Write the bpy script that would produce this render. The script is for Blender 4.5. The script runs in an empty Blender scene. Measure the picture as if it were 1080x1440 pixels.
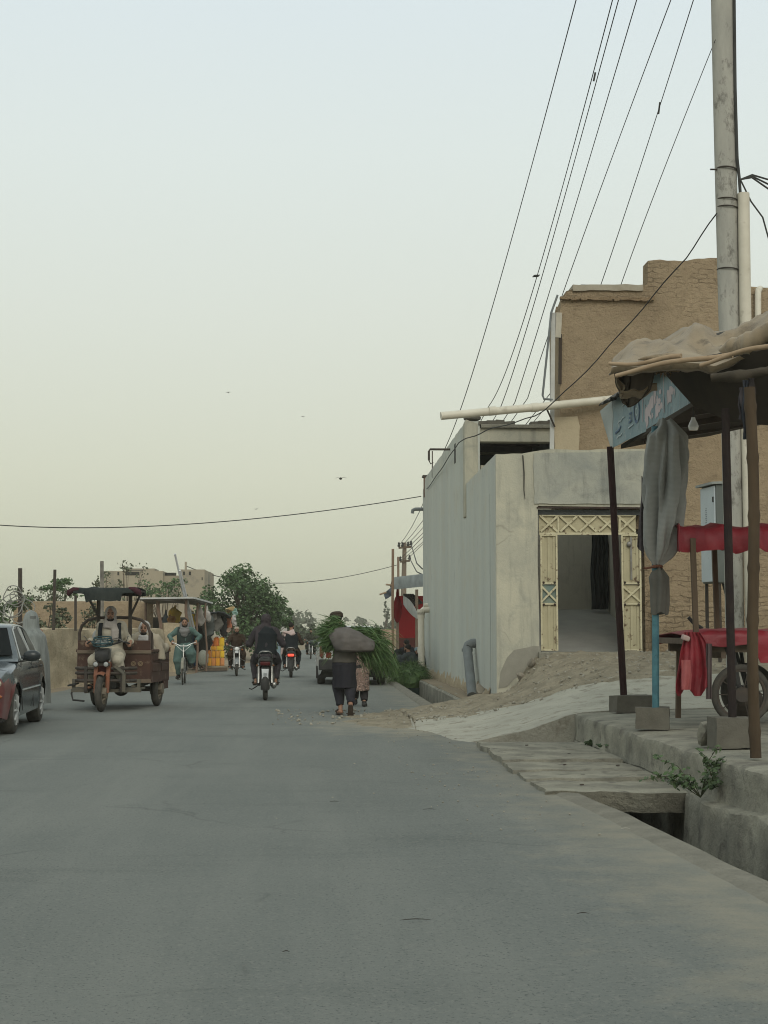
import bpy, bmesh, math, random
from mathutils import Vector, Matrix, Euler, noise
import numpy as np
PI = math.pi
R = math.radians
random.seed(7)
S = bpy.context.scene
COL = S.collection

# ---------------------------------------------------------------- camera (world Y runs along the road)
F = 2160.0                     # focal length in photo pixels (1080 x 1440)
CAMH = 1.35
PITCH, YAW = math.atan(165 / 2162), math.atan(100 / 2160)
cam_d = bpy.data.cameras.new('camera')
cam = bpy.data.objects.new('camera', cam_d)
COL.objects.link(cam)
cam.location = (0, 0, CAMH)
cam.rotation_euler = (PI / 2 + PITCH, 0, -YAW)
cam_d.lens = 54.0
cam_d.sensor_width = 36.0
cam_d.clip_end = 4000
cam_d.clip_start = 0.1
S.camera = cam
RC = Euler((PI / 2 + PITCH, 0, -YAW)).to_matrix()

def ray(u, v):
    return RC @ Vector(((u - 540) / F, (720 - v) / F, -1))
def U(u, v, Y):
    d = ray(u, v)
    return Vector((0, 0, CAMH)) + d * (Y / d.y)
def G(u, v, z=0.0):
    d = ray(u, v)
    return Vector((0, 0, CAMH)) + d * ((z - CAMH) / d.z)

# ---------------------------------------------------------------- mesh builder
def frame_from(t, ref=None):
    t = t.normalized()
    if ref is None:
        ref = Vector((1, 0, 0)) if abs(t.x) < 0.9 else Vector((0, 1, 0))
    a = ref - t * ref.dot(t)
    if a.length < 1e-5:
        a = t.orthogonal()
    a.normalize()
    return a, t.cross(a)

class MB:
    def __init__(s):
        s.v, s.f, s.m, s.mi = [], [], [], 0
    def add(s, vs, fs):
        o = len(s.v)
        s.v += [Vector(p) for p in vs]
        s.f += [tuple(i + o for i in f) for f in fs]
        s.m += [s.mi] * len(fs)
        return s
    def box(s, c, d, rot=None):
        c = Vector(c)
        M = Euler(rot).to_matrix() if rot else Matrix.Identity(3)
        vs = [c + M @ Vector((x * d[0] / 2, y * d[1] / 2, z * d[2] / 2)) for x in (-1, 1) for y in (-1, 1) for z in (-1, 1)]
        return s.add(vs, [(0, 1, 3, 2), (4, 6, 7, 5), (0, 4, 5, 1), (2, 3, 7, 6), (0, 2, 6, 4), (1, 5, 7, 3)])
    def lo(s, a, b):
        a, b = Vector(a), Vector(b)
        return s.box((a + b) / 2, b - a)
    def bar(s, p0, p1, w, h, ref=None):
        p0, p1 = Vector(p0), Vector(p1)
        a, b = frame_from(p1 - p0, Vector(ref) if ref else None)
        vs = [p + a * (i * w / 2) + b * (j * h / 2) for p in (p0, p1) for i, j in ((-1, -1), (1, -1), (1, 1), (-1, 1))]
        return s.add(vs, [(3, 2, 1, 0), (4, 5, 6, 7), (0, 1, 5, 4), (1, 2, 6, 5), (2, 3, 7, 6), (3, 0, 4, 7)])
    def tube(s, pts, r, n=8, ref=None, cap=True, closed=False):
        pts = [Vector(p) for p in pts]
        k = len(pts)
        if not isinstance(r, (list,)):
            r = [r] * k
        vs, fs = [], []
        pa = Vector(ref) if ref else None
        for i, p in enumerate(pts):
            if closed:
                t = pts[(i + 1) % k] - pts[i - 1]
            else:
                t = pts[min(i + 1, k - 1)] - pts[max(i - 1, 0)]
            if t.length < 1e-9:
                t = Vector((0, 0, 1))
            a, b = frame_from(t, pa)
            if not ref:
                pa = a
            ra, rb = r[i] if isinstance(r[i], tuple) else (r[i], r[i])
            for j in range(n):
                q = 2 * PI * j / n
                vs.append(p + a * (ra * math.cos(q)) + b * (rb * math.sin(q)))
        for i in range(k if closed else k - 1):
            for j in range(n):
                i2 = (i + 1) % k
                fs.append((i * n + j, i * n + (j + 1) % n, i2 * n + (j + 1) % n, i2 * n + j))
        if cap and not closed:
            fs.append(tuple(range(n - 1, -1, -1)))
            fs.append(tuple((k - 1) * n + j for j in range(n)))
        return s.add(vs, fs)
    def ball(s, c, r, nu=12, nv=8, rot=None):
        c = Vector(c)
        if not isinstance(r, (tuple, list)):
            r = (r, r, r)
        M = Euler(rot).to_matrix() if rot else Matrix.Identity(3)
        vs = [c + M @ Vector((0, 0, -r[2]))]
        for i in range(1, nv):
            q = -PI / 2 + PI * i / nv
            for j in range(nu):
                a = 2 * PI * j / nu
                vs.append(c + M @ Vector((r[0] * math.cos(q) * math.cos(a), r[1] * math.cos(q) * math.sin(a), r[2] * math.sin(q))))
        vs.append(c + M @ Vector((0, 0, r[2])))
        fs = [(0, 1 + (j + 1) % nu, 1 + j) for j in range(nu)]
        for i in range(nv - 2):
            for j in range(nu):
                a, b = 1 + i * nu + j, 1 + i * nu + (j + 1) % nu
                fs.append((a, b, b + nu, a + nu))
        t = len(vs) - 1
        fs += [(1 + (nv - 2) * nu + j, 1 + (nv - 2) * nu + (j + 1) % nu, t) for j in range(nu)]
        return s.add(vs, fs)
    def lathe(s, prof, c, axis=(0, 0, 1), n=24, closed=False):
        c, ax = Vector(c), Vector(axis).normalized()
        a, b = frame_from(ax)
        vs, fs, k = [], [], len(prof)
        for (r, h) in prof:
            for j in range(n):
                q = 2 * PI * j / n
                vs.append(c + ax * h + (a * math.cos(q) + b * math.sin(q)) * r)
        for i in range(k if closed else k - 1):
            for j in range(n):
                i2 = (i + 1) % k
                fs.append((i * n + j, i * n + (j + 1) % n, i2 * n + (j + 1) % n, i2 * n + j))
        if not closed:
            fs.append(tuple(range(n - 1, -1, -1)))
            fs.append(tuple((k - 1) * n + j for j in range(n)))
        return s.add(vs, fs)
    def torus(s, c, RR, r, axis=(1, 0, 0), n=28, m=8, flat=1.0, arc=None):
        prof = [(RR + r * math.cos(2 * PI * j / m), flat * r * math.sin(2 * PI * j / m)) for j in range(m)]
        return s.lathe(prof, c, axis, n, True)
    def prism(s, poly, vec):
        vec = Vector(vec)
        k = len(poly)
        a = [Vector(p) for p in poly]
        fs = [tuple(range(k - 1, -1, -1)), tuple(range(k, 2 * k))]
        fs += [(i, (i + 1) % k, k + (i + 1) % k, k + i) for i in range(k)]
        return s.add(a + [p + vec for p in a], fs)
    def grid(s, P, thick=0.0, down=None):
        """P: rows of points; thick > 0 gives the sheet a back face."""
        nr, nc = len(P), len(P[0])
        P = [[Vector(p) for p in r] for r in P]
        vs = [p for r in P for p in r]
        fs = [(i * nc + j, i * nc + j + 1, (i + 1) * nc + j + 1, (i + 1) * nc + j) for i in range(nr - 1) for j in range(nc - 1)]
        if thick:
            N = nr * nc
            for i in range(nr):
                for j in range(nc):
                    if down:
                        d = Vector(down)
                    else:
                        du = P[i][min(j + 1, nc - 1)] - P[i][max(j - 1, 0)]
                        dv = P[min(i + 1, nr - 1)][j] - P[max(i - 1, 0)][j]
                        d = du.cross(dv)
                        d = -d.normalized() if d.length > 1e-9 else Vector((0, 0, -1))
                    vs.append(P[i][j] + d * thick)
            fs2 = [tuple(N + q for q in reversed(f)) for f in fs]
            ring = [j for j in range(nc)] + [i * nc + nc - 1 for i in range(1, nr)] + [(nr - 1) * nc + j for j in range(nc - 2, -1, -1)] + [i * nc for i in range(nr - 2, 0, -1)]
            side = [(ring[q], N + ring[q], N + ring[(q + 1) % len(ring)], ring[(q + 1) % len(ring)]) for q in range(len(ring))]
            fs = fs + fs2 + side
        return s.add(vs, fs)
    def xf(s, M, start=0):
        for i in range(start, len(s.v)):
            s.v[i] = M @ s.v[i]
        return s
    def jit(s, a, f=3.0, start=0, seed=0):
        o = Vector((seed * 3.1, seed * 1.7, seed * 2.3))
        for i in range(start, len(s.v)):
            s.v[i] = s.v[i] + noise.noise_vector(s.v[i] * f + o) * a
        return s
    def mesh(s, name):
        me = bpy.data.meshes.new(name)
        me.from_pydata([tuple(p) for p in s.v], [], s.f)
        return me
    def build(s, name, mat, parent=None, smooth=35, bevel=0, world=False):
        if world and parent is not None:
            inv = (Matrix.LocRotScale(parent.location, parent.rotation_euler, None)).inverted()
            s.xf(inv)
        me = s.mesh(name)
        mats = mat if isinstance(mat, list) else [mat]
        for m in mats:
            me.materials.append(m)
        if len(mats) > 1:
            for p, i in zip(me.polygons, s.m):
                p.material_index = i
        bm = bmesh.new()
        bm.from_mesh(me)
        bmesh.ops.recalc_face_normals(bm, faces=bm.faces)
        bm.to_mesh(me)
        bm.free()
        if smooth:
            me.shade_smooth()
            me.set_sharp_from_angle(angle=R(smooth))
        o = bpy.data.objects.new(name, me)
        COL.objects.link(o)
        if parent is not None:
            o.parent = parent
        if bevel:
            b = o.modifiers.new('bevel', 'BEVEL')
            b.width = bevel
            b.segments = 2
            b.limit_method = 'ANGLE'
            b.angle_limit = R(40)
        return o

def thing(name, label, cat, loc=(0, 0, 0), rz=0.0, group=None):
    o = bpy.data.objects.new(name, None)
    COL.objects.link(o)
    o.empty_display_size = 0.2
    o.location = loc
    o.rotation_euler = (0, 0, rz)
    return tag(o, label, cat, group)
def tag(o, label=None, cat=None, group=None, kind=None):
    if label: o['label'] = label
    if cat: o['category'] = cat
    if group: o['group'] = group
    if kind: o['kind'] = kind
    return o

WORK = bpy.data.scenes.new('work')      # empty side scene: only the shape being fused lives here, then it is removed
def blob(m, name, mat, parent=None, voxel=0.012, smooth=3, fold=0.0, ff=(9, 9, 3), seed=0, world=False):
    """union of the closed shapes in m as one continuous skin (voxel remesh), relaxed, then creased"""
    if world and parent is not None:
        m.xf(Matrix.LocRotScale(parent.location, parent.rotation_euler, None).inverted())
    tmp = bpy.data.objects.new('tmp', m.mesh('tmp'))
    WORK.collection.objects.link(tmp)
    bm = bmesh.new(); bm.from_mesh(tmp.data); bmesh.ops.recalc_face_normals(bm, faces=bm.faces); bm.to_mesh(tmp.data); bm.free()
    r = tmp.modifiers.new('r', 'REMESH'); r.mode = 'VOXEL'; r.voxel_size = voxel
    if smooth:
        k = tmp.modifiers.new('s', 'SMOOTH'); k.factor = 0.5; k.iterations = smooth
    WORK.view_layers[0].update()
    dg = WORK.view_layers[0].depsgraph
    me = bpy.data.meshes.new_from_object(tmp.evaluated_get(dg))
    bpy.data.objects.remove(tmp)
    me.name = name
    if fold:
        o = Vector((seed * 5.3, seed * 2.9, seed))
        f = Vector(ff)
        nn = [v.normal.copy() for v in me.vertices]
        for v, vn in zip(me.vertices, nn):
            p = v.co * f + o
            n = noise.noise(p) + 0.5 * noise.noise(p * 2.1)
            v.co = v.co + vn * (fold * n)
    me.materials.clear()
    me.materials.append(mat)
    me.shade_smooth()
    ob = bpy.data.objects.new(name, me)
    COL.objects.link(ob)
    if parent is not None:
        ob.parent = parent
    return ob

# ---------------------------------------------------------------- materials
class NT:
    def __init__(s, name):
        s.mat = bpy.data.materials.new(name)
        s.mat.use_nodes = True
        s.t = s.mat.node_tree
        s.t.nodes.clear()
        s.out = s.n('ShaderNodeOutputMaterial')
        s.b = s.n('ShaderNodeBsdfPrincipled')
        s.l(s.b.outputs[0], s.out.inputs[0])
    def n(s, ty, **k):
        nd = s.t.nodes.new(ty)
        for a, b in k.items():
            setattr(nd, a, b)
        return nd
    def l(s, a, b):
        s.t.links.new(a, b)
    def coord(s, kind='Object', scale=(1, 1, 1)):
        if kind == 'Pos':
            o = s.n('ShaderNodeNewGeometry').outputs['Position']
        else:
            o = s.n('ShaderNodeTexCoord').outputs[kind]
        mp = s.n('ShaderNodeMapping')
        mp.inputs['Scale'].default_value = scale
        s.l(o, mp.inputs[0])
        return mp.outputs[0]
    def noise(s, co, scale, detail=6, rough=.6, dist=0.0):
        t = s.n('ShaderNodeTexNoise')
        t.inputs['Scale'].default_value = scale
        t.inputs['Detail'].default_value = detail
        t.inputs['Roughness'].default_value = rough
        t.inputs['Distortion'].default_value = dist
        s.l(co, t.inputs['Vector'])
        return t.outputs['Fac']
    def ramp(s, x, a=.4, b=.6, ca=(0, 0, 0), cb=(1, 1, 1)):
        r = s.n('ShaderNodeValToRGB')
        r.color_ramp.elements[0].position = a
        r.color_ramp.elements[1].position = b
        r.color_ramp.elements[0].color = (*ca, 1)
        r.color_ramp.elements[1].color = (*cb, 1)
        s.l(x, r.inputs[0])
        return r.outputs[0]
    def math(s, op, a, b=0.5, clamp=False):
        m = s.n('ShaderNodeMath', operation=op, use_clamp=clamp)
        for i, x in enumerate((a, b)):
            if isinstance(x, (int, float)): m.inputs[i].default_value = x
            else: s.l(x, m.inputs[i])
        return m.outputs[0]
    def mix(s, fac, a, b, mode='MIX'):
        m = s.n('ShaderNodeMix', data_type='RGBA', blend_type=mode)
        for i, x in ((0, fac), (6, a), (7, b)):
            if isinstance(x, (int, float)): m.inputs[i].default_value = x
            elif isinstance(x, tuple): m.inputs[i].default_value = (*x, 1)
            else: s.l(x, m.inputs[i])
        return m.outputs[2]
    def bump(s, h, strength=.3, dist=.02, prev=None):
        b = s.n('ShaderNodeBump')
        b.inputs['Strength'].default_value = strength
        b.inputs['Distance'].default_value = dist
        s.l(h, b.inputs['Height'])
        if prev is not None: s.l(prev, b.inputs['Normal'])
        return b.outputs[0]
    def done(s, col, rough=.8, normal=None, metal=0.0, spec=.3, coat=0.0, alpha=None, trans=0.0, sheen=0.0):
        b = s.b
        if isinstance(col, tuple): b.inputs['Base Color'].default_value = (*col, 1)
        else: s.l(col, b.inputs['Base Color'])
        if isinstance(rough, (int, float)): b.inputs['Roughness'].default_value = rough
        else: s.l(rough, b.inputs['Roughness'])
        b.inputs['Metallic'].default_value = metal
        b.inputs['Specular IOR Level'].default_value = spec
        b.inputs['Coat Weight'].default_value = coat
        b.inputs['Coat Roughness'].default_value = .12
        b.inputs['Transmission Weight'].default_value = trans
        b.inputs['Sheen Weight'].default_value = sheen
        if alpha is not None: b.inputs['Alpha'].default_value = alpha
        if normal is not None: s.l(normal, b.inputs['Normal'])
        return s.mat

def mat(name, c, c2=None, sc=6, amt=.5, rough=.8, bump=.0, bsc=40, metal=0, spec=.17, coat=0, kind='Object', stretch=(1, 1, 1), bd=.01, c3=None, sc3=1.5, th3=(.55, .65), sheen=0, grit=0):
    t = NT(name)
    co = t.coord(kind, stretch)
    if c2 is None: c2 = tuple(x * .72 for x in c)
    col = t.mix(t.ramp(t.noise(co, sc), .5 - amt / 2, .5 + amt / 2), c, c2)
    if c3: col = t.mix(t.ramp(t.noise(co, sc3, 8, .65), *th3), col, c3)
    nrm = t.bump(t.noise(co, bsc, 5, .65), bump, bd) if bump else None
    if grit:
        nrm = t.bump(t.noise(co, 85, 4, .7), grit, .008, nrm)
        col = t.mix(t.math('MULTIPLY', t.ramp(t.noise(co, 55, 3, .7), .56, .68), .55), col, tuple(x * .55 for x in c))
    return t.done(col, rough, nrm, metal, spec, coat, sheen=sheen)

def cloth(name, c, c2=None, weave=260, fold=.25):
    t = NT(name)
    co = t.coord('Object')
    if c2 is None: c2 = tuple(x * .75 for x in c)
    col = t.mix(t.ramp(t.noise(co, 3.5, 5), .35, .68), c, c2)
    n1 = t.bump(t.noise(co, 14, 3, .5), fold, .02)
    n2 = t.bump(t.noise(co, weave, 2), .2, .002, n1)
    return t.done(col, .92, n2, spec=.08)

SKIN = mat('skin', (.30, .165, .105), (.24, .125, .08), 9, .6, .55, spec=.35)
BEARD = mat('dark_hair', (.018, .014, .012), None, 60, .6, .8, .5, 120)
RUBBER = mat('tyre_rubber', (.035, .035, .034), (.10, .09, .075), 7, .5, .9, .3, 60)
BLACK = mat('black_plastic', (.022, .023, .025), (.05, .048, .045), 8, .5, .55)
CHROME = mat('worn_chrome', (.34, .34, .33), (.20, .195, .18), 14, .5, .38, metal=.9)
STEEL = mat('dull_steel', (.30, .30, .29), (.17, .15, .13), 9, .5, .5, metal=.8)
ENGINE = mat('engine_alloy', (.14, .14, .135), (.06, .055, .05), 14, .5, .55, metal=.6)
DARKMETAL = mat('dark_metal', (.045, .043, .042), (.09, .07, .055), 9, .5, .6, .1, 40, metal=.3)
RUSTY = mat('rusty_steel', (.075, .045, .035), (.03, .025, .024), 10, .5, .75, .25, 60)
PVC = mat('pvc_pipe', (.68, .64, .54), (.50, .46, .37), 3, .6, .5, spec=.4, c3=(.36, .32, .25), sc3=5, th3=(.58, .75))
GREYPIPE = mat('grey_drain_pipe', (.20, .22, .225), (.14, .15, .15), 4, .5, .55)
WOODPOLE = mat('weathered_pole', (.15, .11, .075), (.085, .06, .042), 7, .5, .85, .4, 50, stretch=(1, 1, .15))
BAMBOO = mat('bamboo', (.095, .066, .040), (.042, .030, .020), 6, .5, .8, .25, 40, stretch=(1, 1, .2))
STICK = mat('peeled_stick', (.40, .30, .20), (.27, .19, .12), 6, .5, .8, .3, 40)
GLASSLAMP = mat('lamp_glass', (.75, .76, .74), (.6, .6, .58), 12, .5, .12, spec=.6, coat=.4)
REDLAMP = mat('red_lens', (.45, .02, .02), None, 12, .3, .2, coat=.5)
AMBER = mat('amber_lens', (.36, .10, .02), None, 12, .3, .25, coat=.4)
WIRE = mat('black_wire', (.06, .062, .06), None, 5, .3, .8)

# ---------------------------------------------------------------- world, light
def world():
    w = bpy.data.worlds.new('World')
    S.world = w
    w.use_nodes = True
    t = w.node_tree
    t.nodes.clear()
    out = t.nodes.new('ShaderNodeOutputWorld')
    sky = t.nodes.new('ShaderNodeTexSky')
    sky.sky_type = 'NISHITA'
    sky.sun_disc = False
    sky.sun_elevation = R(36)
    sky.sun_rotation = R(172)
    sky.dust_density = 6
    sky.air_density = 1.2
    b1 = t.nodes.new('ShaderNodeBackground'); b1.inputs[1].default_value = .05
    t.links.new(sky.outputs[0], b1.inputs[0])
    tc = t.nodes.new('ShaderNodeTexCoord')
    sep = t.nodes.new('ShaderNodeSeparateXYZ')
    t.links.new(tc.outputs['Generated'], sep.inputs[0])
    rp = t.nodes.new('ShaderNodeValToRGB')
    cr = rp.color_ramp
    stops = SKYSTOPS
    while len(cr.elements) < len(stops): cr.elements.new(.5)
    for e, (p, c) in zip(cr.elements, stops):
        e.position = p; e.color = (*c, 1)
    t.links.new(sep.outputs[2], rp.inputs[0])
    b2 = t.nodes.new('ShaderNodeBackground'); b2.inputs[1].default_value = 1.0
    t.links.new(rp.outputs[0], b2.inputs[0])
    mx = t.nodes.new('ShaderNodeMixShader'); mx.inputs[0].default_value = .85   # a dusty overcast veil over the clear sky
    t.links.new(b1.outputs[0], mx.inputs[1]); t.links.new(b2.outputs[0], mx.inputs[2])
    t.links.new(mx.outputs[0], out.inputs[0])
    sd = bpy.data.lights.new('sun', 'SUN')
    sd.energy = 1.0; sd.angle = R(30); sd.color = (1, .96, .84)
    so = bpy.data.objects.new('sun', sd); COL.objects.link(so)
    az, el = R(172), R(36)
    d = Vector((math.sin(az) * math.cos(el), math.cos(az) * math.cos(el), math.sin(el)))
    so.rotation_euler = (-d).to_track_quat('-Z', 'Y').to_euler()
    so.location = d * 60
SKYSTOPS = [(0.0, (.57, .57, .43)), (.03, (.60, .612, .468)), (.10, (.67, .69, .56)), (.20, (.715, .755, .675)), (.30, (.735, .80, .765)), (.40, (.715, .80, .82)), (.6, (.66, .75, .74)), (1.0, (.64, .72, .70))]
world()
vs = S.view_settings
S.display_settings.display_device = 'sRGB'
vs.view_transform = 'Standard'; vs.look = 'None'; vs.exposure = .22; vs.gamma = 1; vs.use_curve_mapping = False
S.cycles.volume_bounces = 0
S.cycles.max_bounces = 6
S.cycles.diffuse_bounces = 3
S.cycles.transparent_max_bounces = 12
S.cycles.use_denoising = True
S.cycles.filter_width = 1.05
# ================================================================ SETTING
def n3(x, y, z=0.0): return noise.noise(Vector((x, y, z)))
def lerp_list(L, x):
    if x <= L[0][0]: return L[0][1]
    for (a, b), (c, d) in zip(L, L[1:]):
        if x <= c: return b + (d - b) * (x - a) / (c - a)
    return L[-1][1]
LEFT = [(0, -6.4), (34, -5.55), (40, -4.85), (47, -3.75), (55, -3.1), (65, -2.3), (90, -1.2), (140, 1.5), (260, 12)]
RIGHT = [(0, 2.38), (8, 2.27), (11.5, 2.11), (13.3, 1.96), (14, 1.95), (46, 1.95), (60, 2.25), (90, 3.4), (140, 6.6), (260, 18)]

# ground: one sheet to the horizon with the drain trench in it
def ground():
    t = NT('dusty_ground')
    co = t.coord('Pos')
    c = t.mix(t.ramp(t.noise(co, .35, 8, .7), .35, .65), (.30, .245, .175), (.235, .19, .135))
    c = t.mix(t.ramp(t.noise(co, 9, 6, .7), .5, .7), c, (.19, .155, .115))
    nb = t.bump(t.noise(co, 6, 8, .7), .5, .05)
    m = t.done(c, .95, nb, spec=.1)
    xs = [-900, -300, -120, -60, -30, -18, -12, -10, -9, -8, -7.3, -6.7, -6.2, -5.8, -5.4, -5, -4.6, -4.2, -3.8, -3.4, -3, -2.6, -2.2, -1.6, -.8, 0, 1, 1.8, 2.08, 2.1, 2.35, 2.62, 2.66, 2.9, 3.18, 3.2, 3.6, 4.2, 5, 7, 10, 16, 30, 60, 120, 300, 900]
    ys = [-900, -300, -100, -30, -8, 0] + [2 + i for i in range(0, 64)] + [70, 76, 84, 94, 108, 125, 150, 190, 260, 400, 900]
    P = []
    for y in ys:
        row = []
        for x in xs:
            z = -.03
            le = lerp_list(LEFT, y)
            d = le - x
            if d > 0: z += min(d, 1.2) * .12 + n3(x * .9, y * .6) * .04 * min(1, d)
            if 6 <= y <= 18.6 and 2.1 <= x <= 3.18: z = -.72
            if 25.2 <= y <= 46 and 2.1 <= x <= 2.62: z = -.55 + .05 * n3(x * 3, y)
            if 26 <= y <= 46 and 2.65 < x <= 3.2: z = .12 + .06 * n3(x * 3, y)
            if y > 46 and x > lerp_list(RIGHT, y) + .3: z = .05 + .05 * n3(x, y)
            row.append((x, y, z))
        P.append(row)
    tag(MB().grid(P).build('ground', m, smooth=50), kind='structure')
ground()

def road():
    t = NT('dusty_asphalt')
    co = t.coord('Pos')
    lng = t.coord('Pos', (1, .09, 1))
    c = t.mix(t.ramp(t.noise(co, .45, 6, .65), .34, .66), (.138, .149, .139), (.165, .174, .160))
    c = t.mix(t.math('MULTIPLY', t.ramp(t.noise(lng, 1.5, 7, .65), .46, .66), .8), c, (.185, .192, .175))       # worn tyre lanes
    c = t.mix(t.math('MULTIPLY', t.ramp(t.noise(t.coord('Pos', (.35, 1, 1)), .8, 8, .7, .5), .54, .66), .38), c, (.09, .10, .094))   # darker old patches
    c = t.mix(t.math('MULTIPLY', t.ramp(t.noise(co, 3.3, 8, .75), .60, .70), .3), c, (.085, .094, .088))
    c = t.mix(t.ramp(t.noise(co, 42, 4, .75), .52, .66), c, (.195, .198, .18))
    c = t.mix(t.ramp(t.noise(co, 60, 3, .7), .57, .66), c, (.085, .092, .087))
    vo = t.n('ShaderNodeTexVoronoi', feature='DISTANCE_TO_EDGE'); vo.inputs['Scale'].default_value = .38
    wv = t.n('ShaderNodeMix', data_type='VECTOR'); wv.inputs[0].default_value = .25
    wn = t.n('ShaderNodeTexNoise'); wn.inputs['Scale'].default_value = 1.7; wn.inputs['Detail'].default_value = 6; t.l(co, wn.inputs['Vector'])
    t.l(co, wv.inputs[4]); t.l(wn.outputs['Color'], wv.inputs[5]); t.l(wv.outputs[1], vo.inputs['Vector'])
    ck = t.math('MULTIPLY', t.ramp(vo.outputs[0], 0, .006, (1, 1, 1), (0, 0, 0)), t.ramp(t.noise(co, .6, 4), .52, .6))
    c = t.mix(t.math('MULTIPLY', ck, .35), c, (.05, .052, .05))
    # sand drifted over the edges and off the ramp
    sp = t.n('ShaderNodeSeparateXYZ'); t.l(t.coord('Pos'), sp.inputs[0])
    x, y = sp.outputs[0], sp.outputs[1]
    e1 = t.math('MULTIPLY', t.math('ADD', x, -.7), .75, True)
    dy = t.math('ABSOLUTE', t.math('ADD', y, -22.0), 0)
    e2a = t.math('SUBTRACT', 1.0, t.math('MULTIPLY', dy, .20), True)
    e2b = t.math('MULTIPLY', t.math('ADD', x, .9), .42, True)
    e2 = t.math('MULTIPLY', e2a, e2b)
    e = t.math('MAXIMUM', t.math('MULTIPLY', e1, .60), t.math('MULTIPLY', e2, 1.15))
    nn = t.noise(co, 2.2, 9, .7)
    msk = t.ramp(t.math('ADD', e, t.math('MULTIPLY', t.math('ADD', nn, -.5), 1.3)), .30, .95)
    c = t.mix(t.math('MULTIPLY', msk, .95), c, (.29, .262, .20))
    b1 = t.bump(t.noise(co, 60, 5, .75), .6, .012)
    b2 = t.bump(t.noise(co, 3, 6, .6), .25, .03, b1)
    m = t.done(c, .88, b2, spec=.2)
    P = []
    ys = [-6, -2] + [i * .5 for i in range(0, 140)] + [70 + i * 4 for i in range(0, 48)]
    for y in ys:
        a = lerp_list(LEFT, y) + .22 * n3(y * .55, 3.3) + .08 * n3(y * 2.3, 1)
        b = lerp_list(RIGHT, y) + (.05 * n3(y * 1.1, 8) if y > 46 else 0)
        P.append([(a + (b - a) * k / 14, y, .0 + .02 * math.sin(PI * k / 14)) for k in range(15)])
    tag(MB().grid(P).build('road', m, smooth=60), kind='structure')
    # a pale skin of concrete patch near the parked white car
road()

CONC = mat('worn_concrete', (.32, .305, .245), (.19, .182, .15), 2.4, .28, .9, .5, 16, grit=.6, kind='Pos', bd=.05, c3=(.14, .13, .11), sc3=4.5, th3=(.54, .68))
CONCPALE = mat('pale_ramp_concrete', (.435, .415, .345), (.345, .33, .275), 1.6, .3, .9, .5, 16, grit=.5, kind='Pos', bd=.04, c3=(.25, .23, .185), sc3=5, th3=(.53, .66))
KERB = mat('kerb_concrete', (.24, .225, .185), (.16, .152, .125), 4, .4, .9, .8, 16, grit=.6, kind='Pos', bd=.03)
DIRT = mat('loose_dirt', (.36, .315, .235), (.24, .21, .155), 3.5, .3, .97, 1.0, 14, grit=.8, kind='Pos', bd=.06, c3=(.19, .15, .105), sc3=8, th3=(.56, .7), spec=.08)
BLOCKC = mat('block_concrete', (.155, .145, .12), (.105, .097, .08), 7, .5, .95, .6, 60, bd=.01)
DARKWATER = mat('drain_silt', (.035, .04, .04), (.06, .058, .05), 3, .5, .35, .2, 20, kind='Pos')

def kerb():
    for y0, y1, h, w in ((4, 18.35, .015, .15), (25.0, 46.5, .055, .13)):
        P = []
        y = y0
        while y < y1 + .01:
            j = .018 * n3(y * 1.7, 4.0) + .012 * n3(y * 6, 2)
            j2 = .03 * n3(y * 1.3, 9.0)
            e = lerp_list(RIGHT, y) - 1.95
            P.append([(x + e, y, z) for x, z in ((1.88 + j, -.10), (1.90 + j, -.004), (1.97 + j, h), (1.95 + w + j2 * .6, h), (1.97 + w + j2, h - .03), (1.99 + w + j2, -.75))])
            y += .12
        tag(MB().grid(P).build('kerb', KERB, smooth=50), kind='structure')
kerb()
# silt in the bottom of the drain
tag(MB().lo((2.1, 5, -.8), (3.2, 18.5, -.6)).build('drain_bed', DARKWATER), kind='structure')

PROF = [(18.5, [(1.2, -.05), (1.75, -.01), (2.05, .03), (2.6, .14), (3.15, .345), (3.5, .37), (5, .40), (9, .45)]),
        (20.5, [(.9, -.05), (1.5, 0), (2.2, .09), (3.1, .32), (3.8, .47), (5, .55), (9, .62)]),
        (22.3, [(-.3, -.05), (.6, .0), (1.5, .07), (2.3, .14), (3.1, .32), (4.3, .74), (5.2, .84), (9, .92)]),
        (24.0, [(-.2, -.05), (.8, .0), (1.6, .05), (2.3, .12), (3.0, .28), (3.7, .66), (4.4, .88), (9, 1.0)]),
        (25.7, [(1.0, -.05), (1.7, .0), (2.3, .1), (3.0, .24), (3.35, .34), (3.7, .86), (4.1, .95), (9, 1.02)])]
def H(x, y):
    if y <= PROF[0][0]: return lerp_list(PROF[0][1], x)
    for (a, p), (b, q) in zip(PROF, PROF[1:]):
        if y <= b:
            k = (y - a) / (b - a)
            return lerp_list(p, x) * (1 - k) + lerp_list(q, x) * k
    return lerp_list(PROF[-1][1], x)
def split_y(x):   # where concrete gives way to dirt
    return 22.1 + .35 * n3(x * 1.2, 5) + .12 * n3(x * 4, 2) - .45 * max(0, min(1, (x - 3.2)))
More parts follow.
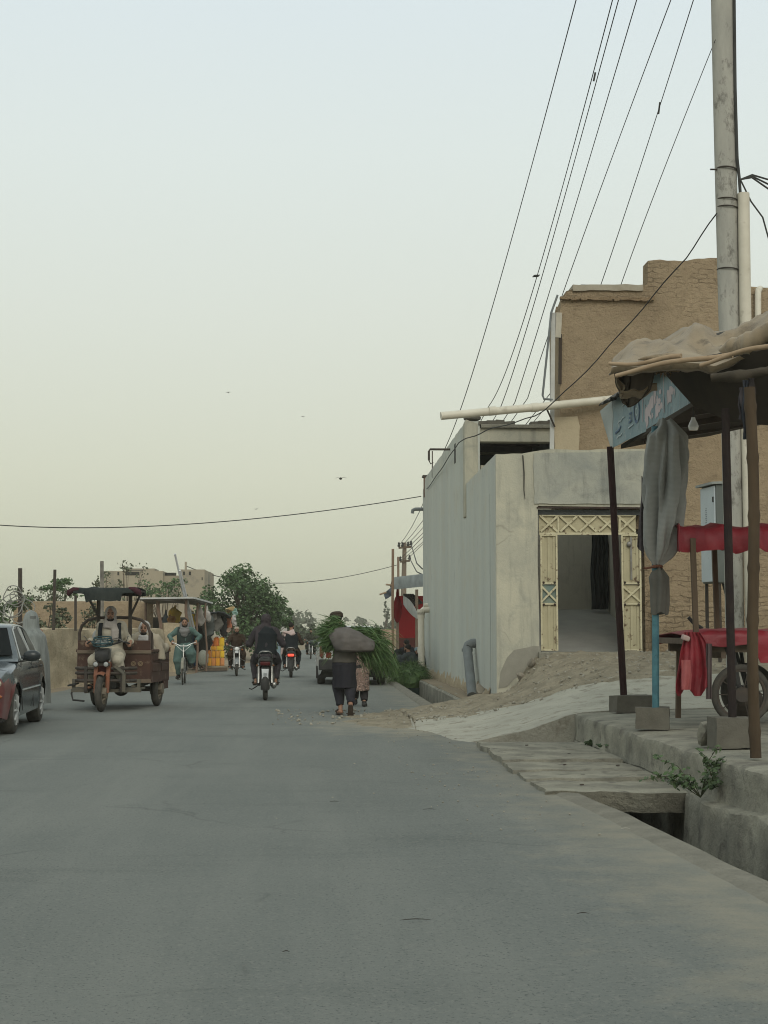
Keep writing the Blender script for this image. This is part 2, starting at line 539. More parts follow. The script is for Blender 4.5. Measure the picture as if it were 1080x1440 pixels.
def ramp():
    P = []
    for i in range(46):
        x = 1.3 + (9 - 1.3) * (i / 45) ** 1.25
        y1 = split_y(x) + .25
        row = []
        for k in range(20):
            y = 18.5 + (y1 - 18.5) * k / 19
            if k == 0: row.append((x, 18.52, min(-.1, H(x, 18.5) - .1) if x < 3.2 else .2))
            z = H(x, y) + .012 * n3(x * 2.5, y * 2.5, 2)
            if k == 0: y = 18.5 + .03 * n3(x * 4, 1)
            row.append((x, y, z))
        P.append(row)
    tag(MB().grid(P).build('concrete_ramp', CONCPALE, smooth=45), kind='structure')
    P = []
    for i in range(120):
        x = -.9 + 9.9 * (i / 119) ** 1.35
        y0 = split_y(x) - .15 if x > 1.4 else 20.2
        row = []
        for k in range(44):
            y = y0 + (26.2 - y0) * k / 43
            a = min(1, max(0, (x + .6) / 2))
            z = H(x, y) + .012 + a * (.06 * n3(x * 1.7, y * 1.7, 4) + .045 * n3(x * 4.5, y * 4.5, 4) + .035 * abs(n3(x * 9, y * 9, 4)) + .02 * n3(x * 19, y * 19, 4)) - (.035 if k == 0 else 0)
            if x > 3.7 and y > 25.3: z = min(z, .97)
            row.append((x, y, z))
        P.append(row)
    tag(MB().grid(P).build('dirt_bank', DIRT, smooth=60), kind='structure')
ramp()

def pavement():
    # raised deck the stalls stand on, with its ragged drain wall
    P = []
    y = 5.0
    while y <= 18.46:
        j = .03 * n3(y * 1.9, 1) + .015 * n3(y * 7, 3)
        k = .04 * n3(y * .8, 7)
        z = .335 + .02 * n3(y * 1.4, 2)
        led = .09 if y < 12.6 else 0
        bx = 3.13 + .03 * max(0, 12 - y)
        ch = .05 * max(0, n3(y * 3.1, 11)) + .03 * max(0, n3(y * 9, 4))
        lt = .02 + k
        P.append([(bx - .03 + j - led, y, -.78), (bx - .02 + j - led, y, -.42 + k), (bx + j * 1.6 - led, y, lt - .07), (bx + .004 + j * 1.6 - led + ch * .3, y, lt - .012 - ch * .5), (bx + .02 + j - led, y, lt), (bx + .012 + j, y, lt + .012),
                  (bx + .02 + j, y, lt + .04), (bx + .03 + .5 * j, y, .17), (bx + .02 + j + ch * .4, y, z - .05 - ch * .4), (bx + .03 + j + ch, y, z - .012 - ch * .25), (bx + .07 + j + ch, y, z), (bx + .20, y, z + .01), (bx + .5, y, .355 + .008 * n3(y * 2, 3)),
                  (4.3, y, .375 + .01 * n3(y, 5)), (5.6, y, .40), (9.0, y, .45)])
        y += .06
    P.append([(p[0], 18.49, p[2]) for p in P[-1]])
    tag(MB().grid(P).build('raised_pavement', CONC, smooth=45), kind='structure')
    # closing face where the deck meets the trench before the ramp
pavement()

# loose concrete slabs bridging the drain
SLABLAB = ['worn concrete slab over the drain, farthest slab beside the ramp foot', 'flat concrete slab over the drain, second from the ramp', 'middle concrete drain slab with small lifting holes',
           'narrow concrete drain slab just behind the broken front one', 'thick broken concrete slab at the front edge over the open drain']
def slabs():
    spans = [(16.60, 17.75, .06, -.01), (15.36, 16.5, .058, .006), (14.42, 15.24, .045, -.012), (13.66, 14.34, .03, .010), (12.62, 13.52, .03, -.02)]
    for i, (a, b, z, tl) in enumerate(spans):
        m = MB()
        th = .10 if i < 4 else .17
        r = random.Random(i + 3)
        nx, ny = 16, 9
        top = []
        for q in range(ny):
            yy = a + (b - a) * q / (ny - 1)
            row = []
            for p in range(nx):
                xx = 1.90 + (3.1 - 1.90) * p / (nx - 1)
                ex = .06 * n3(q * .35, i * 3.3) if p == 0 else 0
                ey = (.14 if i == 4 else .035) * n3(p * .5, i * 5.1 + 2) if q == 0 else 0
                row.append((xx + ex, yy + ey, z + tl * (p / nx) + .012 * n3(xx * 4, yy * 4) + .006 * n3(xx * 14, yy * 14)))
            top.append(row)
        m.grid(top, th, (0, .0, -1))
        if i == 4:   # broken sloping front
            for k in range(len(m.v)):
                v = m.v[k]
                if v.z < -.05 and v.y < a + .15: v.y += .10 + .08 * n3(v.x * 3, 1)
        o = m.build('drain_slab', CONC, smooth=30)
        tag(o, SLABLAB[i], 'concrete slab', 'concrete slabs laid across the drain')
        # lifting holes
        for k in range(2 if i in (1, 2) else 1):
            h = MB().box((2.25 + (.3 + .2 * r.random()) * k + .25 * r.random(), (a + b) / 2 + .15 * (r.random() - .5), z + .004), (.034, .016, .010), (0, 0, r.random()))
            h.build('lifting_hole', DARKMETAL, o)
slabs()

# rubble at the foot of the walls, pebbles, stones in the far drain
def rock(m, c, s, seed):
    k = len(m.v)
    m.ball(c, (s, s * random.uniform(.6, 1), s * random.uniform(.5, .8)), 8, 6, (random.random() * 3, random.random() * 3, random.random() * 3))
    m.jit(s * .38, .9 / s, k, seed)
def pebbles():
    m = MB()
    r = random.Random(5)
    for i in range(1500):
        x = r.uniform(-.6, 6.2); y = r.uniform(21.6, 25.6)
        if x < 1.2 and r.random() > .35: continue
        z = H(x, y)
        s = r.choice((.006, .008, .010, .012, .016, .022, .03 if r.random() < .3 else .01))
        k = len(m.v)
        m.ball((x, y, max(z, .01) + .018), (s * 1.4, s, s * .7), 6, 4, (r.random(), r.random(), r.random() * 6))
    for i in range(170):
        y = r.uniform(10, 24); x = r.uniform(.9, 1.9) if r.random() < .7 else r.uniform(-4, 1.9)
        s = r.uniform(.004, .009)
        m.ball((x, y, .012), (s * 1.4, s, s * .8), 6, 4, (0, 0, r.random() * 6))
    tag(m.build('gravel', mat('gravel_stone', (.37, .345, .285), (.20, .185, .15), 30, .6, .95, kind='Pos')), 'loose gravel and pebbles scattered over the dirt bank', 'gravel', kind='stuff')
    STONE = mat('field_stone', (.30, .27, .22), (.20, .18, .15), 9, .5, .95, .6, 30)
    spots = [(2.3, 34.2, .14, 'round stone in the far drain below the fodder heap'), (2.42, 33.0, .11, 'small pale stone in the far drain, nearer than the round one'), (2.3, 31.6, .09, 'smallest stone lying alone in the far drain bed'),
             (2.9, 26.7, .12, 'rubble stone against the grey side wall behind the elbow pipe'), (3.45, 25.45, .08, 'rubble stone below the plaster patch left of the gate'), (3.62, 25.35, .10, 'bigger rubble lump at the left foot of the gate')]
    for i, (x, y, s, lab) in enumerate(spots):
        q = MB(); rock(q, (x, y, (-.42 if y > 28 else H(x, y) + .05) + s * .3), s, i + 2)
        tag(q.build('stone', STONE, smooth=30), lab, 'stone', 'stones beside the wall and in the drain')
pebbles()
def drain_rubble():
    r = random.Random(31); m = MB()
    for i in range(130):
        y = r.uniform(7, 12.6); x = 2.45 + r.random() ** 1.2 * .6
        rock(m, (x, y, -.58 + .12 * (x - 2.1) * r.random()), r.choice((.03, .04, .06, .09)), i)
    tag(m.build('rubble', BLOCKC, None, 40), 'rubble and silt lying in the open roadside drain', 'rubble', kind='stuff')
drain_rubble()
# litter on the road
def litter():
    r = random.Random(11)
    for (u, v, s, lab) in ((604, 1139, .05, 'small dark scrap lying on the asphalt near the kerb'), (584, 1295, .07, 'thin curled dry twig lying on the open road'), (470, 1128, .035, 'tiny dark scrap left of the road middle ahead'),
                           (880, 1166, .03, 'small pale scrap of paper beside the open drain kerb'), (402, 1340, .015, 'tiny dark twig in the foreground asphalt, lower left'), (820, 1286, .03, 'thin dry stalk on the foreground asphalt, lower right')):
        p = G(u, v, .02)
        m = MB()
        pts = [p + Vector((s * (t - .5) * 2, .012 * math.sin(t * 3), .004 + .003 * math.sin(t * 3))) for t in (0, .25, .5, .75, 1)]
        m.tube(pts, [.001, .002, .0024, .002, .0007], 5)
        c = (.5, .48, .42) if 'pale' in lab else (.05, .045, .04)
        tag(m.build('road_scrap', mat('scrap', c)), lab, 'litter')
litter()
# ================================================================ THE COMPOUND ON THE RIGHT
def plaster(name, c, c2, dark, stain=None):
    t = NT(name)
    co = t.coord('Pos')
    col = t.mix(t.ramp(t.noise(co, 1.1, 7, .65, .4), .35, .66), c, c2)
    col = t.mix(t.math('MULTIPLY', t.ramp(t.noise(co, 2.4, 9, .7, .8), .52, .70), .5), col, dark)
    st = t.coord('Pos', (3, 3, .35))
    col = t.mix(t.math('MULTIPLY', t.ramp(t.noise(st, 2.2, 6, .65), .52, .72), .5), col, tuple(x * .72 for x in dark))
    vo = t.n('ShaderNodeTexVoronoi', feature='DISTANCE_TO_EDGE'); vo.inputs['Scale'].default_value = .55
    dv = t.n('ShaderNodeMix', data_type='VECTOR')
    wob = t.n('ShaderNodeTexNoise'); wob.inputs['Scale'].default_value = 2.5; t.l(co, wob.inputs['Vector'])
    dv.inputs[0].default_value = .22; t.l(co, dv.inputs[4]); t.l(wob.outputs['Color'], dv.inputs[5]); t.l(dv.outputs[1], vo.inputs['Vector'])
    crack = t.ramp(vo.outputs[0], .0, .006, (1, 1, 1), (0, 0, 0))
    col = t.mix(t.math('MULTIPLY', t.math('MULTIPLY', crack, t.ramp(t.noise(co, .9, 3), .5, .6)), .4), col, (.14, .13, .11))
    b = t.bump(t.noise(co, 5, 8, .7), .45, .03)
    b = t.bump(t.noise(co, 45, 5, .7), .4, .01, b)
    return t.done(col, .92, b, spec=.12)
PLASTER = plaster('weathered_plaster', (.50, .475, .375), (.39, .38, .315), (.25, .255, .23))
PLASTERTOP = plaster('rain_stained_plaster', (.44, .43, .36), (.28, .29, .265), (.17, .175, .165))

def side_mat():
    t = NT('streaked_side_plaster')
    co = t.coord('Pos')
    st = t.coord('Pos', (1, 1.0, .035))
    st2 = t.coord('Pos', (1, 1.0, .10))
    c = t.mix(t.ramp(t.noise(st, .75, 5, .6), .34, .66), (.535, .55, .49), (.46, .475, .43))
    c = t.mix(t.math('MULTIPLY', t.ramp(t.noise(st2, 2.6, 7, .7), .56, .70), .4), c, (.36, .375, .335))
    c = t.mix(t.math('MULTIPLY', t.ramp(t.noise(co, .8, 9, .75), .50, .66), .7), c, (.50, .475, .385))
    c = t.mix(t.math('MULTIPLY', t.ramp(t.noise(co, 2.3, 9, .75), .56, .68), .5), c, (.32, .325, .295))
    c = t.mix(t.math('MULTIPLY', t.ramp(t.noise(co, 9, 8, .7), .66, .72), .7), c, (.17, .16, .14))
    b = t.bump(t.noise(co, 3, 7, .65), .3, .04)
    b = t.bump(t.noise(co, 40, 5, .7), .3, .008, b)
    return t.done(c, .8, b, spec=.22)
SIDEWALL = side_mat()

def mud(name, c, c2, brick=False, dark=None):
    t = NT(name)
    co = t.coord('Pos')
    dark = dark or tuple(x * .6 for x in c)
    col = t.mix(t.ramp(t.noise(co, .9, 8, .7), .34, .66), c, c2)
    col = t.mix(t.math('MULTIPLY', t.ramp(t.noise(co, 4, 9, .75), .52, .68), .7), col, dark)
    col = t.mix(t.math('MULTIPLY', t.ramp(t.noise(co, 14, 5, .7), .60, .7), .45), col, tuple(min(1, x * 1.3) for x in c))
    h = t.noise(co, 3.5, 9, .72)
    b = t.bump(h, 1.0, .12)
    b = t.bump(t.noise(co, 24, 7, .75), .9, .035, b)
    col = t.mix(t.math('MULTIPLY', t.ramp(t.noise(co, 8, 8, .8), .58, .66), .55), col, tuple(x * .5 for x in c))
    if brick:
        sp = t.n('ShaderNodeSeparateXYZ'); t.l(co, sp.inputs[0])
        cb = t.n('ShaderNodeCombineXYZ'); t.l(sp.outputs[0], cb.inputs[0]); t.l(sp.outputs[2], cb.inputs[1])
        wob = t.n('ShaderNodeTexNoise'); wob.inputs['Scale'].default_value = 5; t.l(co, wob.inputs['Vector'])
        ad = t.n('ShaderNodeMix', data_type='VECTOR'); ad.inputs[0].default_value = .13
        t.l(cb.outputs[0], ad.inputs[4]); t.l(wob.outputs['Color'], ad.inputs[5])
        br = t.n('ShaderNodeTexBrick')
        br.inputs['Scale'].default_value = 1.0
        br.inputs['Brick Width'].default_value = .24; br.inputs['Row Height'].default_value = .075
        br.inputs['Mortar Size'].default_value = .012; br.inputs['Mortar Smooth'].default_value = .6
        t.l(ad.outputs[1], br.inputs['Vector'])
        # bricks show where the mud render has washed off: near the top and near the foot
        zt = t.ramp(t.math('ADD', sp.outputs[2], t.math('MULTIPLY', t.noise(co, 1.6, 6), 1.6)), 0, 1)
        up = t.math('ADD', sp.outputs[2], t.math('MULTIPLY', t.math('ADD', t.noise(co, 1.5, 7, .7), -.5), 2.4))
        mask = t.math('MULTIPLY', t.math('ADD', up, -6.6), 1.3, True)
        mask2 = t.math('MULTIPLY', t.math('SUBTRACT', 3.5, up), .6, True)
        mk = t.math('MAXIMUM', mask, mask2)
        mort = t.math('MULTIPLY', t.math('MULTIPLY', br.outputs['Fac'], mk), t.ramp(t.noise(co, 2.6, 6, .7), .44, .58))
        col = t.mix(t.math('MULTIPLY', mort, .75), col, tuple(x * .48 for x in c))
        b = t.bump(t.math('MULTIPLY', mort, -1.0), .8, .03, b)
    return t.done(col, .96, b, spec=.08)
MUDBRICK = mud('mud_render_house', (.465, .358, .238), (.365, .28, .185), True)
MUDWALL = mud('mud_wall', (.56, .465, .325), (.43, .35, .24))
MUDFAR = mud('mud_far', (.36, .29, .20), (.30, .235, .155))

def ragged(pts, amp, step=.12, seed=0, closed_bottom=True):
    """insert jittered points along a polyline of (a, z)"""
    out = []
    for (a, b), (c, d) in zip(pts, pts[1:]):
        L = math.hypot(c - a, d - b); n = max(1, int(L / step))
        for i in range(n):
            k = i / n
            x, z = a + (c - a) * k, b + (d - b) * k
            if i: x += amp * n3(x * 5 + seed, z * 5, 1) ; z += amp * n3(x * 4, z * 4 + seed, 7)
            out.append((x, z))
    out.append(pts[-1])
    return out

CORN = U(697, 640, 25.7)
XW = CORN.x                    # plane of the side wall
def fx(u, Y=25.7): return U(u, 800, Y).x
def fz(v, Y=25.7, u=780): return U(u, v, Y).z

def compound():
    B = thing('compound_house', 'grey plastered compound house with cream steel gate and open upper room', 'house', (XW, 25.7, .2))
    # long side wall: profile in (y, z)
    y1 = 30.7; y2 = 42.9
    zt, zu = fz(639), fz(592, 30.7, 660)
    prof = [(25.72, -.15), (25.72, zt)] + ragged([(25.72, zt), (y1, zt - .03)], .02, .3, 1)[1:] + ragged([(y1, zu), (36, zu - .02), (42.0, zu - .05), (42.3, zu - .25), (y2, zu - .3)], .03, .3, 2) + [(y2, -.15)]
    # ragged foot of the wall
    foot = ragged([(y2, -.15), (25.72, -.15)], .02, .5, 4)
    m = MB().prism([(XW, a, z) for a, z in prof], (.28, 0, 0))
    m.build('side_wall', SIDEWALL, B, 20, world=True)
    # seams of the side wall and the near strip standing slightly proud
    m = MB()
    m.lo((XW - .008, 25.74, .0), (XW + .02, 26.5, zt - .04))
    m.build('corner_strip', SIDEWALL, B, 20, world=True)
    m = MB()
    for yy in (26.53,):
        h = zt if yy < y1 else zu
        m.lo((XW - .006 - .002 * random.random(), yy, .2 + random.random() * .3), (XW + .01, yy + .015 + .01 * random.random(), h - random.uniform(.05, .9)))
    m.build('seam', mat('seam_grey', (.22, .235, .22), None, 6, .5, .9, kind='Pos'), B, world=True)  # plain darker grey line along the joint
    # torn foot: mud showing under the render
    m = MB()
    P = []
    y = 26.6
    while y < 42.8:
        h = .28 + .22 * n3(y * 1.9, 3) + .12 * n3(y * 6, 1)
        P.append([(XW - .05, y, -.1), (XW - .045 + .02 * n3(y * 3, 8), y, max(.05, h) * .6), (XW - .005, y, max(.08, h)), (XW + .02, y, max(.08, h))])
        y += .1
    m.grid(P); m.build('worn_footing', MUDWALL, B, 50, world=True)
    # front wall: pier + lintel around the gate
    xl, xr = fx(757), fx(906)
    zg = fz(713)
    ztr = fz(632)
    pr = ragged([(XW + .001, zt), (fx(735), zt + .01), (fx(760), ztr - .02), (fx(800), ztr), (xr + .06, ztr + .02)], .025, .12, 6)
    poly = [(XW + .001, -.1)] + pr + [(xr + .06, zg - .3), (xr + .055, zg), (xl, zg + .02), (xl - .01, 2.5), (xl + .01, 1.5), (xl, .3)]
    MB().prism([(x, 25.70, z) for x, z in poly], (0, .27, 0)).build('front_wall', PLASTER, B, 20, world=True)
    # rain-dark lintel render, a separate skim standing proud
    lp = ragged([(fx(752), zg + .05), (fx(752), ztr - .06)], .03, .1, 2) + ragged([(fx(752), ztr - .06), (xr + .03, ztr - .02)], .02, .12, 3) + [(xr + .03, zg + .06)]
    lp2 = ragged([(xr + .03, zg + .06), (fx(752), zg + .05)], .02, .1, 8)
    MB().prism([(x, 25.675, z) for x, z in lp + lp2[1:-1]], (0, .04, 0)).build('lintel', PLASTERTOP, B, 20, world=True)
    # chipped lower edge of lintel with rusty bar
    MB().box((fx(830), 25.69, zg - .012), (xr - xl, .03, .025)).build('lintel_bar', RUSTY, B, world=True)
    # dark cement patch low on the pier
    pp = [(700, 968), (703, 945), (712, 925), (722, 914), (738, 911), (750, 908), (759, 909), (760, 926), (745, 934), (735, 948), (722, 955), (712, 966)]
    MB().prism([(fx(u), 25.692, fz(v, 25.7, u)) for u, v in pp], (0, .03, 0)).build('plaster_patch', mat('damp_cement', (.30, .285, .24), (.235, .225, .19), 6, .5, .95, .4, 30, kind='Pos'), B, 20, world=True)
    MB().prism([(x, 25.672, z) for x, z in [(fx(735.5), zt - .02), (fx(736.8), zt - .02), (fx(738.5), fz(665)), (fx(738), fz(690)), (fx(739), fz(702)), (fx(737), fz(690)), (fx(737), fz(665))]], (0, .05, 0)).build('crack', mat('crack_dark', (.05, .047, .042)), B, world=True)
    # threshold step
    MB().lo((xl - .02, 25.55, .6), (xr, 26.0, .975)).jit(.012, 4).build('threshold', CONC, B, 30, bevel=.02, world=True)
    # passage and court behind the gate
    m = MB()
    P = [[(x, y, .96 + max(0, (y - 26.4)) * .20) for x in (xl - .05, (xl + xr) / 2, xr + .25)] for y in (25.98, 26.4, 28.5, 30.3)]
    MB().grid(P).build('passage_floor', mat('passage_cement', (.36, .355, .325), (.29, .285, .265), 3, .5, .9, .2, 20, kind='Pos'), B, world=True)
    INN = plaster('passage_plaster', (.55, .52, .44), (.46, .44, .37), (.32, .30, .26))
    MB().lo((xl - .25, 25.98, .5), (xl - .06, 30.3, 3.9)).build('passage_wall', INN, B, world=True)
    MB().lo((xr + .22, 26.25, .5), (xr + .38, 30.3, 3.9)).build('passage_wall', INN, B, world=True)
    MB().lo((xl - .25, 30.3, .5), (xr + .4, 30.5, 3.6)).build('passage_wall', [INN], B, world=True)
    # upper open room
    Yr = y1
    def rx(u): return U(u, 600, Yr).x
    def rz(v): return U(700, v, Yr).z
    pil = ragged([(rx(653), 3.6), (rx(653), rz(596))], .01, .2, 5) + ragged([(rx(655), rz(590)), (rx(672), rz(596))], .02, .1, 2) + [(rx(672), 3.6)]
    MB().prism([(x, Yr - .01, z) for x, z in pil], (0, .35, 0)).build('pillar', PLASTER, B, 20, bevel=.015, world=True)
    MB().lo((rx(672), Yr + .02, rz(621)), (rx(777), Yr + .32, rz(602))).build('beam', PLASTER, B, bevel=.01, world=True)
    MB().lo((XW + .3, Yr - .05, rz(602)), (rx(777), 42.8, rz(597))).build('roof_slab', CONC, B, bevel=.01, world=True)
    for i in range(9):
        m = MB()
        u = 675 + i * 12.2
        if i in (4, 5): continue
        m.box((rx(u + 4), Yr + .12, rz(595)), (.17 + .05 * (i % 2), .3, .07 + .03 * (i % 3)), (0, .05 * (i % 3 - 1), .1 * (i % 2)))
        m.jit(.012, 6).build('coping_stone', BLOCKC, B, 30, world=True)
    MB().lo((XW + .3, Yr + .05, 3.4), (rx(777), Yr + .3, rz(654))).build('parapet', PLASTER, B, world=True)
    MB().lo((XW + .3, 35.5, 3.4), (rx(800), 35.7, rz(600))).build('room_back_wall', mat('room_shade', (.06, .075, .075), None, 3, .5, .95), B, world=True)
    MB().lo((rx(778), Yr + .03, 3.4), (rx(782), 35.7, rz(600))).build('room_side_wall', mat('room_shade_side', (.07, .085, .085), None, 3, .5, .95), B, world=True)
    for i in range(3):
        m = MB().bar((XW + .3, 31.4 + i * 1.1, rz(604) - .06), (rx(777), 31.4 + i * 1.1, rz(604) - .06), .1, .12)
        m.build('ceiling_joist', RUSTY, B, world=True)
    # stone pot on the pillar, chimney pot at the far end
    q = U(664, 588, Yr + .1)
    MB().lathe([(.10, 0), (.17, .03), (.18, .08), (.1, .11), (.06, .14)], (q.x, q.y, q.z - .06), n=14).jit(.015, 7).build('pillar_cap', BLOCKC, B, 40, world=True)
    q = U(599, 684, 42.3)
    m = MB().lo((q.x - .06, q.y - .15, q.z - .3), (q.x + .2, q.y + .15, q.z + .25))
    m.build('chimney_stub', mat('brick_stub', (.19, .12, .085), None, 8), B, bevel=.01, world=True)
    MB().lo((q.x - .1, q.y - .18, q.z + .25), (q.x + .24, q.y + .18, q.z + .3)).build('stub_cap', DARKMETAL, B, world=True)
    # pipes on the side wall
    def wp(u, v, off=.1):
        d = ray(u, v); t = (XW - off) / d.x
        return Vector((0, 0, CAMH)) + d * t
    a = wp(664, 978, .16); b = wp(657, 912, .16)
    m = MB().tube([a, a * .5 + b * .5, b, b + Vector((.02, 0, .06)), b + Vector((.09, 0, .10)), b + Vector((.25, 0, .10))], .09, 14)
    m.lathe([(.105, -.03), (.105, .03)], b - Vector((0, 0, .03)), n=16)
    m.build('drain_pipe', GREYPIPE, B, world=True)
    a = wp(593, 960, .22); b = wp(592, 866, .22)
    m = MB().tube([a, b, b + Vector((.01, 0, .10)), b + Vector((.07, 0, .16)), b + Vector((.3, 0, .17))], .085, 14)
    for zz in (0, .9, -.1): m.lathe([(.1, -.07), (.1, .07)], (b.x, b.y, b.z + (.02 if zz == 0 else -zz)), n=16)
    m.build('down_pipe', PVC, B, world=True)
    MB().lo((a.x - .2, a.y - .25, -.3), (a.x + .25, a.y + .25, a.z + .02)).jit(.03, 4).build('pipe_footing', CONC, B, 30, bevel=.02, world=True)
    q = wp(602, 851, .03)
    MB().lathe([(.05, 0), (.05, -.12)], q, (1, 0, 0), 12).build('pipe_stub', PVC, B, world=True)
    q = wp(595, 716, .0)
    MB().tube([q, q + Vector((-.22, 0, 0)), q + Vector((-.29, 0, -.03)), q + Vector((-.3, 0, -.12))], .05, 10).build('spout', GREYPIPE, B, world=True)
    # bracket with insulator near the roof edge
    q = wp(633, 632, .0)
    m = MB().tube([q, q + Vector((-.45, 0, .0)), q + Vector((-.48, 0, -.05)), q + Vector((-.48, 0, -.25))], .025, 8)
    m.tube([q + Vector((-.48, 0, -.25)), q + Vector((-.44, 0, -.33)), q + Vector((-.38, 0, -.30))], .012, 6)
    m.build('wire_bracket', DARKMETAL, B, world=True)
    q = wp(640, 632, .0)
    MB().lo((q.x - .01, q.y - .12, q.z - .3), (q.x + .02, q.y + .12, q.z + .12)).build('vent_hole', mat('hole_dark', (.05, .05, .048)), B, world=True)
    q = wp(608, 672, 0)
    MB().tube([q, q + Vector((0, .0, .7))], .014, 6).build('iron_rod', RUSTY, B, world=True)
    # -------- gate
    CREAM = mat('cream_gate_paint', (.50, .45, .30), (.40, .36, .24), 4, .5, .55, .15, 40, kind='Pos', c3=(.14, .095, .06), sc3=9, th3=(.57, .66))
    CREAMBAR = mat('cream_gate_bar', (.64, .59, .41), (.47, .42, .28), 8, .5, .5, kind='Pos', c3=(.15, .10, .065), sc3=13, th3=(.57, .66))
    BLUEP = mat('blue_gate_panel', (.13, .21, .22), (.25, .27, .2), 9, .5, .6, kind='Pos')
    gt = MB().lo((xl + .005, 25.79, zg - .125), (xr - .01, 25.90, zg - .04)).build('gate', mat('gate_header_paint', (.075, .082, .085), None, 5, .5, .6, kind='Pos'), B, world=True)
    def gp(u, v): return (fx(u), 0, fz(v, 25.7, u))
    def under_gate(q, name, mt):
        # children of the gate keep world coordinates: gate part sits at B's origin
        inv = Matrix.Translation(B.location).inverted()
        q.xf(inv)
        return q.build(name, mt, gt)
    def sub(name, u0, v0, u1, v1, y, mt, ribs=0, rib_y=.016):
        a, b = gp(u0, v1), gp(u1, v0)
        q = MB().lo((a[0], y, a[2]), (b[0], y + .02, b[2]))
        for i in range(ribs):
            x = a[0] + (b[0] - a[0]) * (i + .5) / ribs
            q.lo((x - .02, y - rib_y, a[2] + .03), (x + .02, y, b[2] - .03))
        under_gate(q, name, mt)
    sub('transom_panel', 760, 723, 897, 750, 25.83, CREAM)
    q = MB()
    for k in range(5):
        u0 = 762 + k * 27.5; u1 = u0 + 24
        for s in ((u0, 725, u1, 747), (u0, 747, u1, 725)):
            a, b = gp(s[0], s[1]), gp(s[2], s[3])
            yy = 25.812 if s[1] < s[3] else 25.800
            q.bar((a[0], yy, a[2]), (b[0], yy, b[2]), .035, .035, (0, 1, 0))
    a, b = gp(760, 750), gp(897, 750)
    q.bar((a[0], 25.81, a[2]), (b[0], 25.81, b[2]), .04, .04, (0, 1, 0))
    a, b = gp(760, 724), gp(897, 724)
    q.bar((a[0], 25.81, a[2]), (b[0], 25.81, b[2]), .03, .03, (0, 1, 0))
    for uu in (787, 874):
        a, b = gp(uu, 724), gp(uu, 750)
        q.bar((a[0], 25.806, a[2] - .02), (b[0], 25.806, b[2] + .02), .03, .03, (0, 1, 0))
    under_gate(q, 'transom_lattice', CREAMBAR)
    for (u0, u1, blue) in ((761.5, 785, True), (876, 903, False)):
        sub('gate_leaf', u0, 751, u1, 820, 25.83, CREAM, 3)
        sub('gate_leaf', u0, 849, u1, 915, 25.83, CREAM, 3)
        q = MB()
        a, b = gp(u0, 848), gp(u1, 822)
        q.lo((a[0], 25.83, a[2]), (b[0], 25.85, b[2]))
        under_gate(q, 'leaf_panel', BLUEP if blue else CREAM)
        q = MB()
        for s in ((u0, 823, u1, 847), (u0, 847, u1, 823)):
            a, b = gp(s[0], s[1]), gp(s[2], s[3]); yy = 25.812 if s[1] < s[3] else 25.800
            q.bar((a[0], yy, a[2]), (b[0], yy, b[2]), .03, .03, (0, 1, 0))
        for vv in (820, 849, 914, 752):
            a, b = gp(u0, vv), gp(u1, vv)
            q.bar((a[0], 25.808, a[2]), (b[0], 25.808, b[2]), .03, .03, (0, 1, 0))
        for uu in (u0 + .8, u1 - .8):
            a, b = gp(uu, 752), gp(uu, 915)
            q.bar((a[0], 25.80, a[2]), (b[0], 25.80, b[2]), .028, .03, (0, 1, 0))
        under_gate(q, 'leaf_frame', CREAMBAR)
        for vv in (819, 850):
            for uu in (u0 + 4, u1 - 4):
                a = gp(uu, vv); under_gate(MB().ball((a[0], 25.79, a[2]), (.02, .012, .022), 8, 5), 'hinge', RUSTY)
    q = MB(); a = gp(887, 765); q.ball((a[0], 25.795, a[2]), (.045, .02, .05), 10, 6); a, b = gp(889.5, 755), gp(889.5, 815); q.bar((a[0], 25.80, a[2]), (b[0], 25.80, b[2]), .03, .02)
    under_gate(q, 'bolt', STEEL)
    # dark cloth hanging in the passage
    a, b = U(843, 750, 29.9), U(843, 857, 29.9)
    P = []
    for i in range(24):
        k = i / 23
        z = a.z + (b.z - a.z) * k
        w = .155 + .02 * math.sin(k * 3)
        P.append([(a.x - w + 2 * w * j / 20 + .01 * math.sin(k * 9), 29.9 + .05 * math.sin(j * 1.3 + k * 1.2) * (0.5 + k), z) for j in range(21)])
    tag(MB().grid(P, .012).build('door_curtain', cloth('dark_curtain_cloth', (.022, .027, .032)), smooth=60), 'dark cloth curtain hanging at the back of the gate passage', 'curtain')
compound()

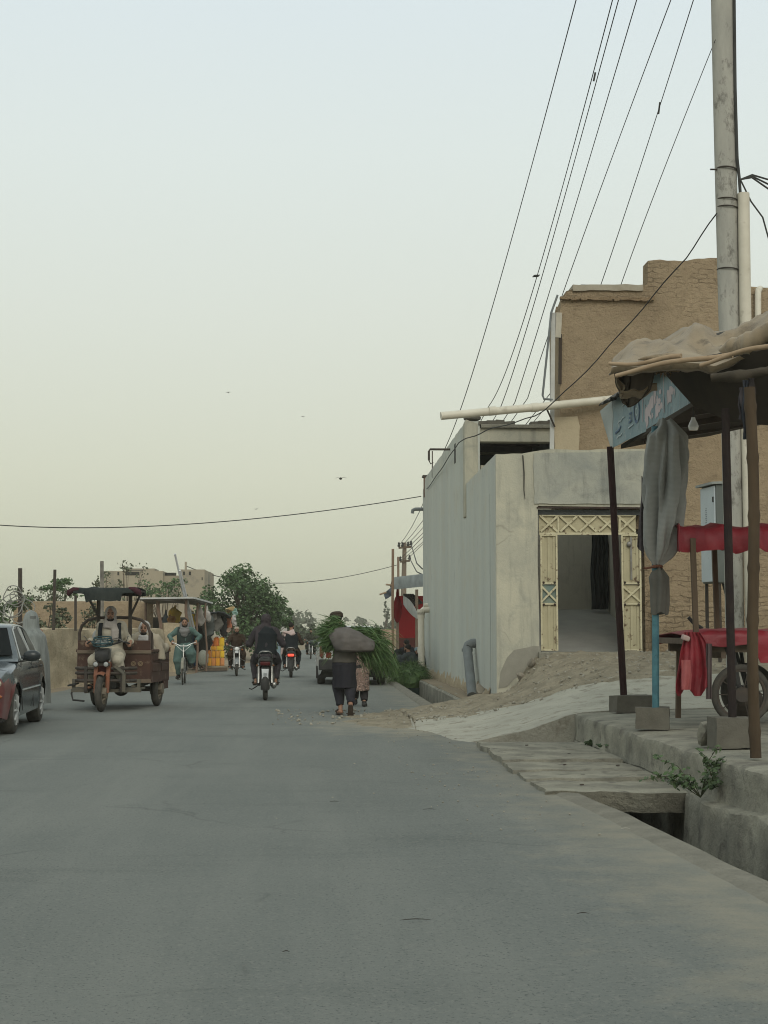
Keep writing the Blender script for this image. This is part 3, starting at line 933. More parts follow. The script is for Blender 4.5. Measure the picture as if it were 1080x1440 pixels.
def brown_house():
    YF = 26.0
    def bx(u): return U(u, 500, YF).x
    def bz(v, u=850): return U(u, v, YF).z
    x0 = bx(787)
    B = thing('mud_brick_house', 'tall brown mud brick house with broken parapet rising behind the grey gate', 'house', (x0, YF, 1))
    zlow = fz(713) - .35
    XR = 13.5
    top = ragged([(x0, bz(445)), (x0 + .04, bz(424)), (bx(797), bz(410)), (bx(812), bz(405)), (bx(880), bz(404)), (bx(911), bz(400))], .03, .1, 3) + ragged([(bx(912), bz(398)), (bx(913), bz(366)), (bx(930), bz(364)), (bx(960), bz(366)), (bx(1000), bz(361)), (bx(1044), bz(362))], .025, .1, 9) + ragged([(bx(1046), bz(400)), (bx(1075), bz(402)), (XR, bz(405))], .03, .2, 4)
    xr = fx(906) + .07
    poly = [(x0 + .02, zlow), (x0, 5)] + top + [(XR, .5), (xr, .5), (xr, zlow)]
    MB().prism([(x, YF, z) for x, z in poly], (0, .4, 0)).build('front_wall', MUDBRICK, B, 20, world=True)
    # body behind: slanting left end, so the street sees only a sliver of it
    zt = bz(425)
    m = MB().prism([(x0 + .01, YF + .4, zlow + .2), (x0 + .01, YF + .4, zt), (x0 + .2, YF + 2.4, zt - .1), (x0 + .2, YF + 2.4, zlow + .2)], (.3, 0, 0))
    m.lo((x0 + .5, YF + 2.1, zlow + .2), (XR, YF + 2.4, zt))
    m.lo((x0 + .5, YF + .41, zt - .25), (XR, YF + 2.1, zt - .1))
    m.lo((x0 + .5, YF + .41, zlow + .2), (XR, YF + 2.1, zlow + .4))
    m.build('rear_wall', MUDBRICK, B, 20, world=True)
    # pale plaster pier at the lower left
    pr = ragged([(bx(778), zlow), (bx(778), bz(588))], .015, .15, 1) + ragged([(bx(779), bz(587)), (bx(811), bz(586)), (bx(814), bz(600)), (bx(812), bz(640)), (bx(815), bz(660))], .02, .1, 4) + [(bx(815), zlow)]
    MB().prism([(x, YF - .03, z) for x, z in pr], (0, .3, 0)).build('plaster_pier', plaster('tan_plaster', (.45, .38, .265), (.40, .335, .235), (.33, .27, .19)), B, 20, world=True)
    # crumbled ledge line under the parapet and the pale cap of the low parapet
    m = MB()
    for i in range(26):
        x = x0 + .05 + i * .062
        m.box((x, YF - .03, bz(421) + .03 * n3(i * .9, 2)), (.09, .10, .05 + .02 * n3(i, 4)), (.1 * n3(i, 1), .1 * n3(i, 7), 0))
    m.jit(.02, 7)
    m.build('broken_ledge', mud('ledge_mud', (.38, .285, .185), (.31, .22, .135)), B, 30, world=True)
    m = MB()
    k = ragged([(bx(806), bz(404)), (bx(905), bz(403))], .02, .1, 4)
    m.prism([(x, YF - .04, z + .035) for x, z in k] + [(x, YF - .04, z - .07 + .04 * n3(x * 6, 3)) for x, z in reversed(k)], (0, .5, 0))
    m.build('parapet_cap', mat('dry_cap', (.42, .385, .31), (.30, .26, .2), 5, .5, .95, .5, 30, kind='Pos'), B, 30, world=True)
    MB().lo((bx(818), YF + .02, bz(403)), (bx(880), YF + .3, bz(400))).build('roof_sheet', DARKMETAL, B, world=True)
    # rough stone footing, lower right, where the render has fallen off
    P = []
    for i in range(40):
        x = bx(912) + i * .11
        P.append([(x, YF - .10 + .05 * n3(x * 4, z * 4, 2), z) if z > .6 else (x, YF - .14, .3) for z in [.3, .8, 1.0, 1.15, 1.3, 1.45, 1.6, 1.72 + .2 * n3(x * 2, 3)]] + [(x, YF + .02, 1.78 + .2 * n3(x * 2, 3))])
    MB().grid(P).jit(.03, 8).build('stone_footing', MUDBRICK, B, 40, world=True)
    # white conduit, cable loop and box on the left edge
    a = U(778, 440, YF - .05); b = U(776, 632, YF - .05)
    MB().bar(a, b, .07, .05).build('conduit', mat('white_conduit', (.55, .55, .52), (.4, .4, .38), 4), B, world=True)
    a = U(774, 430, YF - .1); b = U(764, 558, YF - .1)
    m = MB().tube([U(784, 415, YF - .05), U(775, 440, YF - .1), U(771, 480, YF - .1), U(763, 556, YF - .1), U(765, 561, YF - .1), U(777, 562, YF - .06)], .02, 7)
    m.build('cable_loop', GREYPIPE, B, world=True)
    MB().bar(U(786, 440, YF - .04), U(784.5, 475, YF - .04), .10, .06).build('junction_box', mat('pale_box', (.5, .46, .38)), B, world=True)
    MB().bar(U(788, 470, YF - .025), U(787.5, 540, YF - .025), .05, .05).build('wall_crack', mat('crack_dark_brown', (.06, .045, .035)), B, world=True)
    # white overflow pipe running out over the street
    a = U(875, 560, YF - .14); b = U(752, 573, YF - .3); c = U(620, 585, YF - .5)
    m = MB().tube([a, b, c], .068, 14)
    for k in (.35, .72): 
        q = a + (c - a) * k; dd = (c - a).normalized()
        m.lathe([(.078, -.06), (.078, .06)], b if k < .5 else q, dd, 14)
    m.build('overflow_pipe', PVC, B, world=True)
    MB().bar(U(780, 600, YF - .1), U(768, 573, YF - .26), .03, .03).build('pipe_strut', DARKMETAL, B, world=True)
    # short pipe near the right end of the roof
    a = U(1066, 470, YF - .12)
    MB().tube([a, U(1066, 412, YF - .12), U(1066.5, 408, YF - .1), U(1069, 406, YF + .1)], .055, 12).build('roof_pipe', PVC, B, world=True)
brown_house()
# ================================================================ STALLS ON THE RAISED PAVEMENT
BURLAP = mat('burlap', (.30, .235, .155), (.20, .155, .10), 2.2, .35, .95, .5, 160, bd=.006, c3=(.13, .10, .066), sc3=5, th3=(.52, .66), sheen=.2)
UNDER = mat('dark_board', (.06, .048, .036), (.035, .03, .026), 3, .6, .9, .2, 30)  # near-black brown throughout, for roof deck and awning board

def block(p, d, rz, lab, seed):
    m = MB().box((p[0], p[1], p[2] + d[2] / 2), d, (0, 0, rz))
    bm = bmesh.new(); me = m.mesh('t'); bm.from_mesh(me); bpy.data.meshes.remove(me)
    bmesh.ops.subdivide_edges(bm, edges=bm.edges[:], cuts=7, use_grid_fill=True)
    for v in bm.verts:
        q = v.co * 9 + Vector((seed, seed, seed))
        v.co += noise.noise_vector(q) * .010 + noise.noise_vector(q * 3) * .004
    k = MB(); k.v = [v.co.copy() for v in bm.verts]; bm.verts.index_update(); k.f = [tuple(v.index for v in f.verts) for f in bm.faces]; k.m = [0] * len(k.f)
    bm.free()
    return tag(k.build('concrete_block', BLOCKC, smooth=50), lab, 'concrete block', 'concrete blocks under the stall posts')

def stall_blue():
    ZD = .375
    b1 = G(890, 1001, ZD); b2 = G(921, 1024, ZD)
    block((b1.x, b1.y + .12, ZD - .01), (.46, .22, .20), .25, 'concrete block under the leaning maroon post of the blue stall', 1)
    block((b2.x, b2.y + .1, ZD - .01), (.33, .26, .21), -.22, 'chipped concrete block under the turquoise pole', 4)
    B = thing('market_stall', 'tin roofed stall with faded blue lettered fascia on a maroon post and a turquoise pole', 'stall', (b1.x, b1.y, ZD))
    ta = G(888, 980, ZD + .19); ta = Vector((ta.x, b1.y + .12, ZD + .18))
    tb = U(858, 628, 18.1)
    MB().tube([ta, tb], .042, 12).build('post', mat('maroon_post_paint', (.045, .022, .022), (.026, .016, .016), 6, .5, .7, .1, spec=.08), B, world=True)
    YB = b2.y + .1
    pa = Vector((U(922, 990, YB).x, YB, ZD + .19)); pb = Vector((U(921, 600, YB).x, YB, U(921, 600, YB).z))
    t = NT('turquoise_pole_paint'); co = t.coord('Object', (1, 1, 1))
    c = t.mix(t.ramp(t.noise(co, 6, 6, .7), .4, .62), (.075, .20, .235), (.05, .135, .17))
    c = t.mix(t.ramp(t.noise(co, 16, 6, .7), .62, .68), c, (.03, .05, .08))
    TQ = t.done(c, .5, t.bump(t.noise(co, 30), .15, .005))
    MB().tube([pa, pb], .036, 14).build('pole', TQ, B, world=True)
    # fascia: bottom edge level and parallel to the road
    f0 = U(863, 629, 18.0); f1b = U(975, 573, 14.95)
    zb = (f0.z + f1b.z) / 2
    NS = 40
    def fa(k, h):
        """k along the fascia (0 far .. 1 near), h up from the bottom edge"""
        x = f0.x + (f1b.x + .05 - f0.x) * k; y = 18.0 + (14.3 - 18.0) * k
        return Vector((x + .012 * n3(k * 9, h * 4), y, f0.z + (f1b.z - f0.z) * k + h))
    t = NT('faded_blue_sign_paint'); co = t.coord('Object')
    st = t.coord('Object', (1, 1, .25))
    c = t.mix(t.ramp(t.noise(co, 2.2, 6, .7), .35, .65), (.135, .215, .245), (.20, .275, .29))
    c = t.mix(t.ramp(t.noise(st, 9, 6, .75), .55, .72), c, (.075, .135, .17))
    c = t.mix(t.ramp(t.noise(st, 14, 6, .75), .60, .66), c, (.36, .38, .37))
    c = t.mix(t.ramp(t.noise(co, 12, 6, .75), .60, .68), c, (.11, .085, .065))
    SIGN = t.done(c, .55, t.bump(t.noise(co, 8, 3), .2, .01))
    HT = .56
    MB().grid([[fa(k / NS, h * HT / 6) for h in range(7)] for k in range(NS + 1)], .006).build('sign_panel', SIGN, B, 40, world=True)
    PINK = mat('flaked_pink_lettering', (.50, .41, .41), (.40, .36, .37), 14, .6, .6)
    WHITE = mat('white_lettering', (.50, .53, .52), (.32, .42, .45), 14, .6, .6)
    NAVY = mat('navy_lettering', (.05, .09, .17), (.09, .15, .22), 14, .6, .6)
    def strokes(name, L, mt, w, lift=-.012):
        m = MB()
        for pl in L:
            P = []
            n = len(pl)
            for i, (k, h) in enumerate(pl):
                a = fa(k, h); 
                d = Vector((pl[min(i + 1, n - 1)][0] - pl[max(i - 1, 0)][0], (pl[min(i + 1, n - 1)][1] - pl[max(i - 1, 0)][1]) / 4.6))
                d = d.normalized() if d.length else Vector((1, 0))
                P.append((k, h, -d.y / 4.6, d.x))
            rows = [[fa(k - nx * w / 2, h - nh * w / 2) + Vector((lift, 0, 0)), fa(k + nx * w / 2, h + nh * w / 2) + Vector((lift, 0, 0))] for k, h, nx, nh in P]
            m.grid(rows, .003)
        m.build(name, mt, B, 0, world=True)
    # pink flaked patches of old script, blue showing through, with ragged drips
    r = random.Random(2)
    def flake(cx_, ch_, rw, rh, sd, n=22):
        pts = []
        for i in range(n):
            a = 2 * PI * i / n
            q = 1 + .45 * n3(math.cos(a) * 1.6 + sd, math.sin(a) * 1.6, 5) + (.35 * (i % 3 == 0) if math.sin(a) < -.2 else 0)
            pts.append(fa(cx_ + rw * q * math.cos(a), ch_ + rh * q * math.sin(a)) + Vector((-.008, 0, 0)))
        MB().prism(pts, (-.0015, 0, 0)).build('script_lettering', PINK, B, 0, world=True)
    for sd in range(46):
        k = r.choice((r.uniform(.38, .54), r.uniform(.60, .86)))
        flake(k, .13 + (k - .38) * .62 + r.uniform(-.05, .17), r.uniform(.006, .021), r.uniform(.025, .075), sd + 1, 18)
    for pl in ([(.56, .10), (.563, .52)], [(.345, .12), (.35, .40)], [(.80, .30), (.86, .36)]): strokes('script_stroke', [pl], PINK, .018)
    for k in (.21, .26, .37, .46, .55, .59, .66, .71, .78, .83): strokes('flaked_streak', [[(k, r.uniform(.0, .2)), (k + .003, r.uniform(.25, .52))]], WHITE, .006)
    for pl in ([(.06, .25), (.08, .27), (.10, .26), (.13, .29), (.15, .28)], [(.05, .08), (.07, .10), (.10, .09), (.12, .11)], [(.19, .13), (.245, .15)], [(.12, .42), (.15, .43), (.17, .41), (.20, .44)], [(.30, .05), (.303, .46)], [(.44, .05), (.443, .2)]): strokes('small_lettering', [pl], WHITE, .012, -.014)
    for pl in ([(.195, .19), (.225, .20), (.227, .29), (.20, .285)], [(.20, .24), (.21, .24)], [(.03, .15), (.08, .17), (.10, .2)], [(.33, .40), (.37, .47), (.42, .46)]): strokes('navy_letter', [pl], NAVY, .024)
    cx, ch = .28, .27
    ring = [(cx + .030 * math.cos(a * PI / 12), ch + .115 * math.sin(a * PI / 12)) for a in range(25)]
    strokes('round_emblem', [ring], NAVY, .032)
    strokes('emblem_core', [[(cx + .009 * math.cos(a * PI / 6), ch + .04 * math.sin(a * PI / 6)) for a in range(13)]], WHITE, .012, -.016)
    # bent end flap, ragged tin cap along the fascia
    e0, e1 = [U(844 + 15 * s, 578 + 50 * s, 18.30) for s in (0, .3, .6, .8, 1)], [fa(0, HT * (1 - s) - .0) + Vector((-.004, .01, 0)) for s in (0, .3, .6, .8, 1)]
    MB().grid([[a + (b_ - a) * k + Vector((0, .05 * math.sin(PI * k), 0)) for k in (0, .25, .5, .75, 1)] for a, b_ in zip(e0, e1)], .006).build('end_flap', mat('bare_tin', (.42, .45, .43), (.30, .33, .32), 5, .5, .5, .1), B, world=True)
    P = []
    for k in range(NS + 1):
        q = fa(k / NS, HT); j = .03 * math.sin(k * 2.3)
        P.append([q + Vector((-.16 + .02 * n3(k * .9, 3), .05, -.06 + j * .5)), q + Vector((-.05, .02, .0 + j)), q + Vector((.10, 0, .05 + j)), q + Vector((.6, 0, .12 + j))])
    MB().grid(P, .012).build('tin_capping', mat('sooty_tin', (.07, .066, .058), (.045, .042, .04), 8, .5, .7, .2), B, 50, world=True)
    # roof deck, its dark underside rising away from the street
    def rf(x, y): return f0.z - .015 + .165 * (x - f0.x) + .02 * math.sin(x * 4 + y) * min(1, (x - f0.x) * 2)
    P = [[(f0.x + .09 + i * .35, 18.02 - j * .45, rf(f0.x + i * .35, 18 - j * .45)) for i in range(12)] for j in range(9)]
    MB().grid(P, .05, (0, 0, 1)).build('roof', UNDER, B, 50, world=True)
    m = MB()
    for y in (17.3, 16.1, 14.9):
        m.bar((f0.x + .2, y, rf(f0.x + .2, y) - .03), (f0.x + 3.8, y, rf(f0.x + 3.8, y) - .03), .07, .06)
    m.build('rafter', DARKMETAL, B, world=True)
    # rear posts of the stall standing in the shade
    for x, y in ((7.2, 17.6), (6.6, 14.4)):
        MB().tube([(x, y, .4), (x, y, rf(x, y))], .05, 10).build('post', WOODPOLE, B, world=True)
    # bulb
    q = U(975, 597, 14.6)
    K = thing('light_bulb', 'white light bulb hanging unlit under the blue stall roof', 'light bulb', (q.x, q.y, q.z))
    MB().lathe([(.001, -.06), (.038, -.057), (.046, -.043), (.049, -.025)], (0, 0, 0), n=20).build('bulb_dome', GLASSLAMP, K)
    MB().lathe([(.0505, -.026), (.048, -.008), (.037, .02), (.022, .05), (.018, .07), (.001, .072)], (0, 0, 0), n=20).build('bulb_body', mat('bulb_plastic', (.70, .70, .68), None, 4, .3, .4), K)
    MB().tube([(0, 0, .07), (.005, .0, .2), (-.01, 0, rf(q.x, q.y) - q.z)], .006, 6).build('flex', WIRE, K)
    # grey gathered curtain tied round the turquoise pole
    Yc = YB - .02
    def cc(u, v): return U(u, v, Yc)
    rows = [(590, 926, 946, .5), (600, 922, 955, .8), (612, 911, 966, 1.0), (640, 906, 970, .9), (680, 904, 967, 1), (720, 903, 962, 1), (750, 903, 958, 1), (770, 905, 954, .9), (782, 909, 946, .8), (790, 914, 936, .6), (795, 919, 930, .4)]
    P = []
    N = 84
    vv = [590 + i * (795 - 590) / 54 for i in range(55)]
    for v in vv:
        L0 = lerp_list([(a, b) for a, b, c, d in rows], v); L1 = lerp_list([(a, c) for a, b, c, d in rows], v); am = lerp_list([(a, d) for a, b, c, d in rows], v)
        a, b = cc(L0, v), cc(L1, v)
        hw = (b.x - a.x) / 2; cx0 = (a.x + b.x) / 2
        row = []
        for j in range(N):
            q = 2 * PI * j / N
            s = (v - 597) / 198
            rr = 1 + am * (.34 * math.sin(q * 5 + 2.6 * s + 1 + 1.5 * n3(s * 3, 1)) + .22 * math.sin(q * 8 - 3.0 * s) + .10 * math.sin(q * 13 + 5 * s) - .16 * abs(math.sin(q * 3.5 + 1.5 * s)))
            rr *= 1 + .10 * n3(q * .9, s * 3, 2)
            rr = max(.35, min(rr, 1.22))
            row.append((cx0 + hw * .86 * rr * math.cos(q), Yc + min(.15, hw * .75) * rr * math.sin(q), a.z + .012 * math.sin(q * 5 + s * 6)))
        row.append(row[0])
        P.append(row)
    t = NT('grey_woven_curtain'); co = t.coord('Object')
    w1 = t.n('ShaderNodeTexWave', wave_type='BANDS', bands_direction='Z'); w1.inputs['Scale'].default_value = 26; w1.inputs['Distortion'].default_value = .8; t.l(co, w1.inputs[0])
    c = t.mix(t.ramp(t.noise(co, 3, 5), .3, .7), (.33, .33, .31), (.245, .25, .237))
    c = t.mix(t.math('MULTIPLY', w1.outputs['Fac'], .35), c, (.19, .195, .185))
    GREYC = t.done(c, .95, t.bump(w1.outputs['Fac'], .3, .004), spec=.1, sheen=.15)
    C = MB().grid(P).build('gathered_curtain', GREYC, None, 70)
    tag(C, 'grey woven curtain gathered and tied around the turquoise pole', 'curtain')
    # tie and hanging tail
    a = cc(924, 797)
    MB().torus((a.x, a.y, a.z), .045, .016, (0, .1, 1), 16, 6).tube([a + Vector((-.02, -.04, 0)), a + Vector((-.13, -.06, -.02)), a + Vector((-.14, -.05, -.01))], .012, 6).build('tie_cord', mat('rust_cord', (.16, .07, .045)), C)
    P = []
    for i in range(16):
        v = 800 + i * 63 / 15
        s = i / 15
        L0 = lerp_list([(800, 919), (812, 912), (830, 914), (850, 914), (863, 915)], v); L1 = lerp_list([(800, 932), (812, 941), (830, 941), (850, 941), (863, 939)], v)
        A, Bq = cc(L0, v), cc(L1, v)
        hw = (Bq.x - A.x) / 2; cx0 = (A.x + Bq.x) / 2
        row = []
        for j in range(49):
            q = 2 * PI * j / 48
            rr = 1 + .16 * math.sin(q * 4 + 1 + s) + .10 * math.sin(q * 7 + 2 * s)
            row.append((cx0 + hw * .85 * rr * math.cos(q), Yc + hw * .8 * rr * math.sin(q), A.z + .015 * math.sin(q * 3)))
        P.append(row)
    m = MB().grid(P); n_ = len(P[0]); m.f.append(tuple(15 * n_ + j for j in range(n_ - 1))); m.m.append(0)
    m.build('curtain_tail', cloth('grey_tail_cloth', (.13, .125, .11)), C, 60)
    P = [[cc(905 - s * 5 + j * 1.6 + 1.2 * math.sin(s * 5 + j), 668 + s * 100 + j * 3) + Vector((0, .10 + .02 * math.sin(j * 2), 0)) for j in range(6)] for s in [i / 12 for i in range(13)]]
    MB().grid(P, .01).build('side_flap', cloth('mauve_flap_cloth', (.10, .085, .09)), C, 60)
stall_blue()

def stall_burlap():
    ZD = .375
    b3 = G(1034, 1051, ZD)
    BLK = block((b3.x + .02, b3.y + .14, ZD - .01), (.36, .24, .25), .06, 'concrete block under the dark post beside the bamboo pole', 9)
    q = MB(); rock(q, (b3.x - .12, b3.y + .42, ZD + .09), .12, 5); tag(q.build('stone', CONC, smooth=40), 'flat grey stone behind the block under the dark post', 'stone')
    B = thing('canopy_stall', 'rough stall canopy of sticks and dark boards held by bamboo and a dark post', 'stall', (b3.x, b3.y, ZD))
    Y1 = b3.y + .16
    a = Vector((U(1030, 1008, Y1).x, Y1, ZD + .24)); b = U(1020, 575, Y1)
    MB().tube([a, b], .036, 10).build('post', mat('dark_post_paint', (.022, .018, .02), (.04, .03, .026), 8, .5, .75, .15, spec=.06), B, world=True)
    g = G(1063, 1064, ZD)
    b = U(1055, 545, g.y)
    def bam(A, Bq, r, name, seed):
        m = MB(); L = (Bq - A).length; pts = []; rr = []
        n = int(L / .05); rnd = random.Random(seed); node = .3
        for i in range(n + 1):
            k = i / n; p = A + (Bq - A) * k
            w = Vector((.012 * math.sin(k * 7 + seed), .01 * math.sin(k * 5 + 1), 0))
            pts.append(p + w)
            d = min(abs((k * L) % .42 - .21), 1)
            rr.append(r * (1 + (.16 if abs(((k * L) % .42) - .2) < .03 else 0)))
        m.tube(pts, rr, 12)
        return m.build(name, BAMBOO, B, 60, world=True)
    bam(g - Vector((0, 0, .01)), b, .044, 'bamboo_pole', 3)
    # canopy boards (dark underside)
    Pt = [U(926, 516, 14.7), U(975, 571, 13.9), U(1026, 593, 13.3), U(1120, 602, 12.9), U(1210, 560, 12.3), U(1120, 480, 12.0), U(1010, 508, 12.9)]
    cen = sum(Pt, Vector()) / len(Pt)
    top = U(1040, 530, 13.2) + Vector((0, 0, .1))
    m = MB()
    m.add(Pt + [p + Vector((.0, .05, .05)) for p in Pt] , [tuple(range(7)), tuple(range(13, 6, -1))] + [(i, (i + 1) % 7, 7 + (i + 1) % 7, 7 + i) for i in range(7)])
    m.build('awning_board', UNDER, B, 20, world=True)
    # sticks
    def stick(u0, v0, y0, u1, v1, y1, r):
        A, Bq = U(u0, v0, y0), U(u1, v1, y1)
        pts = [A + (Bq - A) * k + Vector((.0, .0, .018 * math.sin(k * 6 + u0))) for k in [i / 8 for i in range(9)]]
        MB().tube(pts, [r * (1 - .03 * i) for i in range(9)][::-1], 9).build('roof_stick', STICK, B, 60, world=True)
    stick(857, 513, 12.9, 958, 503, 12.5, .022)
    stick(866, 526, 12.7, 1030, 496, 12.1, .024)
    stick(985, 511, 12.2, 1110, 480, 11.6, .022)
    stick(930, 520, 14.6, 1130, 500, 14.2, .03)
    # rolled sacking bundle lashed under the roof edge
    A, Bq = U(1000, 534, 12.6), U(1090, 520, 12.2)
    pts = [A + (Bq - A) * (i / 14) for i in range(15)]
    MB().tube(pts, [.034 + .02 * abs(n3(i * .8, 3)) + (.012 if 2 < i < 12 else 0) for i in range(15)], 12).jit(.025, 7).build('sacking_roll', mat('old_sacking', (.085, .07, .052), (.05, .043, .034), 9, .5, .95, .5, 50), B, 60, world=True)
    # frayed straw and rags round the bamboo head
    m = MB()
    r = random.Random(8)
    for i in range(44):
        p = U(936 + r.uniform(-8, 8), 512 + r.uniform(-6, 6), 13.9); d = Vector((r.uniform(-1, 1), r.uniform(-.3, .3), r.uniform(-1, 1))).normalized() * .09
        m.tube([p - d, p + Vector((r.uniform(-.04, .04), 0, r.uniform(-.04, .04))), p + d], .004, 4)
    m.build('straw_tie', STICK, B, world=True)
    for (u, v0, v1, w, c) in ((1048, 535, 618, .07, (.04, .045, .055)), (1056, 532, 575, .10, (.035, .03, .03)), (1043, 545, 590, .05, (.06, .055, .06))):
        P = [[U(u - 4 + j * 2 + 1.5 * math.sin(i * .9 + j), v0 + (v1 - v0) * i / 10, 11.98 + .03 * math.sin(j * 2 + u)) for j in range(5)] for i in range(11)]
        MB().grid(P, .012).build('rag', cloth('rag_cloth_%d' % u, c), B, 60, world=True)
    # burlap thrown over the roof
    prof = [  # u, v_back(top silhouette), v_mid, v_front (lower edge)
        (860, 514, 517, 522), (872, 500, 506, 519), (890, 490, 500, 521), (912, 487, 497, 519), (935, 476, 492, 516), (960, 460, 484, 515), (985, 459, 482, 516), (1005, 466, 485, 520), (1025, 464, 482, 512), (1045, 458, 476, 503), (1065, 446, 470, 497), (1090, 436, 462, 492), (1130, 430, 450, 486), (1180, 428, 446, 480)]
    P = []
    n = 90
    for i in range(n):
        u = 860 + (1180 - 860) * i / (n - 1)
        vb = lerp_list([(a, b) for a, b, c, d in prof], u); vm = lerp_list([(a, c) for a, b, c, d in prof], u); vf = lerp_list([(a, d) for a, b, c, d in prof], u) - 5
        sh = -(u - 860) / 320 * 1.0
        A, M_, C_ = U(u, vb, 15.0 + sh), U(u, vm, 14.0 + sh), U(u, vf, 13.2 + sh)
        row = []
        for k in range(26):
            s = k / 25
            p = A * (1 - s) ** 2 + M_ * 2 * s * (1 - s) + C_ * s * s
            if k > 0:
                p = p + Vector((0, 0, 1)) * (.13 * n3(u * .016 + s * 1.1, s * 2.0 - u * .01, 3) + .17 * (.28 - abs(n3(u * .017 + s * 1.5, s * 1.9 - u * .007, 1))) + .09 * (.3 - abs(n3(u * .034 - s * 1.8, s * 2.6 + u * .01, 6)))) * math.sin(PI * min(1, s * 1.1 + .12))
            row.append(p)
        # folded under lip
        L = row[-1]
        row.append(L + Vector((0, .03, -.04 + .02 * n3(u * .04, 8)))); row.append(L + Vector((0, .12, -.05 + .02 * n3(u * .05, 2))))
        P.append(row)
    C = MB().grid(P).build('burlap_sheet', BURLAP, None, 70)
    so = C.modifiers.new('thick', 'SOLIDIFY'); so.thickness = .012
    tag(C, 'brown burlap sheet heaped over the stick roof of the near stall', 'burlap sheet')
    # fold tubes of burlap: fat roll lying across
    def roll(pl, r, seed, nm):
        pts = [U(*p) for p in pl]
        q = []
        for i in range(len(pts) - 1):
            for k in range(8): q.append(pts[i] + (pts[i + 1] - pts[i]) * k / 8)
        q.append(pts[-1])
        MB().tube(q, [r * (1 + .28 * n3(i * .35, seed)) * min(1, .12 + .16 * i) * (1 if i < len(q) - 5 else .2 + .16 * (len(q) - 1 - i)) for i in range(len(q))], 14).jit(.03, 5, 0, seed).build(nm, BURLAP, C, 70)
    roll([(1010, 492, 12.95), (1040, 489, 12.7), (1065, 478, 12.5), (1100, 458, 12.3), (1150, 440, 12.1)], .088, 3, 'burlap_fold')
    roll([(896, 508, 13.5), (930, 503, 13.4), (962, 505, 13.2), (1005, 518, 12.9)], .04, 1, 'burlap_fold')
    # drooping end flap with the dark hollow behind
    out = [(866, 522), (872, 515), (896, 510), (921, 512), (922, 545), (905, 552), (885, 557), (874, 552), (870, 535)]
    P = []
    for i in range(20):
        s = i / 19
        A = U(866 + s * 8, 518 + s * 36, 13.8); D = U(924 - s * 4, 516 + s * 28, 13.4)
        P.append([A + (D - A) * (j / 16) + Vector((0, .10 + .22 * math.sin(PI * j / 16) + .03 * math.sin(j * 1.4 + s * 4), -.035 * math.sin(PI * j / 16) * s * 3)) for j in range(17)])
    hol = MB().grid(P, .012).build('end_hollow', mat('shaded_burlap_inside', (.075, .06, .042), (.05, .04, .03), 5, .5, .95), C, 60)  # shade inside the hollow painted in as a darker burlap
    P = []
    for i in range(9):
        s = i / 8
        A = U(864 + s * 5, 517, 13.6); D = U(874 + s * 4, 560 - 2 * s, 13.6)
        P.append([A + (D - A) * (j / 10) + Vector((.02 * math.sin(j + s * 2), .03 * math.sin(j * .9 + s * 4), 0)) for j in range(11)])
    MB().grid(P, .012).build('end_flap', BURLAP, C, 60)
    P = [[U(872 + 52 * j / 16, lerp_list([(0, 548), (8, 549), (16, 538)], j) + 9 * i / 5 + 2 * math.sin(j * .8), 13.55 + .03 * i) for j in range(17)] for i in range(6)]
    MB().grid(P, .015).build('hem_fold', BURLAP, C, 60)
stall_burlap()

# ---------------------------------------------------------------- red covered cart
def spoke_wheel(parent, c, Rw, axis, width=.05, spokes=14, tyre=RUBBER, rimm=STEEL, hub=.06, name='wheel', tr=None):
    """wheel part with tyre and rim children; c in parent's space"""
    c = Vector(c); ax = Vector(axis).normalized()
    a, b = frame_from(ax)
    tr = tr or width * .6
    m = MB()
    m.lathe([(hub, -width * .9), (hub, width * .9)], c, ax, 14)
    for i in range(spokes):
        q = 2 * PI * i / spokes
        d = a * math.cos(q) + b * math.sin(q)
        s = width * .7 * (1 if i % 2 else -1)
        m.tube([c + d * hub * .9 + ax * s, c + d * (Rw - tr * 2)], .0055 if spokes > 8 else .02, 5)
    W = m.build(name, rimm, parent, 40)
    MB().torus(c, Rw - tr, tr, ax, 40, 10, width / (2 * tr)).build('tyre', tyre, W, 60)
    MB().lathe([(Rw - tr * 2.3, -width * .38), (Rw - tr * 1.6, -width * .42), (Rw - tr * 1.6, width * .42), (Rw - tr * 2.3, width * .38)], c, ax, 40, True).build('rim', rimm, W, 40)
    return W

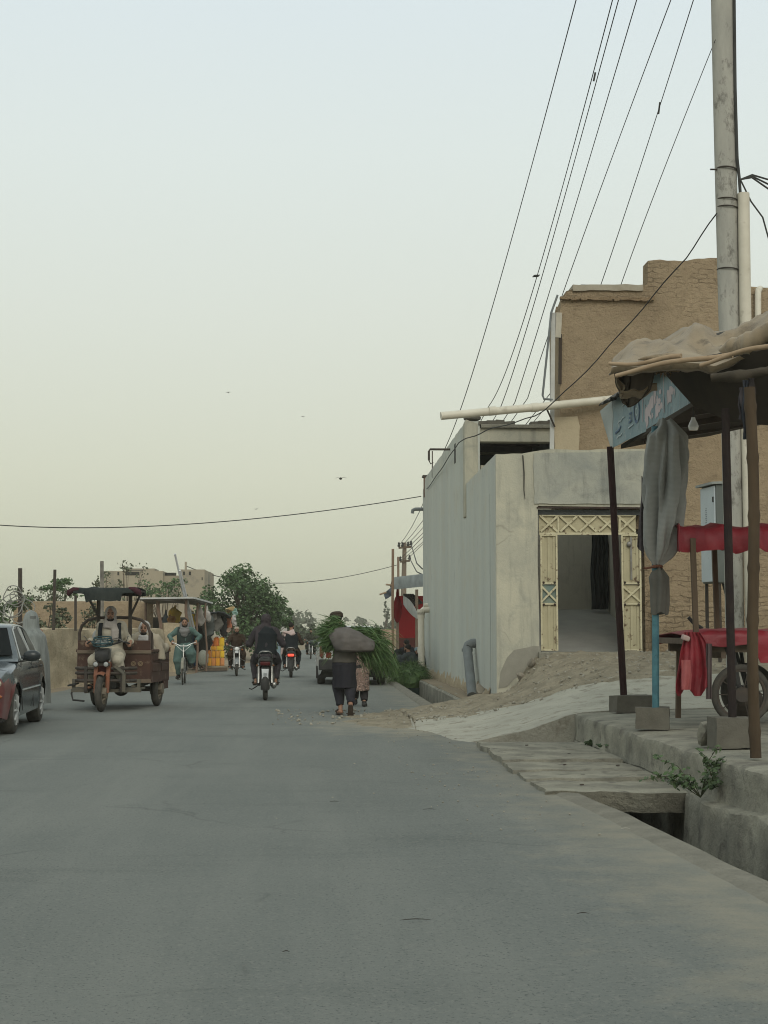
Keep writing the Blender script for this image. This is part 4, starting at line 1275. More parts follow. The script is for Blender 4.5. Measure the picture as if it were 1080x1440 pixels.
def cart():
    ZD = .40
    yN, yF = 15.0, 16.1
    def X(u): return U(u, 900, yN).x
    def Z(v): return U(1000, v, yN).z
    B = thing('vendor_cart', 'vendor cart with red tarpaulin roof and spoked motorcycle wheels', 'cart', (X(1045), (yN + yF) / 2, ZD))
    FR = mat('cart_wood', (.15, .115, .085), (.09, .07, .055), 8, .5, .9, .3, 40, stretch=(1, 1, .3))
    xs0, xs1 = X(975), X(975) + 2.0
    zt, zc = Z(893), Z(757)
    for (u, y) in ((979, yN), (1009, yF)):
        x = X(u) if y == yN else U(u, 900, y).x
        MB().bar((x, y, zt - .05), (x - .02, y, zc), .05, .045).build('post', WOODPOLE, B, world=True)
    for (x, y) in ((xs1, yN), (xs1, yF)):
        MB().bar((x, y, zt - .05), (x, y, zc), .05, .045).build('post', WOODPOLE, B, world=True)
    m = MB().lo((xs0 - .1, yN - .05, zt - .09), (xs1 + .1, yF + .05, zt - .03))
    m.build('table', FR, B, bevel=.006, world=True)
    m = MB()
    for y in (yN + .05, yF - .05):
        m.bar((xs0, y, zt - .13), (xs1, y, zt - .13), .06, .08)
    for x in (xs0 + .3, xs0 + .95, xs1 - .1):
        m.bar((x, yN, zt - .2), (x, yF, zt - .2), .05, .06)
    m.build('chassis', FR, B, world=True)
    inv = Matrix.Translation(B.location).inverted()
    zw = Z(968)
    for (u, y, r) in ((1042, yN + .02, .30), (1052, yF - .1, .295)):
        x = U(u, 968, y).x
        c = inv @ Vector((x, y, ZD + r + .01))
        spoke_wheel(B, c, r, (0, 1, 0), .055, 10, RUBBER, DARKMETAL, .075)
        m = MB()
        m.tube([(x, y, ZD + r), (x - .14, y, zt - .12)], .02, 8); m.tube([(x, y, ZD + r), (x - .08, y, zt - .12)], .02, 8)
        m.build('fork', BLACK, B, world=True)
    for (u, y, r) in ((1100, yN + .02, .30), (1100, yF - .1, .295)):
        x = X(1040) + 1.25
        c = inv @ Vector((x, y, ZD + r + .01))
        spoke_wheel(B, c, r, (0, 1, 0), .055, 10, RUBBER, DARKMETAL, .075)
    # engine-like lump and box under the table
    MB().ball((X(1062), yN + .4, ZD + .22), (.17, .2, .15), 12, 8).jit(.05, 6).build('under_box', DARKMETAL, B, 40, world=True)
    # prop leg
    MB().bar((xs0 + .12, yF, zt - .1), (xs0 + .1, yF, ZD + .02), .05, .05).build('leg', WOODPOLE, B, world=True)
    t = NT('red_tarpaulin'); co = t.coord('Object')
    c = t.mix(t.ramp(t.noise(co, 2.6, 6, .6), .35, .65), (.245, .018, .028), (.155, .012, .019))
    c = t.mix(t.math('MULTIPLY', t.ramp(t.noise(co, 5, 7, .7), .55, .72), .5), c, (.26, .055, .065))
    RED = t.done(c, .5, t.bump(t.noise(co, 7, 5, .6), .5, .03), spec=.4)
    t = NT('faded_pink_tarpaulin'); co = t.coord('Object')
    PK = t.done(t.mix(t.ramp(t.noise(co, 4, 6, .6), .35, .65), (.36, .10, .10), (.29, .06, .065)), .6, t.bump(t.noise(co, 7, 5, .6), .5, .03))
    # roof tarp: top plus hanging skirt
    P = []
    N = 64
    x0, x1 = X(957), xs1 + .25
    for i in range(N):
        k = i / (N - 1)
        x = x0 + (x1 - x0) * k
        row = []
        for (y, z) in ((yF + .05, zc - .05), (yF, Z(736)), ((yN + yF) / 2, Z(736) + .03), (yN + .05, Z(738)), (yN - .02, Z(745)), (yN - .04, Z(757)), (yN - .05, Z(768)), (yN - .04, Z(775 if k < .35 else 776))):
            low = 1 if z < Z(740) else .4
            row.append((x + .02 * n3(k * 9, z * 3), y + (.05 * math.sin(k * 34 + z * 3) + .03 * n3(k * 40, z * 4)) * low * (1 if y < yN + .1 else -1), z + .05 * n3(k * 14, y * 2) + .02 * n3(k * 45, y) - .03 * math.sin(k * 15) ** 2 * (1 if z > Z(746) else 0)))
        P.append(row)
    MB().grid(P, .008).build('roof_tarp', RED, B, 60, world=True)
    P = [[(x0 - .0 + .1 * math.sin(j * .9) * .2 - (.08 if i == 0 else 0) * 0, yN + (yF - yN) * j / 10, Z(737) - i * .07+ .02 * math.sin(j)) for j in range(11)] for i in range(5)]
    MB().grid(P, .008).build('side_tarp', RED, B, 60, world=True)
    # table cloth with the long hanging corner
    P = []
    for i in range(60):
        k = i / 59
        x = X(962) + (xs1 + .2 - X(962)) * k
        drop = lerp_list([(0, Z(900)), (.02, Z(905)), (.16, Z(910)), (.28, Z(905)), (.32, Z(932)), (1, Z(934))], k)
        zt2 = Z(889 + 6 * max(0, 1 - k * 9)) + .012
        row = [(x, yF + .06, zt2 - .1), (x, yF + .05, zt2), (x, (yF + yN) / 2, zt2 + .025 + .02 * n3(k * 14, 3)), (x, yN - .04, zt2 + .01 * n3(k * 20, 1))]
        for q in (.25, .5, .75, 1):
            row.append((x + .012 * math.sin(q * 3 + k * 20), yN - .08 - .015 * math.sin(k * 45 + q * 2), zt2 + (drop - zt2) * q))
        P.append(row)
    T = MB().grid(P, .007).build('table_cloth', RED, None, 60)
    tag(T, 'crumpled red plastic sheet covering the cart table and hanging at its corner', 'plastic sheet')
    # hanging corner, folded panels
    L = [(889, 962, 985), (900, 961, 992), (915, 957, 998), (930, 955, 1000), (950, 952, 1001), (962, 950, 999), (972, 950, 998), (979, 953, 996)]
    P = []
    for i in range(30):
        v = 889 + 90 * i / 29
        a, b = lerp_list([(p, q) for p, q, r in L], v), lerp_list([(p, r) for p, q, r in L], v)
        row = []
        for j in range(28):
            u = a + (b - a) * j / 27
            s = i / 29
            cut = (975 + 10 * math.sin(j * .31 + 2.2) - (0 if j < 12 else (j - 12) * .5))
            row.append(U(u, min(v, cut + s), yN - .09 + .035 * math.sin(j * .42 + s * .8) * (.3 + s) + .012 * math.sin(j * 1.1 - s * 2)))
        P.append(row)
    MB().grid(P, .007).build('hanging_corner', RED, T, 60)
    P = [[U(958 + (j / 8) * (14 - 3 * abs(s - .5)) + s * 1, 928 + s * 42, yN - .17 + .015 * math.sin(j + s * 3)) for j in range(9)] for s in [i / 10 for i in range(11)]]
    MB().grid(P, .005).build('faded_fold', PK, T, 60)
    MB().grid([[U(993 + j * 1.6, 905 + s * 78, yN - .13 + .02 * math.sin(j * 1.8 + s)) for j in range(6)] for s in [i / 8 for i in range(9)]], .006).build('lining_strip', cloth('mauve_lining', (.11, .085, .085)), T, 60)
    q = U(964, 897, yN - .12)
    MB().box(q, (.07, .08, .05), (.2, .3, .2)).build('cord_knot', mat('pink_cord', (.48, .36, .33)), T, bevel=.012)
    # black lever behind the table
    MB().tube([U(988, 884, yF + .1), U(975, 876, yF + .1), U(968, 868, yF + .1)], .02, 7).build('handle', BLACK, B, world=True)
cart()

# ---------------------------------------------------------------- cabinet, utility pole, cables
def cabinet():
    Y = 22.6
    a, b = U(983, 822, Y), U(1020, 681, Y)
    B = thing('electric_cabinet', 'pale grey steel electric meter cabinet on a short frame before the mud house', 'cabinet', (a.x, Y, .95))
    GREY = mat('cabinet_grey_paint', (.15, .165, .155), (.11, .125, .118), 4, .5, .5, kind='Pos')
    PALE = mat('cabinet_pale_paint', (.52, .575, .60), (.45, .50, .52), 3, .5, .5, kind='Pos', c3=(.30, .29, .25), sc3=8, th3=(.66, .75))
    rz = R(6)
    M = Matrix.Translation((U(1000, 800, Y).x, Y, 0)) @ Matrix.Rotation(rz, 4, 'Z')
    h0, h1 = a.z + .02, b.z - .03
    # door faces the street (-X after turning), body grey
    m = MB().lo((-.02, -.30, h0), (.25, .30, h1)); m.xf(M); m.build('body', GREY, B, bevel=.008, world=True)
    m = MB().lo((-.045, -.285, h0 + .02), (-.022, .285, h1 - .02)); m.xf(M); m.build('door', PALE, B, bevel=.005, world=True)
    m = MB().prism([(-.10, -.34, h1), (.30, -.34, h1 + .02), (.30, .34, h1 + .02), (-.10, .34, h1)], (0, 0, .035)); m.xf(M); m.build('lid', mat('cabinet_lid', (.34, .36, .34)), B, world=True)
    m = MB()
    for z in (h0 + .22, h1 - .22): m.lo((-.058, -.27, z - .04), (-.045, -.24, z + .04))
    m.xf(M); m.build('hinge', BLACK, B, world=True)
    m = MB()
    for i in range(9): m.lo((-.0475, .03, h1 - .58 + i * .03), (-.0455, .03 + (.05 if i % 2 else .035), h1 - .58 + i * .03 + .012))
    m.xf(M); m.build('stencil_marks', mat('stencil_ink', (.16, .18, .2)), B, world=True)
    m = MB()
    for x in (.02, .22):
        for y in (-.25, .25): m.lo((x - .02, y - .02, .7), (x + .02, y + .02, h0))
    m.xf(M); m.build('stand', DARKMETAL, B, world=True)
    m = MB().tube([(.2, .05, h0), (.22, .0, h0 - .15), (.32, -.1, h0 - .2), (.36, -.1, h0)], .02, 7); m.xf(M); m.build('cable', BLACK, B, world=True)
cabinet()

POLEY = 20.8
def utility_pole():
    Y = POLEY
    cx = U(1024.5, 420, Y).x
    B = thing('utility_pole', 'tall weathered utility pole beside the burlap stall with a white conduit strapped to it', 'utility pole', (cx, Y, .6))
    t = NT('weathered_pole_concrete'); co = t.coord('Pos', (1, 1, .25))
    c = t.mix(t.ramp(t.noise(co, 5, 7, .7), .35, .65), (.40, .39, .345), (.31, .305, .275))
    c = t.mix(t.math('MULTIPLY', t.ramp(t.noise(t.coord('Pos', (1, 1, .5)), 5, 8, .78), .53, .64), .85), c, (.12, .112, .098))
    m = t.done(c, .85, t.bump(t.noise(co, 12, 5, .7), .3, .015))
    q = MB()
    pts = [(cx + .01 * math.sin(z * .5), Y, z) for z in [.3 + i * .4 for i in range(32)]]
    q.tube(pts, [(.122 + .0018 * i, .122) for i in range(32)], 20)
    q.build('shaft', m, B, 60, world=True)
    bands = MB()
    for v in (282, 293, 380):
        z = U(1024, v, Y).z
        bands.torus((cx, Y, z), .134 + .012 * (z > 5), .009, (.08, .02, 1), 24, 6)
    bands.build('strap', DARKMETAL, B, world=True)
    z = U(1020, 240, Y).z
    MB().torus((cx, Y, z), .15, .011, (.12, .1, 1), 24, 6).tube([(cx - .14, Y - .05, z), (cx - .24, Y - .05, z + .0)], .012, 6).build('tie_wire', DARKMETAL, B, world=True)
    # conduit
    px = U(1046, 300, Y - .1).x
    MB().tube([(px, Y - .1, .8), (px - .01, Y - .1, 4), (px, Y - .1, U(1046, 272, Y - .1).z)], .082, 16).build('conduit', PVC, B, world=True)
    zt = U(1046, 272, Y - .1).z
    # cable running up the side and the loops
    m = MB()
    m.tube([(px - .04, Y - .1, zt - .1), (px - .055, Y - .1, zt + .22), (px - .08, Y - .1, zt + .5), (px - .09, Y - .1, zt + 1.5), (px - .06, Y - .1, zt + 6)], .022, 7)
    for (e, s) in (((1.4, -.15), .0), ((1.5, -.5), .1), ((1.1, -1.1), .2)):
        m.tube([(px - .03, Y - .1, zt + .2), (px + .12, Y - .12, zt + .26 - s * .2), (px + .5, Y - .15, zt + .14 - s), (px + e[0], Y - .2, zt + e[1])], .013, 6)
    m.tube([(px - .05, Y - .12, zt + .2), (px + .1, Y - .12, zt - .12), (px + .25, Y - .15, zt - .35), (px + .34, Y - .15, zt - .7), (px + .6, Y - .15, zt - 1.0)], .012, 6)
    m.build('cable', WIRE, B, world=True)
    z = U(1024, 60, Y).z
utility_pole()

def wire(name, pts, r, lab, cat, group=None, n=24):
    """smooth wire through 3 or more points (quadratic in parameter)"""
    P = [Vector(p) for p in pts]
    if len(P) == 3:
        q = []
        a, b, c = P
        ctrl = b * 2 - (a + c) * .5
        for i in range(n + 1):
            t = i / n
            q.append(a * (1 - t) ** 2 + ctrl * 2 * t * (1 - t) + c * t * t)
        P = q
    return tag(MB().tube(P, r, 6).build(name, WIRE, None, 60), lab, cat, group)
def power_lines():
    FARP = U(570, 770, 110)
    spec = [  # (u at v=-60), one seen middle point, end
        ((826, -60, 13.5), (715, 352, 26), (627, 628, 60), 'leftmost overhead power line, dropping to the grey wall corner'),
        ((877, -60, 13.5), (789, 270, 23), (688, 570, 55), 'overhead power line with a bird-like knot, second from the left'),
        ((886, -60, 13.8), (800, 255, 23), (703, 575, 56), 'overhead power line close beside the knotted one, third from the left'),
        ((913, -60, 14.0), (824, 240, 23), (724, 566, 50), 'overhead power line ending above the white overflow pipe, fourth from the left'),
        ((966, -60, 14.2), (862, 218, 23), (742, 560, 50), 'overhead power line passing just left of the mud house, fifth from the left'),
        ((994, -60, 14.6), (926, 155, 20), (800, 520, 50), 'overhead power line with a dark joint, dropping behind the mud house'),
        ((1006, 56, 20.6), (940, 222, 28), (850, 470, 60), 'power line leaving the utility pole and dropping behind the mud house')]
    for i, (a, b, c, lab) in enumerate(spec):
        def mid(p): return U(*p)
        A, C_ = U(*a), U(*c)
        # put the middle point at the depth where the straight plan line crosses its sight line
        best = None
        for k in range(5, 96):
            t = k / 100
            y = A.y + (C_.y - A.y) * t
            p = U(b[0], b[1], y)
            xx = A.x + (C_.x - A.x) * t
            e = abs(p.x - xx)
            if best is None or e < best[0]: best = (e, t, p)
        t = best[1]; p = best[2]
        a0, c0 = A, C_
        ctrl = (p - a0 * (1 - t) ** 2 - c0 * t * t) / (2 * t * (1 - t))
        q = [a0 * (1 - s) ** 2 + ctrl * 2 * s * (1 - s) + c0 * s * s for s in [j / 40 for j in range(41)]]
        e_ = FARP + Vector((.27 * (i % 4 - 1.5), -.2, .22 - 1.05 * (i > 3)))       # on to the crossarms of the far pole
        q += [q[-1] + (e_ - q[-1]) * s - Vector((0, 0, .5 * math.sin(PI * s))) for s in (.2, .4, .6, .8, 1)]
        rr = [.0056 * min(3.2, max(1, pt.y / 20)) for pt in q]
        o = tag(MB().tube(q, rr, 6).build('power_line', WIRE, None, 60), lab, 'power line', 'overhead power lines along the street')
        if i == 1:
            z = U(754, 388, 29); MB().ball(z, (.06, .04, .025), 8, 5).tube([z - Vector((.07, 0, .02)), z + Vector((.07, 0, .02))], .012, 5).build('line_knot', WIRE, o)
        if i == 5:
            z = U(927, 152, 20); MB().bar(z - Vector((.01, 0, .08)), z + Vector((.01, 0, .08)), .02, .02).build('line_joint', WIRE, o)
        if i in (1,):
            z = U(836, 108, 17); MB().bar(z - Vector((.01, 0, .05)), z + Vector((.01, 0, .05)), .02, .02).build('line_joint', WIRE, o)
    # service drop from the utility pole past the mud house and down the compound wall
    pts = [(1008, 300, 20.7), (965, 362, 22), (905, 432, 23.5), (840, 506, 24.5), (780, 565, 25.2), (752, 586, 25.3), (700, 600, 25.4), (668, 612, 27.5), (645, 622, 30.5), (628, 648, 34), (612, 672, 38), (600, 688, 41)]
    P = [U(*p) for p in pts]
    q = []
    for i in range(len(P) - 1):
        for k in range(4):
            q.append(P[i] + (P[i + 1] - P[i]) * k / 4)
    q.append(P[-1])
    q = [p + Vector((0, 0, .015 * math.sin(i * 1.3))) for i, p in enumerate(q)]
    wire('service_cable', q, .010, 'thin service cable sagging from the utility pole across the mud house to the grey wall', 'cable')
    # street-crossing wire on the left
    wire('crossing_wire', [U(-60, 733, 36), U(250, 738, 38), U(592, 698, 42)], .013, 'single wire sagging across the street from the grey wall to the left', 'wire', n=40)
    wire('distant_wire', [U(262, 796, 94), U(400, 820, 102), U(560, 794, 109)], .024, 'distant wire sagging from the far flat-roofed house to the wooden pole', 'wire', n=30)
power_lines()
# ================================================================ PEOPLE
V = Vector
def ik(a, b, l1, l2, pole):
    a, b, pole = V(a), V(b), V(pole)
    d = b - a
    L = min(d.length, (l1 + l2) * .995)
    dr = d.normalized()
    x = (l1 * l1 - l2 * l2 + L * L) / (2 * L)
    h = math.sqrt(max(0, l1 * l1 - x * x))
    p = pole - dr * pole.dot(dr)
    return a + dr * x + p.normalized() * h
def limb(m, pts, rr, n=12):
    m.tube(pts, rr, n)
    for p, r in ((pts[0], rr[0]), (pts[-1], rr[-1])):
        m.ball(p, max(r) if isinstance(r, tuple) else r, n, 8)
def hand(m, w, d, nrm, curl, side):
    """palm, four unequal fingers and a thumb; d = forearm direction, nrm = palm side, side = thumb side"""
    w, d = V(w), V(d).normalized()
    nrm = V(nrm); nrm = (nrm - d * nrm.dot(d)).normalized()
    s = d.cross(nrm) * side
    pts = [w, w + d * .035, w + d * .08, w + d * .095]
    m.tube(pts, [(.026, .021), (.038, .018), (.042, .017), (.036, .014)], 12, tuple(s))
    for i, (o, L) in enumerate(((.031, .072), (.0105, .080), (-.0105, .075), (-.031, .058))):
        k = w + d * (.088 - abs(o) * .15) + s * o
        c1, c2, c3 = curl, curl * 1.9, curl * 2.5
        def dd(c): return d * math.cos(c) + nrm * math.sin(c)
        p1 = k + dd(c1) * L * .45; p2 = p1 + dd(c2) * L * .32; p3 = p2 + dd(c3) * L * .25
        m.tube([k - d * .02, k, p1, p2, p3], [.010, .0105, .0098, .009, .007], 8)
        m.ball(p3, .0075, 8, 6)
    t0 = w + d * .03 + s * .028
    t1 = t0 + (d * .6 + s * .7 + nrm * .35).normalized() * .035
    t2 = t1 + (d * .8 + s * .15 + nrm * (.3 + curl * .4)).normalized() * .04
    m.tube([t0 - s * .01, t0, t1, t2], [.012, .014, .0115, .008], 8); m.ball(t2, .0085, 8, 6)

def head(m, c, M):
    """skull, jaw, nose, ears, brow; M turns the head (face looks along +Y of M)"""
    k = len(m.v)
    m.ball((0, -.008, .028), (.073, .092, .092), 18, 12)
    m.ball((0, .022, -.042), (.056, .066, .068), 16, 10)
    m.ball((0, .052, -.083), (.028, .028, .022), 10, 6)
    m.tube([(0, .080, .024), (0, .100, -.012), (0, .094, -.024)], [.010, .016, .013], 8)
    for s in (-1, 1):
        m.ball((s * .073, -.004, -.008), (.010, .020, .030), 8, 6)
        m.ball((s * .029, .072, .030), (.026, .014, .009), 8, 6)
        m.ball((s * .040, .062, -.022), (.022, .018, .018), 8, 6)
    m.ball((0, .083, -.052), (.022, .010, .010), 8, 6)
    m.xf(Matrix.Translation(V(c)) @ M.to_4x4(), k)
def face_bits(P, c, M, beard=None, eyes=True):
    X = Matrix.Translation(V(c)) @ M.to_4x4()
    if eyes:
        m = MB()
        for s in (-1, 1): m.ball((s * .030, .079, .010), (.013, .008, .008), 8, 6)
        m.xf(X); m.build('eyes', mat_cache('eye_dark', (.03, .025, .022)), P, 60)
        m = MB()
        for s in (-1, 1): m.tube([(s * .014, .090, .030), (s * .032, .087, .037), (s * .05, .072, .030)], [.005, .006, .004], 6)
        m.xf(X); m.build('eyebrows', BEARD, P, 60)
    if beard:
        m = MB()
        m.ball((0, .045, -.085), (.052, .050, .045), 14, 9); m.ball((0, .055, -.115), (.036, .03, .035 * beard), 12, 8)
        for s in (-1, 1): m.tube([(s * .066, .012, .0), (s * .062, .02, -.045), (s * .04, .045, -.085)], [.010, .017, .02], 8)
        m.tube([(-.028, .087, -.040), (0, .099, -.034), (.028, .087, -.040)], [.006, .009, .006], 6)
        m.xf(X)
        blob(m, 'beard', BEARD, P, .007, 2, .004, (70, 70, 40))
_mc = {}
def mat_cache(name, c, **k):
    if name not in _mc: _mc[name] = mat(name, c, **k)
    return _mc[name]

def person(label, loc, rz, J, bare_foot=True, curl=.75, vox=.012, group=None, headM=None, beard=.9, palm=None, eyes=True):
    """returns the body mesh, named person, with joints J in its own space (faces +Y)"""
    M = headM or Matrix.Identity(3)
    m = MB()
    pel, ch, nk, hd = (V(J[k]) for k in ('pel', 'chest', 'neck', 'head'))
    m.tube([pel - (ch - pel).normalized() * .08, pel, (pel + ch) / 2, ch, ch * .3 + nk * .7, nk], [(.13, .09), (.16, .11), (.145, .10), (.165, .11), (.12, .075), (.06, .055)], 16, (1, 0, 0))
    m.ball(pel, (.15, .11, .11), 14, 8)
    m.tube([nk - (hd - nk) * .3, nk, hd], [.062, .056, .055], 12)
    head(m, hd, M)
    for s in 'LR':
        sg = -1 if s == 'L' else 1
        sh, el, wr = (V(J[k + s]) for k in ('sh', 'el', 'wr'))
        limb(m, [sh, sh * .5 + el * .5, el], [.052, .046, .040])
        limb(m, [el, el * .65 + wr * .35, wr], [.040, .039, .027])
        d = V(J.get('hd' + s, wr - el))
        hand(m, wr, d, V(J.get('pn' + s, (0, 0, -1))), curl, -sg if J.get('flip') else sg)
        hp, kn, an = (V(J[k + s]) for k in ('hip', 'kn', 'an'))
        limb(m, [hp, hp * .5 + kn * .5, kn], [.085, .074, .055])
        limb(m, [kn, kn * .65 + an * .35, an], [.054, .055, .034])
        td = V(J.get('toe' + s, (sg * .15, 1, -.05))).normalized()
        up = V((0, 0, 1)); up = (up - td * up.dot(td)).normalized()
        ball = an + td * .12 - up * .055
        m.tube([an - td * .055 - up * .045, an - td * .01 - up * .04, ball, ball + td * .075 - up * .005], [(.032, .030), (.036, .036), (.045, .024), (.030, .015)], 12, tuple(td.cross(up)))
        m.ball(an - td * .05 - up * .045, .033, 10, 7); m.ball(ball + td * .075 - up * .005, (.028, .028, .015), 10, 6)
    P = blob(m, 'person', SKIN, None, vox, 2)
    P.location = loc; P.rotation_euler = (0, 0, rz)
    tag(P, label, 'person', group)
    face_bits(P, hd, M, beard, eyes)
    return P

def sandals(P, J, mt, boots=False):
    for s in 'LR':
        sg = -1 if s == 'L' else 1
        an = V(J['an' + s]); td = V(J.get('toe' + s, (sg * .15, 1, -.05))).normalized()
        up = V((0, 0, 1)); up = (up - td * up.dot(td)).normalized(); sd = td.cross(up)
        m = MB()
        b = an - up * .082
        pts = [b - td * .085, b - td * .04, b + td * .06, b + td * .13, b + td * .2, b + td * .225]
        m.tube(pts, [(.028, .010), (.04, .012), (.042, .012), (.052, .012), (.045, .012), (.02, .008)], 12, tuple(sd))
        if boots:
            m.tube([an + up * .02, an - up * .04, an + td * .08 - up * .05, an + td * .18 - up * .062, an + td * .215 - up * .068], [(.05, .05), (.052, .05), (.056, .04), (.05, .03), (.03, .02)], 12, tuple(sd))
            m.ball(an - td * .06 - up * .05, .048, 10, 8)
        else:
            m.tube([an + td * .10 - up * .055 + sd * .055, an + td * .115 - up * .02, an + td * .10 - up * .055 - sd * .055], [(.03, .008)] * 3, 8)
        m.build('shoe' if boots else 'sandal', mt, P, 50)

def sleeves(m, J, r0=.076, r1=.055, cut=.93):
    for s in 'LR':
        sh, el, wr = (V(J[k + s]) for k in ('sh', 'el', 'wr'))
        we = el + (wr - el) * cut
        m.tube([sh, sh * .5 + el * .5 - V((0, 0, .01)), el, el * .5 + we * .5 - V((0, 0, .012)), we], [r0, r0 * .93, r0 * .88, r0 * .8, r1], 12)
        m.ball(sh, r0 * 1.0, 12, 8)
        m.ball(el, r0 * .9, 12, 8)
def torso(m, J, g=1.0, low=.12, hemw=1.15):
    pel, ch, nk = (V(J[k]) for k in ('pel', 'chest', 'neck'))
    d = (ch - pel).normalized()
    m.tube([pel - d * low, pel, (pel + ch) / 2, ch, ch * .35 + nk * .65, nk + (nk - ch) * .12], [(.17 * hemw * g, .13 * hemw * g), (.185 * g, .14 * g), (.175 * g, .135 * g), (.19 * g, .14 * g), (.14 * g, .10 * g), (.075, .07)], 20, (1, 0, 0))
    for s in 'LR': m.tube([ch * .4 + nk * .6, V(J['sh' + s])], [.10, .085], 12)
def trousers(m, J, r=(.12, .108, .085, .06), cut=.95):
    for s in 'LR':
        hp, kn, an = (V(J[k + s]) for k in ('hip', 'kn', 'an'))
        e = kn + (an - kn) * cut
        m.tube([hp, hp * .5 + kn * .5, kn, kn * .55 + e * .45 - V((0, 0, .01)), e], [r[0], r[1], (r[1] + r[2]) / 2 + .01, r[2], r[3]], 14)
        m.ball(hp, r[0], 12, 8); m.ball(kn, (r[1] + r[2]) / 2 + .008, 12, 8)
    m.ball(J['pel'], (.19, .15, .13), 14, 8)
def lap(m, J, r=.122, k=.75):
    """tunic skirt spread over the thighs of a sitter"""
    for s in 'LR':
        hp, kn = V(J['hip' + s]), V(J['kn' + s])
        m.tube([hp, hp + (kn - hp) * k * .5, hp + (kn - hp) * k], [r, r * 1.02, r * .92], 14)
    m.ball((V(J['hipL']) + V(J['hipR'])) / 2 + V((0, .06, .0)), (.17, .16, .12), 14, 8)
def skirt(m, J, z, rx=.22, ry=.20, fwd=0.0):
    pel = V(J['pel'])
    m.tube([(pel.x, pel.y, pel.z + .06), (pel.x, pel.y, pel.z - .1), (pel.x, pel.y + fwd * .5, (pel.z + z) / 2 - .05), (pel.x, pel.y + fwd, z)], [(.18, .14), (.195, .16), (rx * .96, ry * .95), (rx, ry)], 20, (1, 0, 0))

def headscarf(P, J, M, mt, drape=True, face=True, low=0.0, seed=0):
    c = V(J['head']); X = Matrix.Translation(c) @ M.to_4x4()
    m = MB()
    m.ball((0, -.030, .030), (.100, .100, .112), 18, 12)
    m.tube([(0, -.02, -.03), (0, -.035, -.10), (0, -.04, -.17)], [(.092, .085), (.10, .09), (.14, .12)], 16, (1, 0, 0))
    m.torus((0, .0, -.145), .075, .042, (0, .12, 1), 22, 10, 1.2)
    m.torus((0, -.005, -.185), .095, .038, (.1, .1, 1), 22, 10, 1.2)
    if face:   # rim framing the face
        m.torus((0, .030, .005), .086, .016, (0, 1, .12), 24, 8)
    if drape:
        m.tube([(-.06, .07, -.16), (-.085, .13, -.26), (-.08, .15, -.42)], [(.05, .03), (.065, .028), (.06, .02)], 12, (1, 0, 0))
    m.xf(X)
    return blob(m, 'headscarf', mt, P, .010, 2, .008, (16, 16, 24), seed)

def rider_joints(seat=.82, hand_w=.33, hand_y=.42, hand_z=1.03, foot=(.19, .10, .36), lean=.12, hunch=.0, head_up=.0):
    J = {}
    J['pel'] = V((0, -.10, seat + .07)); J['chest'] = V((0, -.10 + lean * .8, seat + .40)); J['neck'] = V((0, -.08 + lean * 1.25, seat + .565 - hunch)); J['head'] = V((0, -.05 + lean * 1.45, seat + .70 - hunch + head_up))
    for s, g in (('L', -1), ('R', 1)):
        J['sh' + s] = V((g * .185, -.09 + lean * 1.1, seat + .50 - hunch * .7))
        J['wr' + s] = V((g * hand_w, hand_y - .09, hand_z + .045))
        J['el' + s] = ik(J['sh' + s], J['wr' + s], .29, .27, (g * .5, -.3, -1))
        J['hd' + s] = V((-g * .15, 1, -.35)); J['pn' + s] = V((0, -.2, -1))
        J['hip' + s] = V((g * .10, -.06, seat + .05))
        J['an' + s] = V((g * foot[0], foot[1], foot[2]))
        J['kn' + s] = ik(J['hip' + s], J['an' + s], .43, .42, (g * .22, 1, .25))
        J['toe' + s] = V((g * .12, 1, -.08))
    return J

